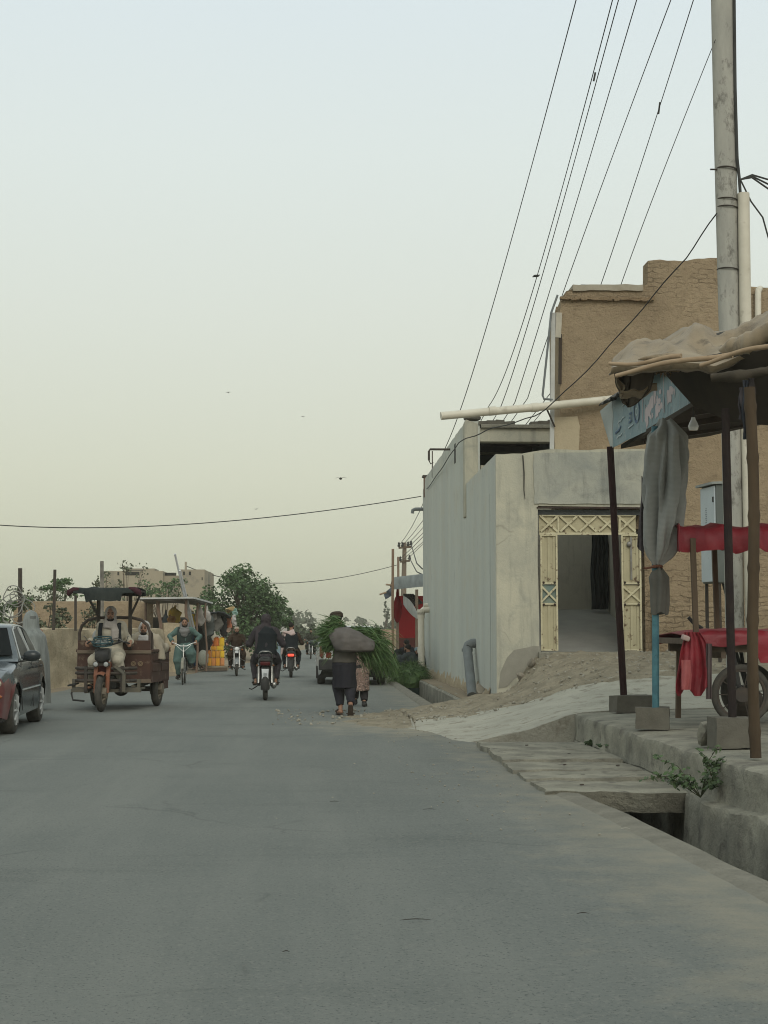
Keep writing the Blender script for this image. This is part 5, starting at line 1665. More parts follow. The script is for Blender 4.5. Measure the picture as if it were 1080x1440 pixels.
# ================================================================ MOTORCYCLES
def motorbike(label, loc, rz, paint=(.22, .03, .03), lit=False, plate=True, front_plate=False, silver_fender=False):
    B = thing('motorcycle', label, 'motorcycle', loc, rz, 'motorcycles riding along the road')
    PAINT = mat('motorcycle_paint_%d' % len(bpy.data.materials), paint, None, 5, .5, .35, coat=.4, spec=.5)
    fy, ry, Rw = .64, -.60, .295
    spoke_wheel(B, (0, fy, Rw), Rw, (1, 0, 0), .075, 18, RUBBER, STEEL, .06)
    spoke_wheel(B, (0, ry, Rw), Rw, (1, 0, 0), .095, 18, RUBBER, STEEL, .075)
    m = MB()
    for s in (-1, 1):
        m.tube([(s * .085, fy, Rw), (s * .085, fy - .12, .62), (s * .085, fy - .22, .92)], [.027, .027, .022], 10)
    m.build('front_fork', CHROME, B)
    def fender(cy, w, a0, a1, rr, name, mt):
        P = []
        for i in range(17):
            a = a0 + (a1 - a0) * i / 16
            P.append([(w * t, cy + math.cos(a) * (rr - .035 * t * t * 1.2), Rw + math.sin(a) * (rr - .035 * t * t * 1.2)) for t in (-1, -.8, -.4, 0, .4, .8, 1)])
        return MB().grid(P, .006).build(name, mt, B, 60)
    fender(fy, .068, R(20), R(165), Rw + .045, 'front_fender', CHROME if silver_fender else PAINT)
    fender(ry, .075, R(60), R(195), Rw + .06, 'rear_fender', BLACK)
    m = MB()
    m.tube([(0, fy - .25, .98), (0, fy - .2, .74), (0, .22, .45), (0, .18, .32), (0, -.2, .30)], .022, 10)
    m.tube([(0, fy - .22, .85), (0, .1, .80), (0, -.3, .72), (0, -.72, .74)], .02, 10)
    for s in (-1, 1):
        m.tube([(s * .07, -.25, .70), (s * .1, -.22, .38), (s * .11, ry, Rw)], .018, 8)
        m.tube([(s * .1, -.2, .36), (s * .11, ry, Rw)], [.02, .024], 8)
    m.build('frame', BLACK, B)
    m = MB()
    for s in (-1, 1):
        m.tube([(s * .125, ry + .02, Rw + .03), (s * .12, -.46, .70)], .028, 10)
    m.build('shock_absorber', CHROME, B)
    m = MB().ball((0, .18, .86), (.135, .235, .115), 20, 12)
    m.build('fuel_tank', PAINT, B, 60)
    P = []
    for i in range(14):
        k = i / 13
        y = .02 - .74 * k
        z = .80 + .02 * math.cos(k * 3.2) + (.045 if k > .55 else 0) * min(1, (k - .55) * 6)
        w = .10 + .035 * math.sin(k * 2.6)
        P.append([(w * t, y, z - .055 * abs(t) ** 3 - .03 * (k > .97)) for t in (-1, -.9, -.6, -.2, .2, .6, .9, 1)])
    MB().grid(P, .075, (0, 0, -1)).build('seat', BLACK, B, 60)
    m = MB().box((0, .06, .42), (.20, .24, .22)); m.box((0, .16, .56), (.15, .13, .14), (.5, 0, 0))
    for i in range(5): m.box((0, .17 - i * .012, .53 + i * .026), (.19, .17, .008), (.5, 0, 0))
    m.lathe([(.10, -.17), (.115, -.15), (.115, .15), (.10, .17)], (0, -.04, .38), (1, 0, 0), 18)
    m.build('engine', ENGINE, B, 30, bevel=.008)
    m = MB()
    for s in (-1, 1): m.ball((s * .10, -.22, .62), (.03, .15, .10), 12, 8)
    m.build('side_panel', PAINT, B)
    m = MB().tube([(.09, .20, .46), (.13, .26, .34), (.14, .1, .24), (.15, -.2, .25)], .022, 9)
    m.lathe([(.03, 0), (.045, .04), (.05, .1), (.052, .5), (.04, .55), (.025, .56)], (.155, -.2, .25), (.02, -1, .10), 16)
    m.build('exhaust', CHROME, B)
    m = MB()
    m.tube([(-.37, fy - .30, 1.01), (-.24, fy - .22, 1.03), (-.10, fy - .20, .96), (.10, fy - .20, .96), (.24, fy - .22, 1.03), (.37, fy - .30, 1.01)], .013, 8)
    m.build('handlebar', CHROME, B)
    m = MB()
    for s in (-1, 1): m.tube([(s * .37, fy - .30, 1.01), (s * .27, fy - .24, 1.025)], .02, 10); m.bar((s * .36, fy - .2, 1.01), (s * .24, fy - .17, 1.03), .012, .02)
    m.build('grip', RUBBER, B)
    for s in (-1, 1):
        m = MB().tube([(s * .22, fy - .22, 1.03), (s * .26, fy - .22, 1.14), (s * .30, fy - .22, 1.17)], .007, 6)
        k = len(m.v); m.ball((s * .32, fy - .22, 1.18), (.05, .015, .034), 14, 8)
        m.build('mirror', BLACK, B)
    H_ = MB().ball((0, fy - .09, .90), (.088, .09, .085), 18, 12).build('headlight', PAINT if not silver_fender else BLACK, B, 60)
    MB().ball((0, fy - .025, .90), (.076, .035, .072), 18, 10).build('lens', GLASSLAMP, H_, 60)
    for s in (-1, 1):
        MB().tube([(s * .08, fy - .10, .88), (s * .15, fy - .10, .88)], .009, 6).build('indicator_stalk', BLACK, B)
        MB().ball((s * .175, fy - .09, .88), (.03, .035, .028), 12, 8).build('indicator', AMBER, B, 60)
        MB().ball((s * .15, -.76, .66), (.024, .032, .022), 12, 8).build('indicator', mat_cache('dull_amber', (.16, .07, .03), rough=.4), B, 60)
        MB().tube([(s * .05, -.74, .66), (s * .14, -.76, .66)], .009, 6).build('indicator_stalk', BLACK, B)
        MB().tube([(s * .08, .10, .32), (s * .25, .10, .32)], .015, 8).build('footpeg', RUBBER, B)
    # tail: cowl, lamp, plate, grab rail, mudflap
    m = MB().box((0, -.70, .755), (.20, .16, .05)); m.build('tail_cowl', BLACK, B, 30, bevel=.02)
    t = MB().box((0, -.775, .695), (.19, .06, .075))
    LM = REDLAMP
    if lit:
        LM = bpy.data.materials.get('lit_red_lamp')
        if LM is None:
            q = NT('lit_red_lamp'); LM = q.done((.5, .03, .02), .3); q.b.inputs['Emission Color'].default_value = (1, .09, .05, 1); q.b.inputs['Emission Strength'].default_value = 1.1
    t.build('tail_light', LM if lit else mat_cache('dull_red_lens', (.085, .012, .014), rough=.3), B, 30, bevel=.02)
    m = MB().tube([(-.12, -.50, .80), (-.125, -.72, .86), (-.105, -.80, .90), (-.06, -.825, .925), (.06, -.825, .925), (.105, -.80, .90), (.125, -.72, .86), (.12, -.50, .80)], .014, 8)
    m.build('grab_rail', CHROME, B)
    m = MB().box((0, -.84, .60), (.05, .14, .05)); m.build('fender_stay', BLACK, B)
    if plate:
        P = [[(x * (.058 + .014 * abs(k - .5)), -.905 - .012 * k - .008 * math.sin(k * 6), .60 - .27 * k) for x in (-1, -.5, 0, .5, 1)] for k in [i / 8 for i in range(9)]]
        pl = MB().grid(P, .006).build('mudflap_plate', mat_cache('white_plate', (.66, .68, .69), bump=.1), B, 40)
        MB().box((-.0, -.925, .50), (.06, .004, .05)).build('plate_mark', mat_cache('plate_grey_mark', (.35, .37, .38)), pl)
    else:
        MB().box((0, -.85, .50), (.10, .012, .12)).build('mudflap', BLACK, B)
    if front_plate:
        MB().box((0, fy + .02, .80), (.11, .01, .07), (.15, 0, 0)).build('front_plate', mat_cache('white_plate', (.66, .68, .69)), B, bevel=.004)
    # stand and crash bar
    m = MB().tube([(-.10, -.16, .30), (-.22, -.24, .22), (-.26, -.26, .20), (-.31, -.24, .215)], .012, 7); m.build('side_stand', BLACK, B)
    for s in (-1, 1): MB().tube([(s * .10, .30, .60), (s * .26, .33, .50), (s * .26, .28, .36), (s * .10, .2, .32)], .013, 8).build('crash_bar', CHROME, B)
    return B

def rider(label, loc, rz, J, tunic, trouser, vest=None, scarf=None, cap=None, beard=.9, shoe=(.03, .027, .025), vox=.012, seed=0, headM=None, hair=False, boots=False):
    M = headM or Matrix.Identity(3)
    P = person(label, loc, rz, J, headM=M, beard=beard, vox=vox)
    if tunic:
        m = MB(); torso(m, J, 1.08); sleeves(m, J); lap(m, J)
        blob(m, 'tunic', tunic, P, vox, 3, .014, (10, 10, 6), seed)
    m = MB(); trousers(m, J)
    blob(m, 'trousers', trouser, P, vox, 3, .014, (11, 11, 5), seed + 1)
    if vest:
        m = MB(); torso(m, J, 1.17, .06, 1.05)
        blob(m, 'vest', vest, P, vox, 3, .008, (9, 9, 6), seed + 2)
    if scarf: headscarf(P, J, M, scarf, seed=seed)
    c = V(J['head']); X = Matrix.Translation(c) @ M.to_4x4()
    if cap:
        m = MB().lathe([(.001, .125), (.055, .120), (.080, .10), (.084, .06), (.086, .045), (.080, .04), (.001, .06)], (0, -.012, 0), n=24)
        m.xf(X); m.build('cap', cap, P, 50)
    if hair:
        m = MB().ball((0, -.022, .045), (.080, .092, .090), 16, 10)
        m.xf(X); blob(m, 'hair', BEARD, P, .008, 1, .004, (60, 60, 60))
    sandals(P, J, mat_cache('sandal_leather', shoe), boots)
    return P

MAUVE = cloth('mauve_shawl', (.060, .050, .055), (.042, .036, .04))
MAUVE2 = cloth('mauve_tunic', (.052, .045, .050), (.037, .033, .038))
BLACKV = cloth('black_vest', (.012, .016, .019), (.02, .023, .026))
BROWN = cloth('brown_tunic', (.050, .033, .023), (.034, .023, .017))
DARKTR = cloth('dark_trousers', (.035, .032, .034))
def p_ground(u, v): 
    q = G(u, v, .015); return q
def moto_scene():
    # 1: nearest, riding away
    g = p_ground(372, 985)
    L = (g.x, g.y + .60, .012)
    rz = .02
    motorbike('dark red motorcycle seen from behind with white mudflap plate, nearest to the camera', L, rz, (.10, .02, .022))
    J = rider_joints(lean=.10, hunch=.02)
    P = rider('person in mauve head shawl and black vest riding away on the nearest motorcycle', L, rz, J, MAUVE2, MAUVE2, BLACKV, None, seed=3, beard=None)
    M = Matrix.Identity(3)
    headscarf(P, J, M, MAUVE, False, True, seed=4)
    # shawl end thrown over the left shoulder, hanging down the back
    ch = J['chest']; sh = J['shL']
    m = MB()
    m.tube([J['neck'] + V((.03, .05, .02)), J['neck'] + V((-.05, -.03, .04)), sh + V((.06, -.07, .05)), sh + V((.05, -.14, -.1)), sh + V((.045, -.16, -.28)), sh + V((.05, -.17, -.43))], [(.06, .05), (.07, .05), (.075, .04), (.075, .03), (.065, .025), (.06, .02)], 14, (1, .2, 0))
    blob(m, 'shawl_end', MAUVE, P, .011, 2, .01, (26, 10, 4), 5)
    # 2: coming towards the camera
    g = p_ground(331, 951)
    L = (g.x, g.y + .6, .012)
    mb = motorbike('silver fendered motorcycle coming towards the camera near the jerrycan stack', L, PI + .06, (.06, .02, .02), silver_fender=True, front_plate=True, plate=False)
    J = rider_joints(lean=.06, foot=(.20, .12, .36))
    P = rider('person in brown tunic and pale embroidered cap riding the oncoming motorcycle', L, PI + .06, J, BROWN, BROWN, None, None, mat('pale_cap', (.42, .36, .29), (.25, .2, .16), 40), seed=8, vox=.014, beard=.5)
    mb.scale = P.scale = (.88, .88, .86)
    # 3: riding away with lit lamp
    g = p_ground(409, 953)
    L = (g.x, g.y + .6, .012)
    mb = motorbike('black motorcycle with glowing red tail light riding away in the distance', L, 0, (.02, .02, .022), lit=True, plate=False)
    J = rider_joints(lean=.16, head_up=.05)
    P = rider('person with pink and white shoulder cloth riding the motorcycle with lit tail light', L, 0, J, BROWN, BLACKV, BLACKV, None, None, seed=12, vox=.014, hair=True, headM=Euler((0, 0, -.5)).to_matrix())
    m = MB(); m.tube([J['shL'] + V((-.03, .06, -.06)), J['shL'] + V((.0, -.05, .07)), J['neck'] + V((0, -.09, .02)), J['chest'] + V((.06, -.15, .10))], [(.10, .04), (.12, .05), (.13, .05), (.08, .03)], 14, (1, 0, .3))
    m.tube([J['shL'] + V((-.0, -.06, .02)), J['shL'] + V((-.04, -.10, -.2)), J['shL'] + V((-.1, -.08, -.5)), J['shL'] + V((-.12, -.06, -.62))], [(.04, .03), (.045, .03), (.04, .02), (.03, .02)], 12, (1, 0, 0))
    blob(m, 'shoulder_cloth', cloth('pink_white_cloth', (.50, .40, .37), (.40, .30, .28)), P, .012, 2, .01, (14, 14, 10))
    mb.scale = P.scale = (.92, .92, .90)
    # 4: far, oncoming
    g = p_ground(437, 927)
    L = (g.x, g.y + .6, .012)
    mb = motorbike('small distant motorcycle partly hidden by the grass bundle', L, PI, (.03, .04, .035), plate=False, front_plate=True)
    J = rider_joints(lean=.06)
    P = rider('distant person in dark olive clothes riding far down the road beside the grass bundle', L, PI, J, cloth('olive_dark', (.05, .052, .042)), DARKTR, None, None, BEARD, seed=19, vox=.018)
    mb.scale = P.scale = (.85, .85, .82)
moto_scene()

# ================================================================ BICYCLE AND CYCLIST
def bicycle_scene():
    g = p_ground(256, 963)
    L = V((g.x, g.y + .52, .012)); rz = PI + .03
    B = thing('bicycle', 'old black roadster bicycle with upright pale handlebar ridden towards the camera', 'bicycle', L, rz)
    FRM = mat('bicycle_enamel', (.03, .032, .03), None, 6, .5, .45)
    fy, ry, Rw = .55, -.55, .335
    spoke_wheel(B, (0, fy, Rw), Rw, (1, 0, 0), .04, 32, RUBBER, CHROME, .025)
    spoke_wheel(B, (0, ry, Rw), Rw, (1, 0, 0), .04, 32, RUBBER, CHROME, .03)
    m = MB()
    hd0, hd1, bb, st = V((0, fy - .20, .62)), V((0, fy - .26, .86)), V((0, -.10, .29)), V((0, -.26, .82))
    for a, b in ((hd0, hd1), (hd1 - V((0, 0, .04)), st), (hd0, bb), (bb, st)): m.tube([a, b], .016, 8)
    for s in (-.05, .05): m.tube([bb, (s, ry, Rw)], .010, 7); m.tube([st, (s, ry, Rw)], .010, 7)
    m.build('frame', FRM, B)
    m = MB()
    for s in (-.05, .05): m.tube([(s, fy, Rw), (s, fy - .06, .55), (s * .6, fy - .17, .70)], .012, 8)
    m.tube([hd0 + V((0, .03, .08)), hd1 + V((0, -.02, .18))], .018, 9)
    m.build('fork', CHROME, B)
    z = 1.07
    m = MB().tube([(-.31, fy - .55, z), (-.30, fy - .42, z + .02), (-.22, fy - .27, z + .0), (-.08, fy - .24, z - .07), (.08, fy - .24, z - .07), (.22, fy - .27, z + .0), (.30, fy - .42, z + .02), (.31, fy - .55, z)], .013, 9)
    m.tube([(-.2, fy - .25, z - .04), (0, fy - .21, z - .22), (.2, fy - .25, z - .04)], .006, 6)
    m.build('handlebar', mat('pale_chrome', (.68, .68, .66), None, 9, .4, .35, metal=.3), B)
    for w in (fy, ry):
        P = []
        for i in range(15):
            a = R(15) + R(160) * i / 14
            P.append([(.032 * t, w + math.cos(a) * (Rw + .035 - .012 * t * t), Rw + math.sin(a) * (Rw + .035 - .012 * t * t)) for t in (-1, -.5, 0, .5, 1)])
        MB().grid(P, .004).build('mudguard', mat_cache('mudguard_cream', (.28, .27, .22)), B, 60)
    MB().ball((0, -.30, .92), (.10, .13, .035), 14, 8).build('saddle', BLACK, B)
    MB().tube([st, (0, -.28, .92)], .013, 8).build('seat_post', CHROME, B)
    m = MB().lathe([(.09, -.004), (.09, .004)], bb + V((.05, 0, 0)), (1, 0, 0), 20)
    m.tube([bb + V((.08, 0, 0)), bb + V((.09, .02, -.17))], .01, 7); m.tube([bb + V((-.08, 0, 0)), bb + V((-.09, -.02, .17))], .01, 7); m.tube([bb - V((.08, 0, 0)), bb + V((.08, 0, 0))], .012, 7)
    m.box(bb + V((.14, .02, -.17)), (.09, .06, .02)); m.box(bb + V((-.14, -.02, .17)), (.09, .06, .02))
    m.build('crank', STEEL, B)
    MB().bar((-.18, ry - .1, .75), (.18, ry - .1, .75), .02, .35).build('rear_carrier', FRM, B)
    J = {}
    J['pel'] = V((0, -.27, .99)); J['chest'] = V((0, -.20, 1.32)); J['neck'] = V((0, -.155, 1.49)); J['head'] = V((0, -.13, 1.60))
    for s, g_ in (('L', -1), ('R', 1)):
        J['sh' + s] = V((g_ * .19, -.18, 1.42)); J['wr' + s] = V((g_ * .305, -.04 + fy - .55 + .02, z + .05))
        J['el' + s] = ik(J['sh' + s], J['wr' + s], .27, .25, (g_ * .9, -.4, -.5))
        J['hd' + s] = V((0, 1, -.3)); J['pn' + s] = V((0, 0, -1))
        J['hip' + s] = V((g_ * .10, -.24, .97)); J['toe' + s] = V((g_ * .12, 1, -.05))
    J['anR'] = V((.15, -.12, .22)); J['anL'] = V((-.15, -.14, .52))
    J['anR'].z = .24
    for s, g_ in (('L', -1), ('R', 1)): J['kn' + s] = ik(J['hip' + s], J['an' + s], .43, .42, (g_ * .2, 1, .2))
    TEAL = cloth('teal_tunic', (.105, .165, .15), (.075, .12, .11))
    SCARF = cloth('grey_scarf', (.20, .195, .19), (.15, .145, .145))
    P = rider('person in teal tunic, dark vest and grey neck scarf riding the bicycle', L, rz, J, TEAL, TEAL, None, None, None, beard=1.2, seed=23, vox=.013, hair=True, boots=True, shoe=(.06, .04, .035))
    m = MB(); torso(m, J, 1.15, -.02, .95)
    blob(m, 'vest', cloth('dark_teal_vest', (.045, .06, .058)), P, .013, 3, .008)
    c = J['head']
    m = MB(); m.torus(c + V((0, -.01, -.15)), .085, .045, (0, .15, 1), 22, 10, 1.2); m.torus(c + V((0, .02, -.20)), .10, .045, (0, .35, 1), 22, 10, 1.2)
    m.ball(c + V((0, .09, -.26)), (.10, .05, .11), 14, 8); m.tube([c + V((-.085, -.03, .03)), c + V((-.095, -.02, -.1))], [.03, .05], 10); m.tube([c + V((.085, -.03, .03)), c + V((.095, -.02, -.1))], [.03, .05], 10)
    blob(m, 'neck_scarf', SCARF, P, .011, 2, .010, (14, 14, 22))
    # loose trouser leg and tunic hem
    m = MB(); m.tube([J['hipL'] + V((0, .1, .0)), J['knL'] + V((0, -.02, -.05)), J['knL'] + V((-.02, -.1, -.25))], [.15, .14, .08], 14); m.tube([J['hipR'] + V((0, .1, .0)), J['knR'] + V((0, -.02, -.05)), J['knR'] + V((.0, -.1, -.2))], [.15, .13, .08], 14)
    blob(m, 'tunic_hem', TEAL, P, .013, 3, .016, (9, 9, 5), 3)
    B.scale = P.scale = (.93, .93, .93)
bicycle_scene()
# ================================================================ CARGO TRICYCLE
def trike_scene():
    gf = p_ground(142, 1001)
    rz = PI - .10
    fwd = V((-math.sin(rz), math.cos(rz), 0))
    L = V((gf.x, gf.y, .012)) - fwd * 1.02
    B = thing('cargo_tricycle', 'rusty maroon cargo tricycle with dark canopy roof carrying a passenger in its bed', 'cargo tricycle', L, rz)
    BED = mat('rusty_maroon_bed', (.085, .045, .034), (.058, .036, .03), 4, .5, .7, .25, 40, c3=(.19, .14, .10), sc3=6, th3=(.56, .7))
    ORN = mat('rusty_orange_fork', (.26, .10, .055), (.16, .075, .05), 9, .5, .6)
    GR = mat('grey_green_frame', (.09, .09, .075), (.14, .12, .09), 8, .5, .7)
    Rw = .305
    fy, ry = 1.02, -.86
    W = spoke_wheel(B, (0, fy, Rw), Rw, (1, 0, 0), .105, 5, RUBBER, mat_cache('dusty_rim', (.20, .17, .13)), .09, tr=.075)
    for s in (-1, 1):
        spoke_wheel(B, (s * .53, ry, Rw), Rw, (1, 0, 0), .12, 5, RUBBER, mat_cache('dusty_rim', (.20, .17, .13)), .10, tr=.075)
    MB().tube([(-.5, ry, Rw), (.5, ry, Rw)], .045, 10).ball((.1, ry, Rw), (.14, .13, .13), 12, 8).build('rear_axle', DARKMETAL, B)
    m = MB()
    for s in (-1, 1):
        m.tube([(s * .095, fy + .0, Rw), (s * .10, fy - .02, .58)], [.032, .036], 10)
        m.bar((s * .10, fy - .02, .56), (s * .10, fy - .1, .80), .06, .06)
    m.build('front_fork', ORN, B)
    m = MB()
    for s in (-1, 1): m.tube([(s * .10, fy - .08, .74), (s * .10, fy - .17, 1.02)], .022, 10)
    m.build('fork_tube', CHROME, B)
    P = []
    for i in range(13):
        a = R(62) + R(95) * i / 12
        P.append([(.068 * t, fy + math.cos(a) * (Rw + .04 - .03 * t * t), Rw + math.sin(a) * (Rw + .04 - .03 * t * t)) for t in (-1, -.8, -.4, 0, .4, .8, 1)])
    MB().grid(P, .006).build('front_fender', ORN, B, 60)
    # nose: headlamp pair, cluster, basket
    m = MB().box((0, fy - .06, .93), (.24, .16, .20)); m.ball((0, fy + .01, .90), (.12, .07, .11), 14, 9)
    m.build('nose_cowl', BLACK, B, 30, bevel=.03)
    for s in (-1, 1):
        h = MB().lathe([(.02, -.05), (.042, -.03), (.047, .0)], (s * .085, fy + .06, .77), (0, 1, 0), 16).build('headlight', BLACK, B)
        MB().ball((s * .085, fy + .062, .77), (.039, .018, .039), 14, 8).build('lens', mat_cache('grey_lens', (.42, .43, .42), rough=.25), h, 60)
    MB().box((0, fy + .0, .77), (.28, .03, .05)).build('lamp_bracket', DARKMETAL, B)
    m = MB()
    for z, r in ((1.08, .15), (1.13, .17), (1.20, .14)):
        m.torus((0, fy - .05, z), r, .012, (0, .15, 1), 24, 6)
    for i in range(8):
        a = 2 * PI * i / 8
        m.tube([(.15 * math.cos(a), fy - .05 + .15 * math.sin(a), 1.07), (.17 * math.cos(a), fy - .05 + .17 * math.sin(a), 1.13), (.14 * math.cos(a), fy - .05 + .14 * math.sin(a), 1.20)], .008, 5)
    m.build('basket', mat('teal_plastic', (.035, .075, .085), None, 6), B)
    MB().ball((0, fy - .04, 1.11), (.11, .09, .07), 14, 8).jit(.015, 14).build('dashboard', mat('dash_clutter', (.30, .32, .31), (.04, .05, .05), 20, .3), B)
    m = MB().tube([(-.36, fy - .46, 1.10), (-.26, fy - .30, 1.14), (-.10, fy - .22, 1.08), (.10, fy - .22, 1.08), (.26, fy - .30, 1.14), (.36, fy - .46, 1.10)], .015, 8)
    m.build('handlebar', BLACK, B)
    m = MB()
    for s in (-1, 1): m.tube([(s * .31, fy - .38, 1.12), (s * .36, fy - .30, 1.22)], .007, 5); m.ball((s * .37, fy - .30, 1.22), (.012, .012, .012), 6, 4)
    m.tube([(-.3, fy - .28, 1.13), (-.22, fy - .16, 1.19), (-.1, fy - .13, 1.17)], .009, 6)
    m.build('brake_lever', STEEL, B)
    # tank / leg housing and saddle
    MB().box((0, .62, .72), (.24, .34, .26)).build('tank', mat('maroon_tank', (.11, .022, .026), None, 5, .4, .4), B, 30, bevel=.05)
    MB().box((0, .36, .84), (.34, .36, .10)).build('seat', BLACK, B, 30, bevel=.04)
    MB().box((0, .36, .66), (.36, .30, .26)).build('seat_box', DARKMETAL, B, bevel=.01)
    # crash bars in front of the driver's feet
    m = MB()
    for s in (-1, 1):
        for z in (.62, .70, .50):
            m.tube([(s * .10, fy - .16, z), (s * .40, fy - .20, z), (s * .50, fy - .34, z)], .026, 8)
        m.bar((s * .30, fy - .18, .32), (s * .30, fy - .18, .74), .05, .04)
    m.build('leg_guard', DARKMETAL, B)
    m = MB()
    m.bar((-.18, fy - .16, .74), (-.34, fy - .14, .62), .05, .05); m.bar((-.34, fy - .14, .62), (-.34, fy - .14, .32), .05, .05)
    for s in (-1, 1):
        m.bar((s * .30, fy - .2, .32), (s * .34, .15, .34), .06, .05)
        m.bar((s * .54, fy - .34, .34), (s * .54, fy - .34, .52), .05, .04)
    m.bar((-.58, fy - .34, .33), (.58, fy - .34, .33), .06, .05); m.bar((-.34, .2, .36), (-.34, -1.3, .44), .06, .08); m.bar((.34, .2, .36), (.34, -1.3, .44), .06, .08)
    m.build('frame', GR, B)
    for s in (-1, 1):
        MB().box((s * .42, fy - .52, .36), (.30, .42, .03)).build('footboard', GR, B, bevel=.006)
    MB().box((.05, .55, .46), (.3, .4, .22)).build('engine', ENGINE, B, bevel=.03)
    m = MB().tube([(.56, fy - .4, .42), (.58, fy - .35, .28), (.54, fy - .3, .18), (.36, fy - .35, .16)], .016, 7); m.box((.56, fy - .38, .43), (.14, .22, .03), (0, .25, 0)); m.build('side_step', BLACK, B)
    # bed
    z0, z1 = .56, 1.10
    yb0, yb1 = .12, -1.42
    hw = .62
    m = MB().lo((-hw, yb1, z0 - .03), (hw, yb0, z0)); m.build('bed_floor', BED, B)
    fp = MB().lo((-hw, yb0, z0 - .12), (hw, yb0 + .03, z1 + .05))
    fpo = fp.build('front_panel', BED, B, bevel=.005)
    m = MB()
    m.lo((-hw - .01, yb0 + .02, .93), (hw + .01, yb0 + .055, .985)); m.lo((-hw - .01, yb0 + .02, z0 - .12), (hw + .01, yb0 + .05, z0 - .06))
    m.build('panel_rail', mat_cache('bed_rail', (.20, .155, .115)), fpo, bevel=.004)
    m = MB()
    for x in (-.45, -.33):
        m.torus((x, yb0 + .034, .76), .035, .008, (0, 1, 0), 18, 6)
        m.torus((x, yb0 + .034, .76), .016, .007, (0, 1, 0), 14, 6)
    m.build('ring_emblem', mat_cache('emblem_tan', (.26, .19, .12)), fpo)
    for s in (-1, 1):
        q = MB().lo((s * hw - .012, yb1, z0 - .12), (s * hw + .012, yb0, z1 - .12))
        po = q.build('side_panel', BED, B)
        q = MB()
        q.bar((s * (hw + .012), yb1, z1 - .135), (s * (hw + .012), yb0, z1 - .125), .05, .05)
        for (za, zb_) in ((.62, .76), (.80, .93)):
            for k in range(2):
                y0 = yb1 + .06 + k * .74; q.lo((s * (hw + .012) - .012, y0, za), (s * (hw + .012) + .012, y0 + .66, zb_))
        q.build('panel_rib', BED, po, bevel=.01)
        q = MB().lo((s * hw - .012, -1.35, .30), (s * hw + .012, -.95, z0 - .1)); q.build('mud_flap', BED, B)
    MB().lo((-hw, yb1 - .02, z0 - .1), (hw, yb1, z1 - .1)).build('tailgate', BED, B)
    # hoop behind the driver
    m = MB()
    hp = [(-hw + .02, yb0, .9), (-hw + .02, yb0, 1.28), (-hw + .06, yb0, 1.40), (-hw + .16, yb0, 1.49), (-hw + .32, yb0, 1.53), (0, yb0, 1.535), (hw - .32, yb0, 1.53), (hw - .16, yb0, 1.49), (hw - .06, yb0, 1.40), (hw - .02, yb0, 1.28), (hw - .02, yb0, .9)]
    m.tube(hp, .026, 10)
    m.tube([(-hw + .02, yb0, 1.30), (-hw + .02, yb0 - .14, 1.26), (-hw + .02, yb0 - .2, 1.12), (-hw + .02, yb0 - .2, .9)], .024, 8)
    m.build('hoop', mat_cache('hoop_brown', (.09, .07, .06)), B)
    # canopy on two posts and braces
    m = MB()
    for s in (-1, 1):
        m.bar((s * .27, yb0 + .04, 1.0), (s * .27, yb0 + .04, 2.0), .055, .05)
        m.bar((s * .27, yb0 + .05, 1.55), (s * .48, yb0 + .12, 1.97), .035, .035)
        m.bar((s * .48, yb0 - .1, 1.97), (s * .48, yb0 + .75, 1.97), .03, .03)
    m.bar((-.5, yb0 + .7, 1.97), (.5, yb0 + .7, 1.97), .03, .03); m.bar((-.5, yb0, 1.97), (.5, yb0, 1.97), .03, .03)
    m.build('canopy_frame', DARKMETAL, B)
    CAN = cloth('dark_canopy', (.022, .027, .026), (.035, .04, .037))
    P = []
    for i in range(34):
        k = i / 33
        x = -.50 + 1.0 * k
        row = []
        for y, z in ((yb0 - .12, 1.92), (yb0 - .1, 2.0), (yb0 + .2, 2.03), (yb0 + .55, 2.03), (yb0 + .80, 2.01), (yb0 + .84, 1.95), (yb0 + .85, 1.90), (yb0 + .86, 1.86)):
            mid = 1 if abs(x) < .3 else .15
            zz = z
            if y > yb0 + .82: zz = 2.0 - (2.0 - z) * (mid * (1.25 + .5 * n3(x * 5, 2)) + (.25 if abs(x) > .3 else 0))
            row.append((x, y + .012 * math.sin(x * 40), zz - .02 + .03 * n3(x * 6, y * 4, 3)))
        P.append(row)
    CO = MB().grid(P, .012).build('canopy', CAN, B, 60)
    for s in (-1, 1): m = MB().tube([(s * .42, yb0 + .8, 2.0), (s * .50, yb0 + .82, 1.99), (s * .57, yb0 + .8, 1.94), (s * .60, yb0 + .78, 1.90)], [.03, .045, .05, .03], 10).jit(.018, 14); m.build('canopy_trim', mat_cache('maroon_trim', (.06, .02, .028)), CO, 60)
    # white sack behind the driver
    T = tag(MB().ball((0, 0, 0), (.20, .16, .15), 16, 10).jit(.05, 6).build('sack', cloth('white_sack', (.45, .44, .42)), None, 60), 'white sack lying in the tricycle bed behind the driver', 'sack')
    T.location = L + Matrix.Rotation(rz, 3, 'Z') @ V((.30, -.35, 1.18)); 
    T2 = tag(MB().ball((0, 0, 0), (.30, .30, .30), 16, 10).jit(.05, 4).build('sack', cloth('brown_sack', (.12, .09, .07)), None, 60), 'brown sack on the tricycle bed floor below the white sack', 'sack')
    T2.location = L + Matrix.Rotation(rz, 3, 'Z') @ V((.30, -.4, .85))
    # driver
    J = {}
    J['pel'] = V((0, .30, .96)); J['chest'] = V((0, .36, 1.29)); J['neck'] = V((0, .395, 1.465)); J['head'] = V((0, .43, 1.585))
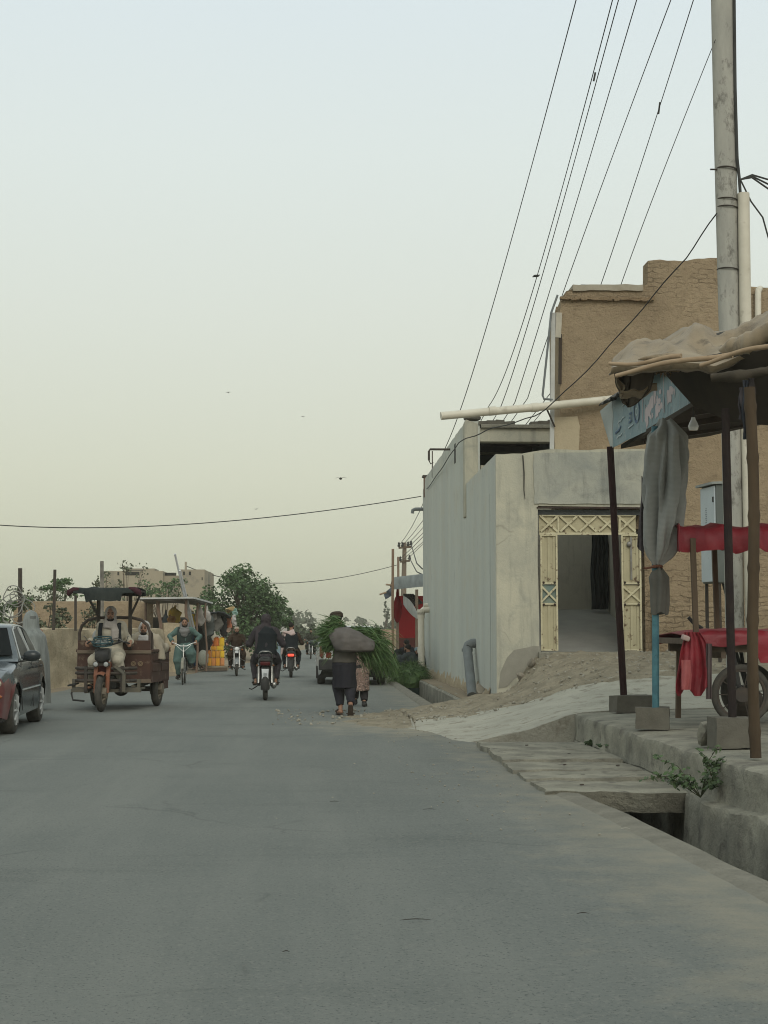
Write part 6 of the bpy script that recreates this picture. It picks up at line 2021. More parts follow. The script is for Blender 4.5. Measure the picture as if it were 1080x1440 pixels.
    for s, g in (('L', -1), ('R', 1)):
        J['sh' + s] = V((g * .172, .36, 1.40)); J['wr' + s] = V((g * .36, fy - .54, 1.135))
        J['el' + s] = ik(J['sh' + s], J['wr' + s], .29, .26, (g * .4, -.3, -1))
        J['hd' + s] = V((-g * .1, 1, -.3)); J['pn' + s] = V((0, 0, -1))
        J['hip' + s] = V((g * .11, .34, .93)); J['an' + s] = V((g * .26, fy - .42, .44))
        J['kn' + s] = ik(J['hip' + s], J['an' + s], .43, .42, (g * .10, 1, .2)); J['toe' + s] = V((g * .12, 1, -.02))
    CREAMC = cloth('cream_tunic', (.43, .395, .315), (.33, .30, .24))
    SC = cloth('dusty_scarf', (.36, .33, .30), (.28, .255, .235))
    M = Euler((-.10, 0, .16)).to_matrix()
    D = rider('person in cream tunic and pale wrapped head scarf steering the cargo tricycle', L, rz, J, CREAMC, CREAMC, None, None, None, beard=1.1, seed=31, vox=.012, headM=M, shoe=(.03, .028, .026))
    headscarf(D, J, M, SC, True, True, seed=6)
    for s in (-1, 1):
        m = MB().tube([(s * .13, .30, 1.46), (s * .155, .47, 1.43), (s * .16, .505, 1.30), (s * .17, .47, 1.12)], [(.035, .012)] * 4, 10, (1, 0, 0))
        m.build('vest_strap', BLACKV, D, 60)
    # passenger sitting in the bed, arm along the side
    J = {}
    ox, oy = -.38, -.55
    J['pel'] = V((ox, oy, .72)); J['chest'] = V((ox, oy + .02, 1.05)); J['neck'] = V((ox, oy + .05, 1.22)); J['head'] = V((ox, oy + .08, 1.345))
    for s, g in (('L', -1), ('R', 1)):
        J['sh' + s] = V((ox + g * .185, oy + .03, 1.16)); J['hip' + s] = V((ox + g * .10, oy + .05, .68))
        J['an' + s] = V((ox + g * .12 + .1, oy + .45, .62)); J['kn' + s] = ik(J['hip' + s], J['an' + s], .40, .40, (g * .3, .2, 1)); J['toe' + s] = V((0, 1, 0))
    J['wrL'] = V((-.66, -1.02, 1.04)); J['elL'] = ik(J['shL'], J['wrL'], .29, .27, (-.3, -.3, -1)); J['hdL'] = V((-.1, -1, -.15))
    J['wrR'] = V((ox + .2, oy + .3, .9)); J['elR'] = ik(J['shR'], J['wrR'], .29, .26, (1, -.4, -.4))
    SH = cloth('tan_striped_shawl', (.36, .315, .245), (.29, .25, .195))
    Q = person('person in pale shawl sitting in the tricycle bed with one arm along its side', L, rz, J, beard=1.0, vox=.012)
    m = MB(); torso(m, J, 1.25, .1, 1.15); sleeves(m, J, .10, .065, .9)
    for s in (-1, 1): m.tube([J['neck'] + V((s * .03, .0, .04)), J['neck'] + V((s * .16, 0, -.06)), J['chest'] + V((s * .24, .02, -.1)), J['pel'] + V((s * .24, .04, .1))], [.08, .11, .11, .12], 12)
    blob(m, 'shawl', SH, Q, .012, 3, .016, (22, 22, 3), 7)
    m = MB(); trousers(m, J); blob(m, 'trousers', SH, Q, .013, 3, .012)
    headscarf(Q, J, Matrix.Identity(3), cloth('white_shawl', (.46, .44, .42)), False, True, seed=9)
    sandals(Q, J, BLACK)
trike_scene()

# ================================================================ CARS
def car(label, loc, rz, body, front, dark=False, name='parked_car'):
    """sedan; +Y forward; ring loft with wheel arches, glass set proud, lamps, mirrors, wheels"""
    B = thing(name, label, 'car', loc, rz)
    Lf, Lr = 2.18, -2.18
    ax = (1.30, -1.28)
    Rw, arch = .305, .365
    def belt(y):
        return lerp_list([(-2.18, .80), (-2.1, .90), (-1.4, .93), (.75, .915), (1.1, .88), (1.7, .80), (2.05, .70), (2.18, .58)], y)
    def half(y):
        return lerp_list([(-2.18, .68), (-2.08, .76), (-1.7, .825), (-.8, .845), (.6, .845), (1.5, .825), (1.95, .76), (2.10, .68), (2.18, .55)], y)
    ys = sorted(set([-2.18, -2.15, -2.1, -2.0, 2.0, 2.1, 2.15, 2.18] + [round(-1.95 + i * .065, 3) for i in range(61)]))
    P = []
    for y in ys:
        lo = lerp_list([(-2.18, .42), (-2.05, .28), (-1.7, .22), (1.7, .20), (2.05, .25), (2.18, .36)], y)
        for a in ax:
            d = abs(y - a)
            if d < arch: lo = max(lo, Rw + math.sqrt(arch * arch - d * d) - .01)
        w, t = half(y), belt(y)
        side = []
        for k in range(9):
            s = k / 8
            z = lo + (t - lo) * s
            zz = (z - .2) / (.93 - .2)
            off = w * (1 - .055 * (zz - .52) ** 2 * 4 * (1 if zz > .52 else .6)) - (.03 if s > .93 else 0)
            if .50 < z < .56: off += .008
            for a in ax:   # flared lip
                d = math.hypot(y - a, z - Rw)
                if d < arch + .05: off += .018 * (1 - max(0, d - arch) / .05)
            side.append((off, z))
        row = [(x, y, z) for x, z in side]
        crown = .03 if y > .6 or y < -1.3 else .0
        tw = side[-1][0]
        for k in range(1, 8):
            q = 1 - 2 * k / 8
            row.append((tw * q, y, t + .012 + crown * (1 - q * q)))
        row += [(-x, y, z) for x, z in reversed(side)]
        P.append(row)
    m = MB().grid(P)
    nc = len(P[0])
    m.f.append(tuple(range(nc - 1, -1, -1))); m.f.append(tuple((len(P) - 1) * nc + j for j in range(nc))); m.m += [0, 0]
    # fronts in another paint: faces ahead of the front arch
    for i, f in enumerate(m.f):
        c = sum((m.v[j] for j in f), V()) / len(f)
        if c.y > 1.12 and c.z < .70 - .22 * max(0, 1.75 - c.y): m.m[i] = 1
    m.build('body', [body, front], B, 35)
    # greenhouse
    st = [(.95, .0, .90), (.80, .02, .96), (.30, .30, 1.36), (.10, .33, 1.405), (-.30, .345, 1.42), (-.75, .335, 1.405), (-1.00, .31, 1.36), (-1.45, .05, 1.0), (-1.60, .0, .92)]
    gh = []
    for y, _, top in st:
        row = []
        b = .915
        w0 = half(max(-1.7, min(1.6, y))) - .045
        hgt = max(0, top - b)
        for k in range(6):
            s = k / 5
            row.append((w0 - .26 * (hgt / .5) * s ** 1.15 * .85, y, b + hgt * s * .97))
        tw = row[-1][0] - .03
        for k in range(0, 7):
            q = 1 - 2 * k / 6
            row.append((tw * q, y, b + hgt * (.985 + .03 * (1 - q * q))))
        row += [(-x, yy, z) for x, yy, z in reversed(row[:6])]
        gh.append(row)
    MB().grid(gh).build('roof', body, B, 40)
    def gx(y, z):
        top = lerp_list([(-1.6, .92), (-1.45, 1.0), (-1.0, 1.36), (-.75, 1.405), (-.3, 1.42), (.1, 1.405), (.3, 1.36), (.8, .96), (.95, .90)], y)
        w0 = half(max(-1.7, min(1.6, y))) - .045
        hgt = max(.05, top - .915); s = min(1, max(0, (z - .915) / (hgt * .97)))
        return w0 - .26 * (hgt / .5) * s ** 1.15 * .85
    GL = mat_cache('car_glass_dark', (.008, .010, .011), rough=.3, spec=.06)
    for s in (-1, 1):
        for poly, nm in (([(.62, .955), (.28, 1.30), (.08, 1.345), (-.22, 1.355), (-.24, .95)], 'front_window'), ([(-.32, .95), (-.30, 1.355), (-.68, 1.345), (-.86, 1.30), (-1.02, 1.14), (-1.05, .95)], 'rear_window')):
            # subdivide polygon as a fan of strips between bottom and top
            ys_ = [poly[0][0] + (poly[-1][0] - poly[0][0]) * i / 16 for i in range(17)]
            up = sorted(poly[1:-1] + [poly[0], poly[-1]], key=lambda q: q[0])
            rows = []
            for y in ys_:
                zt = lerp_list(sorted([p for p in poly if p[1] > .96 or p in (poly[0], poly[-1])], key=lambda q: q[0]), y)
                rows.append([(s * (gx(y, .95 + (max(zt, .955) - .95) * k / 5) + .010), y, .95 + (max(zt, .955) - .95) * k / 5) for k in range(6)])
            MB().grid(rows, .006, (-s, 0, 0)).build(nm, GL, B, 50)
        m = MB()
        tr = [(.72, .945), (.30, 1.325), (.08, 1.37), (-.3, 1.385), (-.70, 1.37), (-.90, 1.32), (-1.10, 1.12), (-1.14, .94)]
        m.tube([(s * (gx(y, z) + .010), y, z) for y, z in tr], .011, 6)
        m.tube([(s * (gx(y, .935) + .014), y, .935) for y in (.72, .3, -.3, -.8, -1.14)], .010, 6)
        m.tube([(s * (gx(-.27, z) + .012), -.27, z) for z in (.94, 1.1, 1.25, 1.37)], .02, 6)
        m.build('window_trim', mat_cache('trim_silver', (.42, .44, .43), rough=.35), B)
        m = MB()
        for y in (.78, -.28, -1.08):
            m.tube([(s * (half(y) * (1.0 - .01 * k) + .001), y + (.0 if y > -1 else (.12 * (k == 0))), .27 + k * .16) for k in range(5)], .006, 5)
        m.build('door_gap', BLACK, B)
        m = MB()
        for y in (-.12, -.95): m.bar((s * (half(y) + .012), y - .09, .82), (s * (half(y) + .012), y + .09, .82), .03, .03)
        m.build('door_handle', BLACK, B, bevel=.008)
        m = MB().tube([(s * (half(y) + .016), y, .545) for y in (.84, .4, 0, -.5, -.85)], .011, 6); m.build('side_moulding', mat_cache('trim_silver', (.42, .44, .43)), B)
        m = MB().ball((s * (.93), .62, .985), (.115, .06, .075), 16, 10); m.tube([(s * .78, .60, .95), (s * .90, .62, .965)], .028, 8)
        m.build('mirror', mat_cache('mirror_black', (.03, .036, .04), rough=.35, coat=.3), B, 60)
        m = MB().ball((s * .60, 2.035, .66), (.15, .10, .075), 16, 10, (0, 0, -s * .35)); m.build('headlight', mat_cache('yellowed_lens', (.62, .56, .40), rough=.2, coat=.5), B, 60)
        m = MB().ball((s * .69, 2.04, .50), (.07, .06, .03), 12, 8); m.build('indicator', AMBER, B, 60)
        m = MB().box((s * .62, -2.15, .72), (.26, .06, .15), (0, 0, s * .22)); m.build('tail_light', mat_cache('red_tail_lens', (.22, .02, .02), rough=.25, coat=.4), B, bevel=.015)
    # screens
    def screen(y0, z0, w0, y1, z1, w1, nm, bow):
        rows = []
        for k in range(6):
            s = k / 5
            rows.append([((w0 + (w1 - w0) * s) * q, y0 + (y1 - y0) * s + bow * (1 - q * q), z0 + (z1 - z0) * s + .008) for q in [-1 + .2 * j for j in range(11)]])
        MB().grid(rows, .006).build(nm, GL, B, 60)
    screen(.79, .985, .70, .33, 1.345, .555, 'windscreen', .05)
    screen(-1.42, 1.03, .68, -1.02, 1.345, .54, 'rear_screen', -.05)
    MB().box((0, 2.14, .40), (1.3, .12, .18)).build('front_bumper', front, B, bevel=.04)
    MB().box((0, -2.15, .42), (1.42, .12, .20)).build('rear_bumper', BLACK if dark else body, B, bevel=.04)
    MB().box((0, 2.15, .60), (.8, .05, .10)).build('grille', BLACK, B, bevel=.01)
    MB().box((0, -2.22, .68), (.40, .012, .11)).build('number_plate', mat_cache('plate_pale', (.6, .6, .56)), B)
    MB().lo((-.74, -1.9, .18), (.74, 1.9, .36)).build('underbody', BLACK, B)
    for a in ax:
        for s in (-1, 1):
            c = V((s * .735, a, Rw))
            # dark arch liner
            m = MB()
            rows = [[(s * (.60 + .2 * j), a + math.cos(q) * (arch - .012), Rw + math.sin(q) * (arch - .012)) for j in range(2)] for q in [R(-10) + R(200) * i / 16 for i in range(17)]]
            m.grid(rows, .01); m.build('arch_liner', BLACK, B, 60)
            W = MB().lathe([(.06, -.03), (.19, -.01), (.205, .0), (.205, .04)], c + V((s * .055, 0, 0)), (s, 0, 0), 30).build('wheel', mat_cache('wheel_grey', (.22, .22, .21)), B, 40)
            MB().lathe([(.20, -.09), (.27, -.095), (Rw - .01, -.08), (Rw, -.05), (Rw, .05), (Rw - .01, .08), (.27, .095), (.20, .09)], c, (s, 0, 0), 40, True).build('tyre', RUBBER, W, 40)
            m = MB()
            for i in range(9):
                q = 2 * PI * i / 9
                d = V((0, math.cos(q), math.sin(q)))
                m.bar(c + V((s * .098, 0, 0)) + d * .03, c + V((s * .088, 0, 0)) + d * .195, .05, .022)
            m.lathe([(.185, .08), (.205, .092), (.212, .08)], c, (s, 0, 0), 36, True)
            m.ball(c + V((s * .10, 0, 0)), (.02, .05, .05), 12, 8)
            m.build('hub_cap', mat_cache('hub_silver', (.50, .51, .50), rough=.4), W, 40)
    return B
def cars():
    pf = G(17, 1030, .012)
    c = V((-4.70, 21.35, .012))
    t = NT('dusty_dark_car_paint'); co = t.coord('Object')
    col = t.mix(t.ramp(t.noise(co, 3, 6, .6), .4, .7), (.028, .042, .052), (.055, .065, .068))
    DK = t.done(col, .25, None, spec=.45, coat=.5)
    t = NT('faded_red_car_paint'); co = t.coord('Object')
    col = t.mix(t.ramp(t.noise(co, 3, 6, .6), .4, .7), (.13, .028, .030), (.17, .06, .058))
    RD = t.done(col, .35, None, spec=.5, coat=.5)
    B = car('dark sedan with faded red front wing coming out of the left edge of the picture', c, PI + .05, DK, RD, name='sedan_car')
    # dash clutter seen through the side
    t = NT('dusty_white_car_paint'); co = t.coord('Object')
    WH = t.done(t.mix(t.ramp(t.noise(co, 3, 6, .6), .4, .7), (.52, .53, .52), (.42, .42, .40)), .35, None, coat=.4)
    x = (U(455, 962, 37.9).x + U(530, 962, 37.9).x) / 2
    B2 = car('white car with dark bumper standing at the roadside, mostly hidden behind the grass bundle', V((x + .02, 37.9 + 1.3, .012)), 0, WH, WH, True)
    MB().lo((-.80, -2.27, .36), (.80, -2.16, .62)).build('rear_skirt', BLACK, B2, bevel=.03)
    for s in (-1, 1):
        MB().box((s * .74, -1.68, .30), (.24, .02, .30)).build('mud_flap', BLACK, B2)
        MB().box((s * .735, -2.2, .82), (.09, .05, .28)).build('tail_lamp', mat_cache('brown_tail_lens', (.17, .06, .04), rough=.3), B2, bevel=.01)
cars()

# ================================================================ WALKER WITH THE GRASS BUNDLE
GRASS = None
def grass_mat():
    t = NT('cut_grass'); 
    co = t.coord('Object')
    c = t.mix(t.ramp(t.noise(co, 9, 4, .6), .35, .65), (.045, .095, .030), (.085, .145, .045))
    c = t.mix(t.ramp(t.noise(co, 30, 3, .6), .60, .70), c, (.15, .185, .075))
    return t.done(c, .6, spec=.3)
GRASS = grass_mat()
def blade(m, p0, d, L, w, droop, r):
    p = V(p0); d = V(d).normalized()
    sd = d.cross(V((r.uniform(-1, 1), r.uniform(-1, 1), r.uniform(-1, 1)))).normalized()
    rows = []
    n = 6
    for i in range(n):
        k = i / (n - 1)
        ww = w * (1 - k) ** .7 + .0006
        rows.append([p - sd * ww, p + sd * ww])
        d = (d + V((0, 0, -droop / n))).normalized()
        p = p + d * L / n
    m.grid(rows)
def walker():
    Y = 24.3
    g = p_ground(486, 1006)
    # local frame: +Y away from the camera, origin on the road between the feet
    L = V((g.x, g.y, .014)); rz = .05
    J = {}
    J['pel'] = V((-.02, .0, .86)); J['chest'] = V((-.02, .10, 1.18)); J['neck'] = V((-.06, .17, 1.36)); J['head'] = V((-.13, .22, 1.475))
    J['hipL'] = V((-.09, 0, .84)); J['hipR'] = V((.05, 0, .84))
    J['anL'] = V((-.075, .06, .10)); J['anR'] = V((.06, -.24, .155))
    J['toeL'] = V((-.12, 1, -.04)); J['toeR'] = V((.05, .55, -.83))
    for s, gq in (('L', -1), ('R', 1)):
        J['kn' + s] = ik(J['hip' + s], J['an' + s], .40, .40, (gq * .1, 1, .0))
        J['sh' + s] = V((-.02 + gq * .18, .12, 1.28))
    J['wrL'] = V((-.20, .42, 1.22)); J['elL'] = ik(J['shL'], J['wrL'], .29, .26, (-.4, .2, -1))
    J['wrR'] = V((.14, .42, 1.24)); J['elR'] = ik(J['shR'], J['wrR'], .29, .26, (.4, .2, -1))
    for s in 'LR': J['hd' + s] = V((0, .2, 1)); J['pn' + s] = V((0, -1, 0))
    M = Euler((-.2, 0, .35)).to_matrix()
    P = person('person in dark tunic and brown rolled cap walking away under a huge grass bundle', L, rz, J, headM=M, beard=.8, vox=.010)
    DKT = cloth('charcoal_tunic', (.032, .031, .038), (.023, .023, .029))
    m = MB(); torso(m, J, 1.0, .12, 1.05); sleeves(m, J)
    skirt(m, J, .43, .172, .165, .02)
    blob(m, 'tunic', DKT, P, .011, 3, .020, (9, 9, 2.2), 2)
    m = MB(); trousers(m, J, (.11, .095, .08, .062), .86)
    blob(m, 'trousers', DKT, P, .011, 3, .016, (12, 12, 4), 5)
    VST = cloth('grey_brown_vest', (.11, .10, .086), (.08, .073, .064))
    m = MB()
    pel, ch = J['pel'], J['chest']
    m.tube([pel + V((-.0, -.01, -.04)), pel + V((0, -.01, .08)), (pel + ch) / 2, ch, ch + V((0, .03, .10))], [(.192, .16), (.188, .155), (.185, .15), (.19, .155), (.13, .10)], 20, (1, 0, 0))
    blob(m, 'vest', VST, P, .011, 2, .008, (9, 9, 5), 3)
    X = Matrix.Translation(J['head']) @ M.to_4x4()
    PK = cloth('brown_felt_cap', (.060, .047, .036), (.045, .036, .028))
    m = MB().lathe([(.001, .135), (.075, .130), (.100, .108), (.108, .088), (.094, .07), (.001, .08)], (0, -.012, 0), n=28)
    m.torus((0, -.012, .062), .086, .022, (0, 0, 1), 30, 10, 1.1)
    m.xf(X); m.build('rolled_cap', PK, P, 60)
    m = MB().ball((0, -.025, .03), (.078, .090, .075), 16, 10); m.xf(X); blob(m, 'hair', BEARD, P, .008, 1, .003)
    sandals(P, J, mat('worn_sandal', (.075, .055, .042), (.05, .04, .033), 20, .5, .8))
    # bundle: cloth sling with cut fodder sticking out at both ends
    def W(u, v, dy=0): return U(u, v, L.y + dy)
    bc = W(493, 899, -.13)
    Bd = thing('grass_bundle', 'huge bundle of cut green fodder grass wrapped in a grey brown cloth on the walker', 'bundle', bc, 0)
    WR = cloth('bundle_cloth', (.135, .122, .114), (.095, .086, .081))
    m = MB()
    a, b = W(470, 903, -.12) - bc, W(523, 911, -.12) - bc
    pts = [a + V((-.03, 0, -.02)), a + V((.05, 0, .02)), a * .7 + b * .3 + V((0, -.05, .03)), a * .4 + b * .6 + V((0, -.05, .02)), b, b + V((.03, 0, -.01))]
    m.tube(pts, [(.14, .15), (.20, .20), (.235, .235), (.215, .20), (.14, .12), (.06, .05)], 24, (0, 1, 0))
    k = len(m.v)
    wr = blob(m, 'wrap_cloth', WR, Bd, .012, 4, .016, (3, 9, 9), 4)
    for v in wr.data.vertices:   # flat underside where it rests on the back
        if v.co.z < -.17: v.co.z = -.17 - (-.17 - v.co.z) * .25
    r = random.Random(3)
    m = MB()
    lc = W(471, 893, .0) - bc
    for i in range(1500):
        o = lc + V((r.gauss(0, .06), r.gauss(0, .09), r.gauss(0, .09)))
        if r.random() < .3: o = lc + V((r.gauss(.04, .04), r.gauss(0, .06), r.gauss(.13, .06)))
        d = V((-1 + r.gauss(0, .35), r.gauss(0, .55), r.gauss(-.10, .55)))
        blade(m, o, d, r.uniform(.15, .40), r.uniform(.004, .008), r.uniform(.2, 1.0), r)
    for i in range(260):   # top tuft against the neck
        o = W(473, 884, .02) - bc + V((r.gauss(0, .07), r.gauss(0, .07), r.gauss(0, .03)))
        blade(m, o, V((r.gauss(-.1, .6), r.gauss(0, .5), 1)), r.uniform(.08, .2), r.uniform(.004, .007), .6, r)
    m.build('grass_head', GRASS, Bd, 0)
    m = MB()
    rc = W(518, 903, .05) - bc
    for i in range(1700):
        o = rc + V((r.gauss(-.02, .09), r.gauss(.02, .10), r.gauss(-.02, .10)))
        d = V((1 + r.gauss(0, .25), r.gauss(.05, .45), r.gauss(-.25, .42)))
        blade(m, o, d, r.uniform(.25, .62), r.uniform(.004, .008), r.uniform(.8, 2.4), r)
    for i in range(360):  # long drooping ends
        o = W(538, 922, .05) - bc + V((r.gauss(0, .07), r.gauss(0, .08), r.gauss(0, .08)))
        blade(m, o, V((.7 + r.gauss(0, .3), r.gauss(0, .3), -.6)), r.uniform(.25, .5), r.uniform(.003, .007), r.uniform(1, 2.2), r)
    for i in range(200):  # along the top edge
        k_ = r.random()
        o = (W(492, 881, .06) - bc) * (1 - k_) + (W(528, 886, .06) - bc) * k_
        blade(m, o + V((0, r.gauss(0, .05), r.gauss(-.02, .02))), V((1, r.gauss(0, .3), r.gauss(.05, .15))), r.uniform(.15, .35), r.uniform(.003, .007), .5, r)
    m.build('grass_tail', GRASS, Bd, 0)
walker()

def second_walker():
    g = p_ground(506, 993)
    L = V((g.x, g.y, .014)); rz = -.03
    J = {}
    J['pel'] = V((0, 0, .84)); J['chest'] = V((0, .02, 1.16)); J['neck'] = V((0, .03, 1.33)); J['head'] = V((0, .05, 1.46))
    for s, g_ in (('L', -1), ('R', 1)):
        J['hip' + s] = V((g_ * .085, 0, .82)); J['sh' + s] = V((g_ * .17, .02, 1.26))
        J['wr' + s] = V((g_ * .2, .08, .80)); J['el' + s] = ik(J['sh' + s], J['wr' + s], .27, .25, (g_, -.6, 0)); J['pn' + s] = V((-g_, 0, 0)); J['toe' + s] = V((g_ * .1, 1, -.05))
    J['anL'] = V((-.10, .16, .12)); J['anR'] = V((.09, -.05, .09))
    for s, g_ in (('L', -1), ('R', 1)): J['kn' + s] = ik(J['hip' + s], J['an' + s], .40, .39, (0, 1, 0))
    P = person('person in faded floral tunic walking just beyond the grass carrier', L, rz, J, beard=None, vox=.012, curl=.35)
    t = NT('floral_cotton'); co = t.coord('Object')
    vo = t.n('ShaderNodeTexVoronoi'); vo.inputs['Scale'].default_value = 22; t.l(co, vo.inputs['Vector'])
    c = t.mix(t.ramp(vo.outputs['Distance'], .25, .4, (1, 1, 1), (0, 0, 0)), (.20, .135, .11), (.34, .25, .21))
    c = t.mix(t.ramp(t.noise(co, 26, 3), .55, .62), c, (.06, .055, .05))
    FL = t.done(c, .9, t.bump(t.noise(co, 12), .3, .02))
    m = MB(); torso(m, J, 1.08); sleeves(m, J, .075, .06); skirt(m, J, .34, .205, .185, .01)
    blob(m, 'floral_tunic', FL, P, .012, 3, .018, (10, 10, 2.4), 4)
    m = MB(); trousers(m, J, (.10, .09, .085, .075), .9)
    blob(m, 'trousers', DARKTR, P, .012, 3, .012, (10, 10, 4), 5)
    headscarf(P, J, Matrix.Identity(3), cloth('pale_floral_scarf', (.30, .26, .24)), False, True, seed=2)
    sandals(P, J, BLACK, True)
    P.scale = (.84, .84, .80)
    return P
second_walker()
# ================================================================ LEFT SIDE
def wall_run(name, line, z0, ztop, th, mt, amp, lab, cat, seed, erode=.05):
    """thick mud wall following a plan line, lumpy faces and a worn uneven top"""
    pts = [V((x, y, 0)) for x, y in line]
    q = []
    for a, b in zip(pts, pts[1:]):
        n = max(2, int((b - a).length / .16))
        q += [a + (b - a) * i / n for i in range(n)]
    q.append(pts[-1])
    rows = []
    for i, p in enumerate(q):
        t = (q[min(i + 1, len(q) - 1)] - q[max(i - 1, 0)]).normalized()
        nrm = V((t.y, -t.x, 0))       # towards the street
        zt = ztop + amp * n3(i * .13, seed) + amp * .5 * n3(i * .45, seed + 3)
        row = []
        for k in range(11):
            z = z0 + (zt - z0) * k / 10
            o = th / 2 + erode * n3(i * .16, z * 2.2, seed) + erode * .5 * n3(i * .5, z * 5, seed + 1) + (.10 if k == 0 else .03 if k == 1 else 0) - (.04 if k == 10 else 0)
            row.append(p + nrm * o + V((0, 0, z)))
        row.append(p + V((0, 0, zt + .02)))
        row.append(p - nrm * (th / 2 - .03) + V((0, 0, zt - .02)))
        row.append(p - nrm * th / 2 + V((0, 0, z0)))
        rows.append(row)
    m = MB().grid(rows)
    nc = len(rows[0])
    m.f.append(tuple(range(nc))); m.f.append(tuple((len(rows) - 1) * nc + j for j in range(nc))); m.m += [0, 0]
    return tag(m.build(name, mt, None, 50), lab, cat)

def leafy(m, c, rad, n, r, size, clump=14, lo=.25, mats=3):
    """leaf clumps spread through an ellipsoid with gaps; small bent leaf faces"""
    c = V(c)
    cl = []
    for i in range(clump):
        while True:
            p = V((r.uniform(-1, 1), r.uniform(-1, 1), r.uniform(-1, 1)))
            if lo < p.length < 1: break
        cl.append((V((p.x * rad[0], p.y * rad[1], p.z * rad[2])), r.uniform(.22, .42)))
    for i in range(n):
        q, s = r.choice(cl)
        d = V((r.gauss(0, 1), r.gauss(0, 1), r.gauss(0, .8)))
        if d.length > 1.7: d *= 1.7 / d.length
        p = c + q + V((d.x * rad[0], d.y * rad[1], d.z * rad[2])) * s * .55
        L = size * r.uniform(.6, 1.3); w = L * .32
        a = V((r.gauss(0, 1), r.gauss(0, 1), r.gauss(-.15, .7))).normalized()
        b = a.orthogonal().normalized()
        b = (b * math.cos(r.random() * 6.3) + a.cross(b) * math.sin(r.random() * 6.3)).normalized()
        k = a.cross(b) * L * .12
        m.mi = r.randrange(mats)
        m.add([p - a * L * .5, p - b * w + k, p + a * L * .5, p + b * w + k], [(0, 1, 2), (0, 2, 3)])
    return cl
def leafmats(nm, base):
    out = []
    for i, f in enumerate((.72, 1.0, 1.35)):
        t = NT('%s_leaf_%d' % (nm, i)); co = t.coord('Object')
        c = tuple(min(1, x * f) for x in base)
        col = t.mix(t.ramp(t.noise(co, 3, 4), .35, .65), c, tuple(x * .75 for x in c))
        out.append(t.done(col, .6, spec=.25))
    return out
BARK = mat('tree_bark', (.11, .085, .065), (.07, .055, .042), 8, .5, .9, .4, 40)
GREEN = leafmats('mulberry', (.078, .130, .055))
GREY_GREEN = leafmats('dusty', (.10, .115, .07))
FARGREEN = leafmats('far', (.085, .105, .065))

def tree(label, x, y, z, h, rad, n, size, mats, seed, trunk_r=.09, group=None, clump=22, name='tree', crown_low=.35):
    r = random.Random(seed)
    B = thing(name, label, 'tree', (x, y, z), 0, group)
    m = MB()
    cc = V((0, 0, h - rad[2] * .95))
    cl = leafy(m, cc, rad, n, r, size, clump, .2, 3)
    m.build('crown', mats, B, 0)
    t = MB()
    top = cc.z + rad[2] * .2
    t.tube([(0, 0, -.1), (.04 * h * r.uniform(-1, 1), 0, top * .35), (.05 * h * r.uniform(-1, 1), .03, top * .7), (0, 0, top)], [trunk_r, trunk_r * .8, trunk_r * .6, trunk_r * .3], 9)
    for q, s in cl:
        e = cc + q
        b = V((0, 0, top * r.uniform(.3, .8)))
        t.tube([b, b * .5 + e * .5 + V((0, 0, .05 * h * r.uniform(-.6, .4))), e], [trunk_r * .4, trunk_r * .22, trunk_r * .08], 6)
    t.build('trunk', BARK, B, 60)
    return B

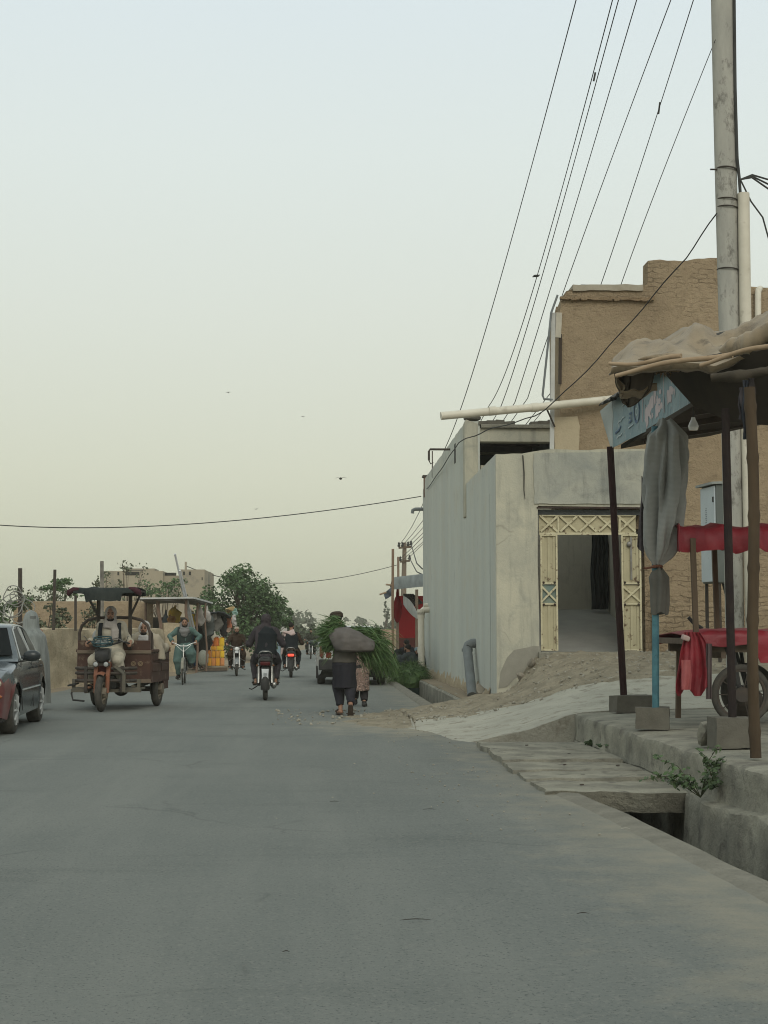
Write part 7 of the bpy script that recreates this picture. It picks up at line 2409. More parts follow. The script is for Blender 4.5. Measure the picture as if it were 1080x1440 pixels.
def left_side():
    wall_run('mud_wall', [(-8.6, 20), (-7.25, 26.5), (-5.95, 36), (-4.75, 44.5), (-4.6, 46.2)], -.1, 1.35, .42, MUDWALL, .05, 'low cracked mud wall running along the left side of the road', 'wall', 3, .10)
    wall_run('mud_wall', [(-9.6, 50), (-5.2, 50.5)], -.1, U(100, 846, 50).z, .4, mud('pale_mud_wall', (.38, .295, .20), (.33, .25, .165)), .03, 'taller smooth mud wall standing behind the low roadside wall', 'wall', 8, .03)
    wall_run('mud_wall', [(-4.62, 47.6), (-3.95, 48.0)], -.1, U(240, 877, 48).z, .3, MUDWALL, .04, 'short mud wall stub under the left end of the junk stall', 'wall', 15, .04)
    # iron fence posts on the low wall
    for (u, v0, v1, y, w, lab) in ((28, 799, 900, 33, .07, 'dark iron fence post wrapped in wire coil at the left edge'), (77, 801, 886, 34.5, .055, 'dark iron post on the mud wall between the car and the tricycle'), (106, 837, 887, 36.5, .05, 'shortest iron post on the mud wall'), (143, 789, 888, 40, .075, 'tall pale topped post behind the tricycle canopy')):
        a, b = U(u - (2 if u == 77 else 0), v1, y), U(u, v0, y)
        B = MB().bar(a, b, w, w * .8)
        B.bar(a + V((w * .5, -.01, 0)), b + V((w * .5, -.01, 0)), w * .3, w * 1.1)
        tag(B.build('fence_post', DARKMETAL if u != 143 else mat('two_tone_post', (.12, .11, .10), (.30, .28, .24), 1.2, .2), bevel=.004), lab, 'post', 'iron posts along the mud wall')
    # wire coil
    m = MB(); r = random.Random(4)
    for i in range(6):
        c = U(24 + r.uniform(-9, 7), 850 + r.uniform(-16, 14), 32.9); RR = r.uniform(.14, .3); a = V((r.gauss(0, .5), 1, r.gauss(0, .4)))
        f1, f2 = frame_from(a)
        m.tube([c + f1 * RR * math.cos(t) * (1 + .15 * math.sin(3 * t + i)) + f2 * RR * math.sin(t) for t in [k * PI / 12 for k in range(24)]], .011, 5, closed=True)
    tag(m.build('wire_coil', mat('galvanised_wire', (.26, .26, .24), None, 8), None, 60), 'tangled coil of pale wire hanging on the leftmost fence post', 'wire coil')
    # bushes behind the wall
    for (u, v, y, rx, rz_, n, sz, mt, lab) in ((4, 858, 44, .75, .65, 900, .13, GREEN, 'dark bush over the mud wall at the left edge of the picture'), (62, 868, 38, .55, .55, 500, .11, GREY_GREEN, 'dusty bush between the first two fence posts'), (48, 838, 52, 1.0, .35, 320, .11, GREY_GREEN, 'sparse twiggy bush showing over the taller mud wall'),
            (86, 832, 56, .75, .5, 700, .12, GREEN, 'round green bush behind the second iron post'), (128, 872, 45, .4, .5, 260, .10, GREY_GREEN, 'thin weedy shrub against the taller mud wall'), (146, 826, 60, .75, 1.0, 230, .13, GREY_GREEN, 'spindly open shrub left of the far mud house'), (178, 818, 62, .8, .9, 210, .13, GREY_GREEN, 'thin grey green shrub before the far mud house'), (232, 832, 66, 1.25, .6, 560, .14, GREEN, 'leafy bush above the junk stall roof')):
        p = U(u, v, y)
        r = random.Random(int(u * 7 + v))
        h = p.z + rz_
        B = thing('bush', lab, 'bush', (p.x, y, 0), 0, 'bushes behind the mud walls')
        m = MB(); cl = leafy(m, (0, 0, p.z), (rx, rx * .8, rz_), n, r, sz, 13, .15); m.build('foliage', mt, B, 0)
        t = MB()
        for q, s in cl: 
            e = V((0, 0, p.z)) + q * 1.15
            t.tube([(r.uniform(-.1, .1), r.uniform(-.1, .1), 0), V((q.x * .4, q.y * .4, p.z * .6)), e], [.03, .02, .006], 5)
        t.build('branches', BARK, B, 60)
    # big mulberry by the road
    Yt = 66
    p = U(342, 905, Yt)
    h = U(340, 803, Yt).z
    tree('big leafy green tree beyond the jerrycan stack', p.x, Yt, .05, h, (1.68, 1.6, h * .48), 9200, .15, GREEN, 21, .12, None, 58)
    tree('smaller leafy tree leaning toward the road right of the big tree', U(385, 880, 70).x, 70, .05, U(385, 848, 70).z, (.75, .8, .8), 1500, .15, GREEN, 5, .07, None, 14)
    # flat roofed mud house far behind
    Yh = 92
    def X(u): return U(u, 820, Yh).x
    def Z(v): return U(220, v, Yh).z
    B = thing('flat_roofed_house', 'far flat-roofed mud house with small dark windows above the stall', 'house', (X(215), Yh, 0))
    HM = mat('far_house_plaster', (.36, .315, .235), (.29, .255, .20), .5, .5, .95, .3, 8, kind='Pos', c3=(.20, .185, .155), sc3=.55, th3=(.54, .64))
    MB().lo((X(145), Yh, -.1), (X(229), Yh + 6, Z(803))).build('wall', HM, B, world=True)
    MB().lo((X(229), Yh + .4, -.1), (X(252), Yh + 6, Z(809))).build('middle_wall', HM, B, world=True)
    MB().lo((X(252), Yh - .3, -.1), (X(288), Yh + 6, Z(801))).build('right_wing', HM, B, world=True)
    MB().prism([(X(288), Yh - .3, -.1), (X(291.5), Yh + 3, -.1), (X(291.5), Yh + 6, -.1), (X(288), Yh + 6, -.1)], (0, 0, Z(802) + .1)).build('side_wall', HM, B, world=True)
    MB().lo((X(178), Yh + .5, Z(803)), (X(216), Yh + 3, Z(799))).build('roof_slab', HM, B, world=True)
    MB().lo((X(176), Yh + .2, Z(803)), (X(200), Yh + .6, Z(801))).build('roof_tiles', BLOCKC, B, world=True)
    hole = mat('window_dark', (.035, .033, .03))
    for (u0, v0, u1, v1) in ((165, 804.5, 167.5, 809), (176, 804, 196, 809), (230.5, 805, 247, 809), (258, 804, 260.5, 809), (266, 804, 269, 809), (284, 812, 285.5, 816)):
        yy = Yh - .32 if u0 > 252 else (Yh + .38 if u0 > 229 else Yh - .02)
        MB().lo((X(u0), yy, Z(v1)), (X(u1), yy + .03, Z(v0))).build('window', hole, B, world=True)
    MB().lo((X(259.5), Yh, Z(802)), (X(262), Yh + .25, Z(790))).build('roof_post', HM, B, world=True)
    MB().lo((X(172.5), Yh + .5, Z(803)), (X(174), Yh + .7, Z(795))).build('chimney', HM, B, world=True)
left_side()

def junk_stall():
    Y0, Y1 = 47.2, 50.0
    def P_(u, v, y): return U(u, v, y)
    B = thing('junk_stall', 'roadside junk stall with flat white edged roof on thin bent poles', 'stall', (U(255, 900, 48).x, 48, .05))
    a, b = P_(196, 842, Y0), P_(272, 841, Y0)
    c, d = P_(297, 848, Y1), P_(205, 846, Y1 + .8)
    R_ = [a, b, c, d]
    rows = []
    for i in range(9):
        s = i / 8
        rows.append([a + (b - a) * k + ((d + (c - d) * k) - (a + (b - a) * k)) * s + V((0, 0, .025 * math.sin(k * 9 + s * 4))) for k in [j / 14 for j in range(15)]])
    MB().grid(rows, .05, (0, 0, -1)).build('roof', mat('stall_roof', (.16, .15, .14), (.10, .095, .09), 4), B, world=True)
    MB().bar(a + V((0, -.03, .01)), b + V((0, -.03, .01)), .10, .05).bar(b + V((.02, 0, .0)), c + V((.02, 0, 0)), .07, .05).build('roof_edge', mat('white_edge', (.55, .56, .55), (.38, .38, .36), 5), B, world=True)
    for (u0, v0, u1, v1, y, r_) in ((262, 841, 263, 905, 47.4, .045), (278, 848, 276, 946, 48.3, .035), (289, 848, 290, 944, 48.9, .028), (222, 842, 226, 895, 47.5, .055), (205, 846, 207, 920, 50, .04)):
        A, Bq = P_(u1, v1, y), P_(u0, v0, y)
        MB().tube([A, A * .66 + Bq * .34 + V((.03, 0, 0)), A * .3 + Bq * .7 - V((.02, 0, 0)), Bq], r_, 8).build('pole', mat_cache('stall_pole', (.20, .135, .10)), B, world=True)
    # dark back and counter
    MB().lo((U(200, 900, 51).x, 51.0, .1), (U(295, 900, 51).x, 51.2, U(250, 868, 51).z)).build('back_screen', mat('stall_back', (.055, .05, .047), (.10, .085, .07), 3, .4), B, world=True)
    MB().tube([P_(279, 936, 48.4), P_(282, 941, 48.5), P_(286, 941, 48.8), P_(289, 936, 48.9)], .02, 6).build('hoop_rail', DARKMETAL, B, world=True)
    # white poles leaning out of the stall
    for (u0, v0, u1, v1, lab) in ((246, 779, 270, 886, 'long white pole leaning out above the stall roof'), (253, 802, 274, 888, 'shorter white pole leaning beside the long one')):
        A, Bq = P_(u1, v1, 48.6), P_(u0, v0, 47.0)
        tag(MB().tube([A, Bq], .032, 8).build('leaning_pole', mat_cache('white_pole_paint', (.62, .63, .64))), lab, 'pole', 'white poles leaning at the stall')
    # hung wares
    wares = [((246, 868), .20, .26, (.50, .34, .06), 'yellow jerrycan bundle hanging at the left in the stall', 49.5), ((241, 872), .14, .16, (.36, .20, .09), 'tan bag hanging below the yellow bundle in the stall', 49.4), ((271, 873), .18, .20, (.56, .37, .04), 'yellow cans hanging behind the cyclist shoulder', 48.9), ((268, 866), .16, .09, (.42, .41, .38), 'pale bundle stuffed under the stall roof', 48.9),
             ((281, 868), .14, .30, (.34, .31, .28), 'grey beige sack hanging between the two thin poles', 48.8), ((291, 866), .13, .20, (.48, .45, .42), 'white sack hanging from the right stall pole', 49), ((294, 882), .20, .42, (.10, .11, .105), 'dark netted sack hanging right of the thin poles', 49.6), ((303, 877), .22, .26, (.20, .19, .17), 'grey sack hanging under the dark awning', 50.5), ((285, 900), .3, .5, (.035, .033, .032), 'dark heap of goods in the shade of the stall', 50.2),
             ((301, 868), .10, .14, (.30, .28, .25), 'small beige bag tucked beside the dark awning', 50.2), ((314, 880), .14, .36, (.045, .045, .047), 'dark cloth hanging at the right end of the awning', 51.0), ((233, 876), .12, .3, (.12, .15, .17), 'blue grey cloth hanging deep in the stall', 50.2)]
    for i, ((u, v), rx, rz_, c, lab, y) in enumerate(wares):
        p = P_(u, v, y)
        m = MB().ball((0, 0, 0), (rx, rx * .8, rz_), 14, 10).jit(rx * .55, 2.2 / rx * .5, 0, i)
        m.tube([(0, 0, rz_ * .8), (0, 0, rz_ + .12)], [.05, .02], 6)
        o = m.build('hanging_bag', cloth('bag_cloth_%d' % i, c, tuple(x * .6 for x in c)), None, 60)
        o.location = p
        tag(o, lab, 'bag', 'goods hung up in the junk stall')
    # awning of dark sheet with plastic tied to its tip
    rows = []
    for i in range(10):
        s = i / 9
        A, Bq = P_(293, 862 + s * 3, 49.5 + 1.5 * s), P_(325, 866 + s * 9, 50.5 + 1.2 * s)
        rows.append([A + (Bq - A) * k + V((0, 0, .10 * math.sin(PI * k) + .03 * n3(k * 5, s * 4))) for k in [j / 14 for j in range(15)]])
    tag(MB().grid(rows, .03, (0, 0, -1)).build('awning_sheet', cloth('dark_awning', (.075, .085, .092), (.05, .055, .06)), None, 60), 'dark grey sheet stretched out as an awning beside the stall', 'awning')
    for (u, v, rx, rz_, c, lab, sd) in ((322, 858, .16, .10, (.50, .36, .17), 'yellow plastic bag tied on top of the awning tip', 1), (331, 861, .09, .12, (.20, .33, .28), 'pale green plastic bag at the awning tip', 2), (322, 877, .15, .17, (.55, .20, .11), 'orange red plastic can hanging from the awning tip', 3), (314, 874, .13, .15, (.42, .41, .40), 'crumpled white plastic hanging left of the orange can', 4), (329, 873, .08, .2, (.45, .42, .40), 'white plastic strip hanging right of the orange can', 5), (322, 886, .10, .07, (.50, .36, .28), 'pale pink plastic scrap below the orange can', 6)):
        p = P_(u, v, 51.2 - sd * .04)
        m = MB().ball((0, 0, 0), (rx, rx * .7, rz_), 12, 9).jit(rx * .8, 1.5 / rx * .6, 0, sd)
        o = m.build('plastic_bag', mat('plastic_%d' % sd, c, None, 9, .4, .4, spec=.4), None, 30); o.location = p
        tag(o, lab, 'plastic bag', 'plastic hung from the awning tip')
    p0, p1 = P_(330, 935, 51.4), P_(327, 862, 51.2)
    tag(MB().tube([V((p1.x, 51.3, 0)), p1], .03, 7).build('awning_pole', WOODPOLE), 'thin wooden pole holding up the awning tip', 'pole')
    # jerrycans
    YJ = 51.0
    def can(u0, v0, u1, v1, c, lab, y=YJ):
        a, b = P_(u0, v1, y), P_(u1, v0, y)
        w, h = b.x - a.x, b.z - a.z
        K = thing('jerrycan', lab, 'jerrycan', ((a.x + b.x) / 2, y, a.z), random.uniform(-.08, .08), 'plastic jerrycans stacked at the junk stall')
        MT = mat('jerrycan_plastic_%d' % len(bpy.data.materials), c, tuple(x * .85 for x in c), 6, .5, .45, spec=.4)
        m = MB().lo((-w * .48, -.11, .0), (w * .48, .11, h * .97))
        m.lo((-w * .30, -.118, h * .15), (w * .30, -.10, h * .75))
        m.build('can_body', MT, K, 30, bevel=.018)
        m = MB().lathe([(.02, 0), (.02, .03), (.016, .035)], (w * .25, .02, h * .96), n=12); m.build('cap', mat_cache('can_cap', (.35, .05, .03)), K)
        m = MB().tube([(-w * .3, 0, h * .95), (-w * .25, 0, h * 1.04), (w * .05, 0, h * 1.04), (w * .1, 0, h * .95)], .011, 6); m.build('handle', MT, K)
    OR, YE, AM, DO = (.86, .25, .05), (.86, .55, .03), (.84, .40, .04), (.76, .31, .09)
    base = 936
    pos = ['leftmost', 'second from the left', 'third from the left', 'rightmost']
    for i, c in enumerate((AM, DO, AM, (.66, .28, .10))): can(292 + i * 6, 925, 297.7 + i * 6, base, c, '%s jerrycan in the bottom row of the stack, %s' % (('amber', 'dull orange', 'amber yellow', 'brown orange')[i], pos[i]))
    for i, c in enumerate((DO, AM, (.74, .36, .06), YE)): can(291.5 + i * 6.1, 915, 297.3 + i * 6.1, 924.6, c, '%s jerrycan in the second row up, %s' % (('dull orange', 'amber', 'ochre', 'yellow')[i], pos[i]))
    for i, c in enumerate((AM, YE)): can(296 + i * 9.4, 908.5, 305 + i * 9.4, 914.7, c, ('amber jerrycan lying flat in the third row', 'yellow jerrycan lying flat in the third row')[i])
    can(293, 901, 300, 908.2, (.86, .28, .11), 'pale red orange jerrycan on the left of the top row')
    can(300.5, 896.5, 308, 908.2, OR, 'tall orange jerrycan in the middle of the top row')
    can(308.6, 897, 315.5, 908.2, YE, 'tall yellow jerrycan on the right of the top row')
    can(284.5, 905, 288.6, 920, (.74, .25, .07), 'orange jerrycan standing apart behind the thin pole', 50.4)
    a = P_(303, base, YJ)
    MB_ = MB().lo((a.x - .45, YJ - .2, -.05), (a.x + .42, YJ + .3, a.z - .004)); tag(MB_.jit(.02, 5).build('earth_ledge', DIRT, None, 30), 'low earth ledge under the jerrycan stack', 'ledge')
    # pale sack on the ground, plank at the road edge
    o = MB().ball((0, 0, 0), (.17, .15, .26), 14, 9).jit(.05, 5).build('sack', cloth('pale_green_sack', (.34, .35, .30)), None, 60); o.location = P_(286, 926, 49.8); tag(o, 'pale upright sack on the ground left of the jerrycans', 'sack')
    g = G(303, 943, .03)
    o = MB().box((0, 0, .05), (.75, .6, .09)).jit(.05, 5).build('flat_mat', mat('brown_mat', (.12, .09, .065)), None, 30); o.location = g; tag(o, 'flat brown mat lying at the road edge before the jerrycans', 'mat')
    # seller in blue in the shade
    J = standing(); 
    P = person('person in blue clothes standing in the shade of the junk stall', P_(281, 940, 50.6) * V((1, 1, 0)) if False else V((P_(281, 910, 50.6).x, 50.6, .05)), PI - .4, J, vox=.016)
    BL = cloth('blue_tunic', (.03, .06, .12))
    m = MB(); torso(m, J, 1.08); sleeves(m, J); skirt(m, J, .45); blob(m, 'tunic', BL, P, .016, 3, .012)
    m = MB(); trousers(m, J, (.11, .10, .09, .07)); blob(m, 'trousers', BL, P, .016, 3, .01); sandals(P, J, BLACK)
    m = MB().ball(J['head'] + V((0, -.02, .05)), (.082, .095, .085), 14, 9); m.build('hair', BEARD, P, 60)
def standing(h=1.0):
    J = {'pel': V((0, 0, .92)), 'chest': V((0, .01, 1.26)), 'neck': V((0, .02, 1.44)), 'head': V((0, .04, 1.57))}
    for s, g in (('L', -1), ('R', 1)):
        J['hip' + s] = V((g * .09, 0, .90)); J['sh' + s] = V((g * .185, .01, 1.37)); J['wr' + s] = V((g * .24, .10, .86)); J['an' + s] = V((g * .11, .02, .09))
        J['el' + s] = ik(J['sh' + s], J['wr' + s], .29, .26, (g * .5, -1, 0)); J['kn' + s] = ik(J['hip' + s], J['an' + s], .42, .41, (0, 1, 0)); J['pn' + s] = V((-g, 0, 0)); J['toe' + s] = V((g * .2, 1, -.02))
    return {k: v * h if k[:3] != 'toe' and k[:2] != 'pn' else v for k, v in J.items()}
junk_stall()

def veiled():
    # figure in a pale full veil behind the car, walking along the wall
    Y = 26.0
    p = U(42, 900, Y)
    J = standing(.92)
    for s, g in (('L', -1), ('R', 1)): J['wr' + s] = V((g * .10, .16, .95)); J['el' + s] = ik(J['sh' + s], J['wr' + s], .27, .25, (g * .3, -1, 0))
    P = person('person wholly covered by a pale grey full-length veil behind the dark sedan', V((p.x, Y, .05)), PI + .5, J, vox=.014, beard=None)
    t = NT('pale_veil'); co = t.coord('Object', (1, 1, .2))
    c = t.mix(t.ramp(t.noise(co, 16, 4), .35, .65), (.23, .25, .24), (.155, .17, .165))
    VE = t.done(c, .8, t.bump(t.noise(co, 20, 3), .35, .02), spec=.2, sheen=.2)
    N = 56
    rows = []
    for i in range(44):
        s = i / 43
        z = 1.62 - 1.55 * s
        if s < .14: r_ = .105 * math.sqrt(max(0, 1 - (1 - s / .14) ** 2)) * 1.2 + .004
        else: r_ = lerp_list([(.14, .13), (.20, .135), (.27, .23), (.5, .27), (1, .31)], s)
        cx, cy = 0, lerp_list([(0, .045), (.2, .045), (1, .03)], s)
        fol = .0 if s < .16 else min(1, (s - .16) * 3)
        rows.append([(cx + r_ * (1 + .09 * fol * math.sin(q * 11 + 1.5 * s) + .05 * fol * math.sin(q * 17 + 3)) * math.cos(q) * 1.05, cy + r_ * .85 * (1 + .09 * fol * math.sin(q * 11 + 1.5 * s)) * math.sin(q), z) for q in [2 * PI * j / N for j in range(N + 1)]])
    m = MB().grid(rows); m.build('veil', VE, P, 70)
    MB().lathe([(.072, -.01), (.085, .0), (.080, .02), (.05, .045), (.001, .05)], J['head'] + V((0, -.005, .095)), n=20).build('veil_cap', VE, P, 60)
    rows = [[(.05 * q, .160 - .02 * q * q, 1.52 - k * .012) for q in (-1, -.5, 0, .5, 1)] for k in range(5)]
    MB().grid(rows, .004).build('veil_mesh', mat('veil_grille', (.16, .17, .165)), P)
veiled()

# ================================================================ RIGHT: SHOP BEYOND THE GREY WALL
def shop():
    Y = 46.2
    def P_(u, v, y=Y): return U(u, v, y)
    B = thing('roadside_shop', 'small shop with tin awning and red shutter just beyond the grey side wall', 'shop', (P_(575, 900).x, Y, .1))
    a0 = P_(552, 833, 45.0); a1 = P_(596, 826, 43.6)
    # tin fascia facing the road
    TIN = mat('shop_tin', (.40, .44, .45), (.24, .26, .26), 2.2, .4, .5, .15, 20, metal=.2)
    A, Bq, C, D = P_(552, 812, 46.5), P_(604, 806, 44.4), P_(604, 824, 44.4), P_(553, 829, 46.5)
    MB().grid([[A + (Bq - A) * k + V((0, .02 * math.sin(k * 40), 0)) for k in [i / 40 for i in range(41)]], [(A + D) / 2 + ((Bq + C) / 2 - (A + D) / 2) * k + V((0, -.06 + .02 * math.sin(k * 40), 0)) for k in [i / 40 for i in range(41)]], [D + (C - D) * k + V((0, .02 * math.sin(k * 40), 0)) for k in [i / 40 for i in range(41)]]], .015).build('tin_fascia', TIN, B, world=True)
    E, Fq = P_(548, 838, 50), P_(604, 830, 50)
    MB().add([A, Bq, V((Bq.x + 1.5, 52, Bq.z)), V((A.x + .2, 52, A.z - .1))] + [q - V((0, 0, .06)) for q in (A, Bq, V((Bq.x + 1.5, 52, Bq.z)), V((A.x + .2, 52, A.z - .1)))], [(0, 1, 2, 3), (7, 6, 5, 4), (0, 4, 5, 1), (1, 5, 6, 2), (2, 6, 7, 3), (3, 7, 4, 0)]).build('roof', DARKMETAL, B, world=True)
    for (u, v0, v1, y) in ((559, 833, 916, 47.0), (586, 829, 940, 45)):
        MB().tube([V((P_(u, 900, y).x, y, .0)), P_(u, v0, y)], .045, 8).build('post', mat_cache('shop_post', (.25, .19, .14)), B, world=True)
    # red shutter
    RD = mat('red_shutter_paint', (.34, .018, .022), (.27, .015, .02), 2.5, .5, .55, .1, 20)
    MB().lo((P_(560, 900, 48).x, 48, .55), (P_(600, 900, 48).x + .3, 48.08, P_(570, 838, 48).z)).build('red_shutter', RD, B, world=True)
    MB().lo((P_(559.5, 900, 47.97).x, 47.97, .5), (P_(586, 900, 47.97).x, 48.0, P_(570, 897, 47.97).z)).build('shutter_base', mat('maroon_base', (.13, .04, .035), (.10, .045, .038), 4), B, world=True)
    MB().lo((P_(558, 900, 48).x, 47.8, -.05), (P_(600, 900, 48).x + .3, 48.3, .56)).build('plinth', CONC, B, world=True)
    # red cloth bag hanging, white canvas sling
    m = MB().ball((0, 0, 0), (.13, .10, .42), 14, 10).jit(.03, 5); m.tube([(0, 0, .38), (0, 0, .75)], [.05, .02], 6)
    o = m.build('hanging_cloth', cloth('dark_red_cloth', (.16, .012, .016)), None, 60); o.location = P_(559, 857, 46.8); tag(o, 'dark red cloth hanging under the shop awning', 'cloth')
    rows = []
    for i in range(12):
        s = i / 11
        A, D = P_(567 + s * 22, 838 + 28 * s - 13 * math.sin(PI * s) * .6 + 8 * s * (1 - s), 46.2 - 2.2 * s), P_(567 + s * 22, 850 + 21 * s + 14 * s * (1 - s), 46.2 - 2.2 * s)
        rows.append([A + (D - A) * k + V((0, .05 * math.sin(k * 5 + s * 3), 0)) for k in [j / 6 for j in range(7)]])
    tag(MB().grid(rows, .01).build('canvas_sling', cloth('white_canvas', (.42, .42, .39)), None, 60), 'pale canvas sagging diagonally under the shop awning', 'canvas')
    m = MB()
    for k in range(5): m.bar(P_(568 + k * 3, 836, 47), P_(581 + k * 3, 852 - k, 45.6), .05, .05)
    m.build('awning_brace', DARKMETAL, B, world=True)
    # blue grey rag and sticks at the awning corner
    rows = [[P_(552 - k * 12 + s * 2, 824 + k * 11 + s * 12 - k * s * 4, 46.3 + .05 * math.sin(k * 9 + s * 4)) for k in [j / 8 for j in range(9)]] for s in [i / 6 for i in range(7)]]
    tag(MB().grid(rows, .015).build('rag', cloth('blue_grey_rag', (.13, .15, .18)), None, 60), 'blue grey rag flapping at the left corner of the shop awning', 'cloth')
    m = MB().tube([P_(534, 836, 46.3), P_(552, 830, 46.4)], .03, 6).tube([P_(543, 822, 46.4), P_(560, 824, 46.5)], .03, 6); m.build('awning_stick', STICK, B, world=True)
    # bamboo pole and second thin pole
    g = P_(552, 916, 45.2)
    tag(MB().tube([V((P_(553, 900, 45.2).x, 45.2, .05)), P_(552, 850, 45.2), P_(552.5, 772, 45.2)], .04, 9).build('bamboo_pole', mat('tan_bamboo', (.27, .185, .125), (.2, .13, .09), 5)), 'tall thin bamboo pole standing at the corner of the shop awning', 'pole')
    # men sitting outside
    def sit(u, vhead, y, rz, c, lab, cap=None, sd=0):
        p = P_(u, vhead, y)
        J = {}
        z0 = p.z - .78
        J['pel'] = V((0, 0, .10)); J['chest'] = V((0, .06, .42)); J['neck'] = V((0, .10, .58)); J['head'] = V((0, .14, .70))
        for s, g_ in (('L', -1), ('R', 1)):
            J['sh' + s] = V((g_ * .185, .07, .51)); J['hip' + s] = V((g_ * .1, .02, .1)); J['an' + s] = V((g_ * .14, .42, .09)); J['kn' + s] = ik(J['hip' + s], J['an' + s], .42, .41, (g_ * .4, .3, 1)); J['toe' + s] = V((g_ * .1, 1, -.02))
            J['wr' + s] = V((g_ * .1, .42, .42)); J['el' + s] = ik(J['sh' + s], J['wr' + s], .29, .26, (g_, -.2, -.6))
        P = person(lab, V((p.x, y, z0)), rz, J, vox=.016, group='men sitting outside the shop')
        CT = cloth('sitter_cloth_%d' % sd, c)
        m = MB(); torso(m, J, 1.12); sleeves(m, J); blob(m, 'tunic', CT, P, .016, 3, .012, seed=sd)
        m = MB(); trousers(m, J); blob(m, 'trousers', CT, P, .016, 3, .012)
        if cap: MB().lathe([(.085, .02), (.092, .05), (.085, .10), (.001, .13)], J['head'] + V((0, -.012, 0)), n=20).build('cap', cap, P, 60)
        else: MB().ball(J['head'] + V((0, -.022, .04)), (.082, .095, .085), 14, 9).build('hair', BEARD, P, 60)
        m = MB().lo((p.x - .22, y - .18, -.3), (p.x + .22, y + .22, z0 + .02)); tag(m.jit(.02, 6).build('sitting_stone', CONC, None, 30, bevel=.02), 'block that the %s sits on' % lab.split(' sitting')[0], 'stone block')
    sit(579, 908, 41.6, .9, (.055, .065, .07), 'person in blue grey clothes sitting with his back turned behind the fodder heap', None, 1)
    sit(574.5, 901, 43.6, .4, (.02, .022, .026), 'person in black clothes sitting farther back before the red shutter', None, 2)
    sit(587, 912, 42.3, PI, (.05, .06, .062), 'person with pale blue cap sitting close against the grey wall', mat('blue_cap', (.25, .33, .36)), 3)
    sit(560, 921, 43.2, .2, (.07, .07, .075), 'person in grey clothes sitting at the left behind the grass bundle', None, 4)
    # fodder heaps over the drain
    r = random.Random(9)
    m = MB()
    c = U(577, 956, 38.6)
    m.ball((c.x, 38.6, .05), (.42, .9, .42), 18, 10)
    m.jit(.08, 3)
    for i in range(1500):
        a = r.uniform(0, 2 * PI); b = r.random() ** .6
        o = V((c.x + .42 * b * math.cos(a), 38.6 + .9 * b * math.sin(a), .05 + .42 * math.sqrt(max(0, 1 - b * b))))
        blade(m, o, V((math.cos(a) * b + r.gauss(0, .5), r.gauss(-.2, .6), r.gauss(.1, .4))), r.uniform(.15, .4), .007, 1.2, r)
    tag(m.build('fodder_heap', GRASS, None, 0), 'heap of green fodder lying at the drain beside the white downpipe', 'fodder heap')
    MB_ = MB().lo((1.98, 37.6, -.5), (2.7, 40.4, -.1)); tag(MB_.jit(.05, 3).build('fodder_cloth', cloth('dark_green_cloth', (.022, .034, .03)), None, 30), 'dark cloth bundle under the fodder heap', 'cloth bundle')
    # low retaining wall of the drain
    rows = []
    y = 25.9
    while y < 41.4:
        j = .02 * n3(y * 2, 3)
        z = .11 + .02 * n3(y, 2)
        rows.append([(2.60 + j, y, -.6), (2.61 + j, y, z - .03), (2.64 + j, y, z), (2.80, y, z), (2.84, y, -.2)])
        y += .15
    tag(MB().grid(rows).build('drain_wall', CONC, None, 40), kind='structure')
shop()

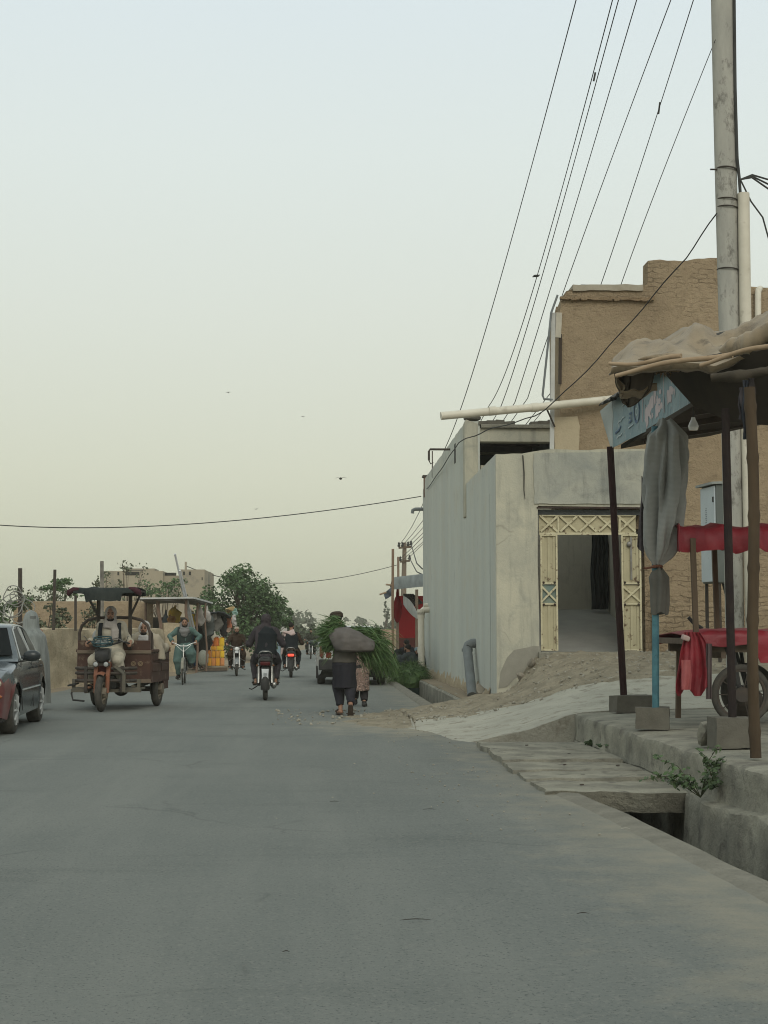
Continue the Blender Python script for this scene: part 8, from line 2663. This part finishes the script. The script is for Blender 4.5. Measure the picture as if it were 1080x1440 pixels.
# ================================================================ DISTANCE
def distance():
    # wooden utility pole far down the street
    Y = 110
    B = thing('wooden_pole', 'far wooden utility pole with two crossarms above the shop roof', 'utility pole', (U(568, 800, Y).x, Y, 0))
    a, b = V((U(566, 830, Y).x, Y, 0)), U(569, 763, Y)
    MB().tube([a, b], [.26, .14], 10).build('shaft', mat('far_pole_wood', (.22, .17, .13), None, 4), B, world=True)
    m = MB()
    for v, w in ((770, 9), (789.5, 7)): m.bar(U(569.5 - w, v + .5, Y - .2), U(569.5 + w, v - 1, Y - .2), .14, .14)
    m.build('crossarm', WOODPOLE, B, world=True)
    for u, v in ((561, 769), (566, 769), (574, 768), (578, 767), (563, 789), (576, 787)):
        p = U(u, v, Y - .2); MB().lathe([(.09, 0), (.11, .12), (.06, .2), (.09, .26), (.03, .34)], p, n=10).build('insulator', BLACK, B, world=True)
    tag(MB().tube([V((U(560, 800, 75).x, 75, 0)), U(560, 783, 75)], .06, 7).build('bamboo_pole', mat_cache('thin_far_pole', (.25, .18, .13))), 'second thinner pole showing above the shop roof', 'pole')
    # slack lines from the far pole to the shop side
    for i, (u, v) in enumerate(((578, 767), (576, 787))):
        tag(MB().tube([U(u, v - 2, Y), U(586, 792 + i * 12, 80), U(594, 800 + i * 8, 60)], .03, 5).build('branch_wire', WIRE), ('upper slack wire from the far wooden pole', 'lower slack wire from the far wooden pole')[i], 'wire')
    # white notice board and blue kiosk before the trees
    B = thing('notice_board', 'blank white board on a post near the distant tree', 'sign', (U(397, 900, 74).x, 74, 0))
    a, b = U(390.5, 889, 74), U(404, 873, 74)
    MB().lo((a.x, 74, a.z), (b.x, 74.05, b.z)).build('panel', mat('board_white', (.50, .48, .45)), B, bevel=.01, world=True)
    MB().tube([(U(402, 900, 74.1).x, 74.1, 0), (U(402, 900, 74.1).x, 74.1, b.z)], .05, 7).build('post', mat_cache('board_post', (.4, .39, .36)), B, world=True)
    a, b = U(377, 915, 76), U(394, 874, 76)
    B = thing('blue_kiosk', 'small blue grey kiosk with dark roof below the distant tree', 'kiosk', ((a.x + b.x) / 2, 76, 0))
    MB().lo((a.x, 76, 0), (b.x, 77.5, U(390, 884, 76).z)).build('wall', mat('kiosk_blue', (.24, .33, .37), (.18, .25, .29), 2), B, world=True)
    MB().lo((a.x - .1, 75.8, U(390, 884, 76).z), (b.x + .1, 77.7, b.z)).build('roof', DARKMETAL, B, world=True)
    # far mud house on the right behind the grass
    Yh = 125
    a, b = U(528, 912, Yh), U(556, 884, Yh)
    B = thing('mud_house', 'low distant mud house with sloping end beyond the shop', 'house', (a.x, Yh, 0))
    MB().prism([(a.x, Yh, -.2), (U(528, 890, Yh).x, Yh, U(528, 890, Yh).z), (U(540, 884, Yh).x, Yh, U(540, 885, Yh).z), (b.x + 3, Yh, b.z + .1), (b.x + 3, Yh, -.2)], (0, 6, 0)).build('wall', mat('far_mud', (.36, .25, .18), (.30, .21, .15), .6), B, 20, world=True)
    MB().lo((U(548, 900, 118).x, 118, -.1), (U(556, 900, 118).x + 2, 120, U(550, 893, 118).z)).build('yard_wall', MUDFAR, B, world=True)
    # pale poplars in the haze
    for (u, v, w, lab, sd) in ((543, 851, 5, 'tall bare topped poplar standing out pale in the haze', 1), (553, 874, 7, 'round pale tree in the haze beside the poplar', 2), (531, 878, 6, 'small pale tree in the haze left of the poplar', 3)):
        Yp = 240
        h = U(u, v, Yp).z
        tree(lab, U(u, v, Yp).x, Yp, 0, h, (w * Yp / F, w * Yp / F, h * .48), 190, .5, FARGREEN, sd + 40, .10, 'hazy trees beyond the mud house', 20, 'poplar_tree')
    # distant pylons
    for u, v, lab in ((498.5, 876, 'first tiny pylon on the horizon above the grass bundle'), (505, 874, 'second tiny pylon on the horizon'), (510.5, 877, 'third tiny pylon on the horizon'), (517.5, 875, 'fourth tiny pylon on the horizon, rightmost')):
        Yp = 420
        B = thing('pylon', lab, 'pylon', (U(u, 880, Yp).x, Yp, 0), 0, 'pylons on the horizon')
        t = U(u, v, Yp)
        MB().tube([(t.x, Yp, 0), (t.x, Yp, t.z)], [.35, .16], 6).build('mast', STEEL, B, world=True)
        MB().bar((t.x - .7, Yp, t.z - .2), (t.x + .7, Yp, t.z - .2), .2, .2).build('crossarm', STEEL, B, world=True)
    # belt of trees closing the street: individual trees at its front, a far wood behind
    r = random.Random(14)
    for i, (u, v, Yp, w) in enumerate(((404, 880, 110, 9), (416, 884, 120, 8), (428, 881, 135, 9), (441, 879, 140, 10), (455, 881, 130, 9), (466, 884, 125, 8), (478, 886, 140, 9), (392, 868, 95, 8))):
        h = U(u, v, Yp).z
        lab = ['tree right of the notice board in the far tree belt', 'low tree in the far belt above the lit motorcycle', 'pale tree in the far belt left of the farthest rider', 'round tree in the far belt above the farthest rider', 'tree in the far belt left of the walker', 'low tree in the far belt touching the grass bundle', 'tree in the far belt hidden partly by the walker cap', 'nearest tree of the far belt, left of the notice board'][i]
        tree(lab, U(u, v, Yp).x, Yp, 0, h, (w * Yp / F, w * Yp / F, h * .5), 900, .32, FARGREEN, 60 + i, .12, 'trees of the far belt', 18)
    m = MB()
    for i in range(60):
        u = r.uniform(330, 600); Yp = r.uniform(200, 330)
        h = U(u, 888, Yp).z + r.uniform(-.6, .8)
        if u > 500: h *= .8
        leafy(m, (U(u, 900, Yp).x, Yp, h * .5), (r.uniform(1.5, 3.5), 2, h * .5), 260, r, .6, 8, .1)
    for i in range(70):
        x = r.uniform(-160, 160); Yp = r.uniform(260, 420)
        h = r.uniform(3, 6)
        leafy(m, (x, Yp, h * .5), (r.uniform(3, 6), 3, h * .5), 160, r, 1.1, 8, .1)
    tag(m.build('far_wood', FARGREEN, None, 0), 'hazy far wood closing the horizon', 'wood', kind='stuff')
    # birds
    for (u, v, s, lab) in ((479, 673, .30, 'small dark bird flying above the street'), (321, 552, .12, 'tiny speck of a bird high on the left'), (360, 716, .11, 'tiny bird low over the street wire'), (426, 586, .09, 'tiniest bird in the middle of the sky')):
        p = U(u, v, 60)
        m = MB().ball(p, (s * .2, s * .45, s * .16), 8, 6)
        for g in (-1, 1):
            m.grid([[p + V((0, .1 * s, 0)), p + V((g * s * .35, .1 * s, s * .16)), p + V((g * s * .75, -.1 * s, s * .05))], [p + V((0, -.25 * s, 0)), p + V((g * s * .35, -.2 * s, s * .13)), p + V((g * s * .78, -.16 * s, s * .04))]], .01)
        tag(m.build('bird', mat_cache('bird_dark', (.06, .055, .05)), None, 60), lab, 'bird', 'birds over the street')
distance()

def weeds():
    r = random.Random(6)
    WD = leafmats('weed', (.06, .095, .04))
    for (u, v, zz, y, s, n, lab) in ((985, 1112, 0, 11.95, .27, 120, 'leafy weed growing from the drain wall by the broken slab'), (868, 1052, 0, 16.4, .11, 30, 'small weed tuft at the foot of the pavement wall'), (832, 1048, 0, 17.3, .06, 14, 'tiny weed at the pavement wall near the ramp'), (1000, 1082, 0, 11.9, .14, 36, 'thin weed climbing the pavement edge above the leafy one')):
        p = U(u, v, y)
        B = thing('weed', lab, 'plant', p, 0, 'weeds along the pavement wall')
        m = MB(); t = MB()
        for k in range(max(4, int(n / 9))):
            e = V((r.gauss(-.15, .8) * s, r.gauss(-.3, .35) * s, abs(r.gauss(.15, .5)) * s))
            t.tube([(0, 0, -.05), e * .5 + V((0, 0, .25 * s)), e], [.004, .003, .002], 5)
            for i in range(20):
                q = e * r.uniform(.2, 1.02) + V((0, 0, .10 * s)) + V((r.gauss(0, .09), r.gauss(0, .09), r.gauss(0, .07))) * s
                L = r.uniform(.03, .065); a = V((r.gauss(0, 1), r.gauss(0, 1), r.gauss(0, .6))).normalized(); b = a.orthogonal().normalized()
                m.mi = r.randrange(3)
                m.add([q - a * L * .5, q - b * L * .3, q + a * L * .5, q + b * L * .3], [(0, 1, 2), (0, 2, 3)])
        m.build('leaves', WD, B, 0); t.build('stem', mat_cache('weed_stem', (.07, .08, .04)), B, 60)
weeds()

def haze():
    m = MB().lo((-920, -920, -2.5), (920, 920, 16))
    me = m.build('haze', [], None, 0) if False else None
    mt = bpy.data.materials.new('dust_haze'); mt.use_nodes = True
    t = mt.node_tree; t.nodes.clear()
    o = t.nodes.new('ShaderNodeOutputMaterial'); v = t.nodes.new('ShaderNodeVolumePrincipled')
    v.inputs['Color'].default_value = (.86, .84, .72, 1); v.inputs['Density'].default_value = HAZE; v.inputs['Anisotropy'].default_value = 0.0
    t.links.new(v.outputs[0], o.inputs[1])
    ob = m.build('haze', mt, None, 0)
    tag(ob, kind='stuff')
HAZE = .0009
haze()

bpy.data.scenes.remove(WORK)
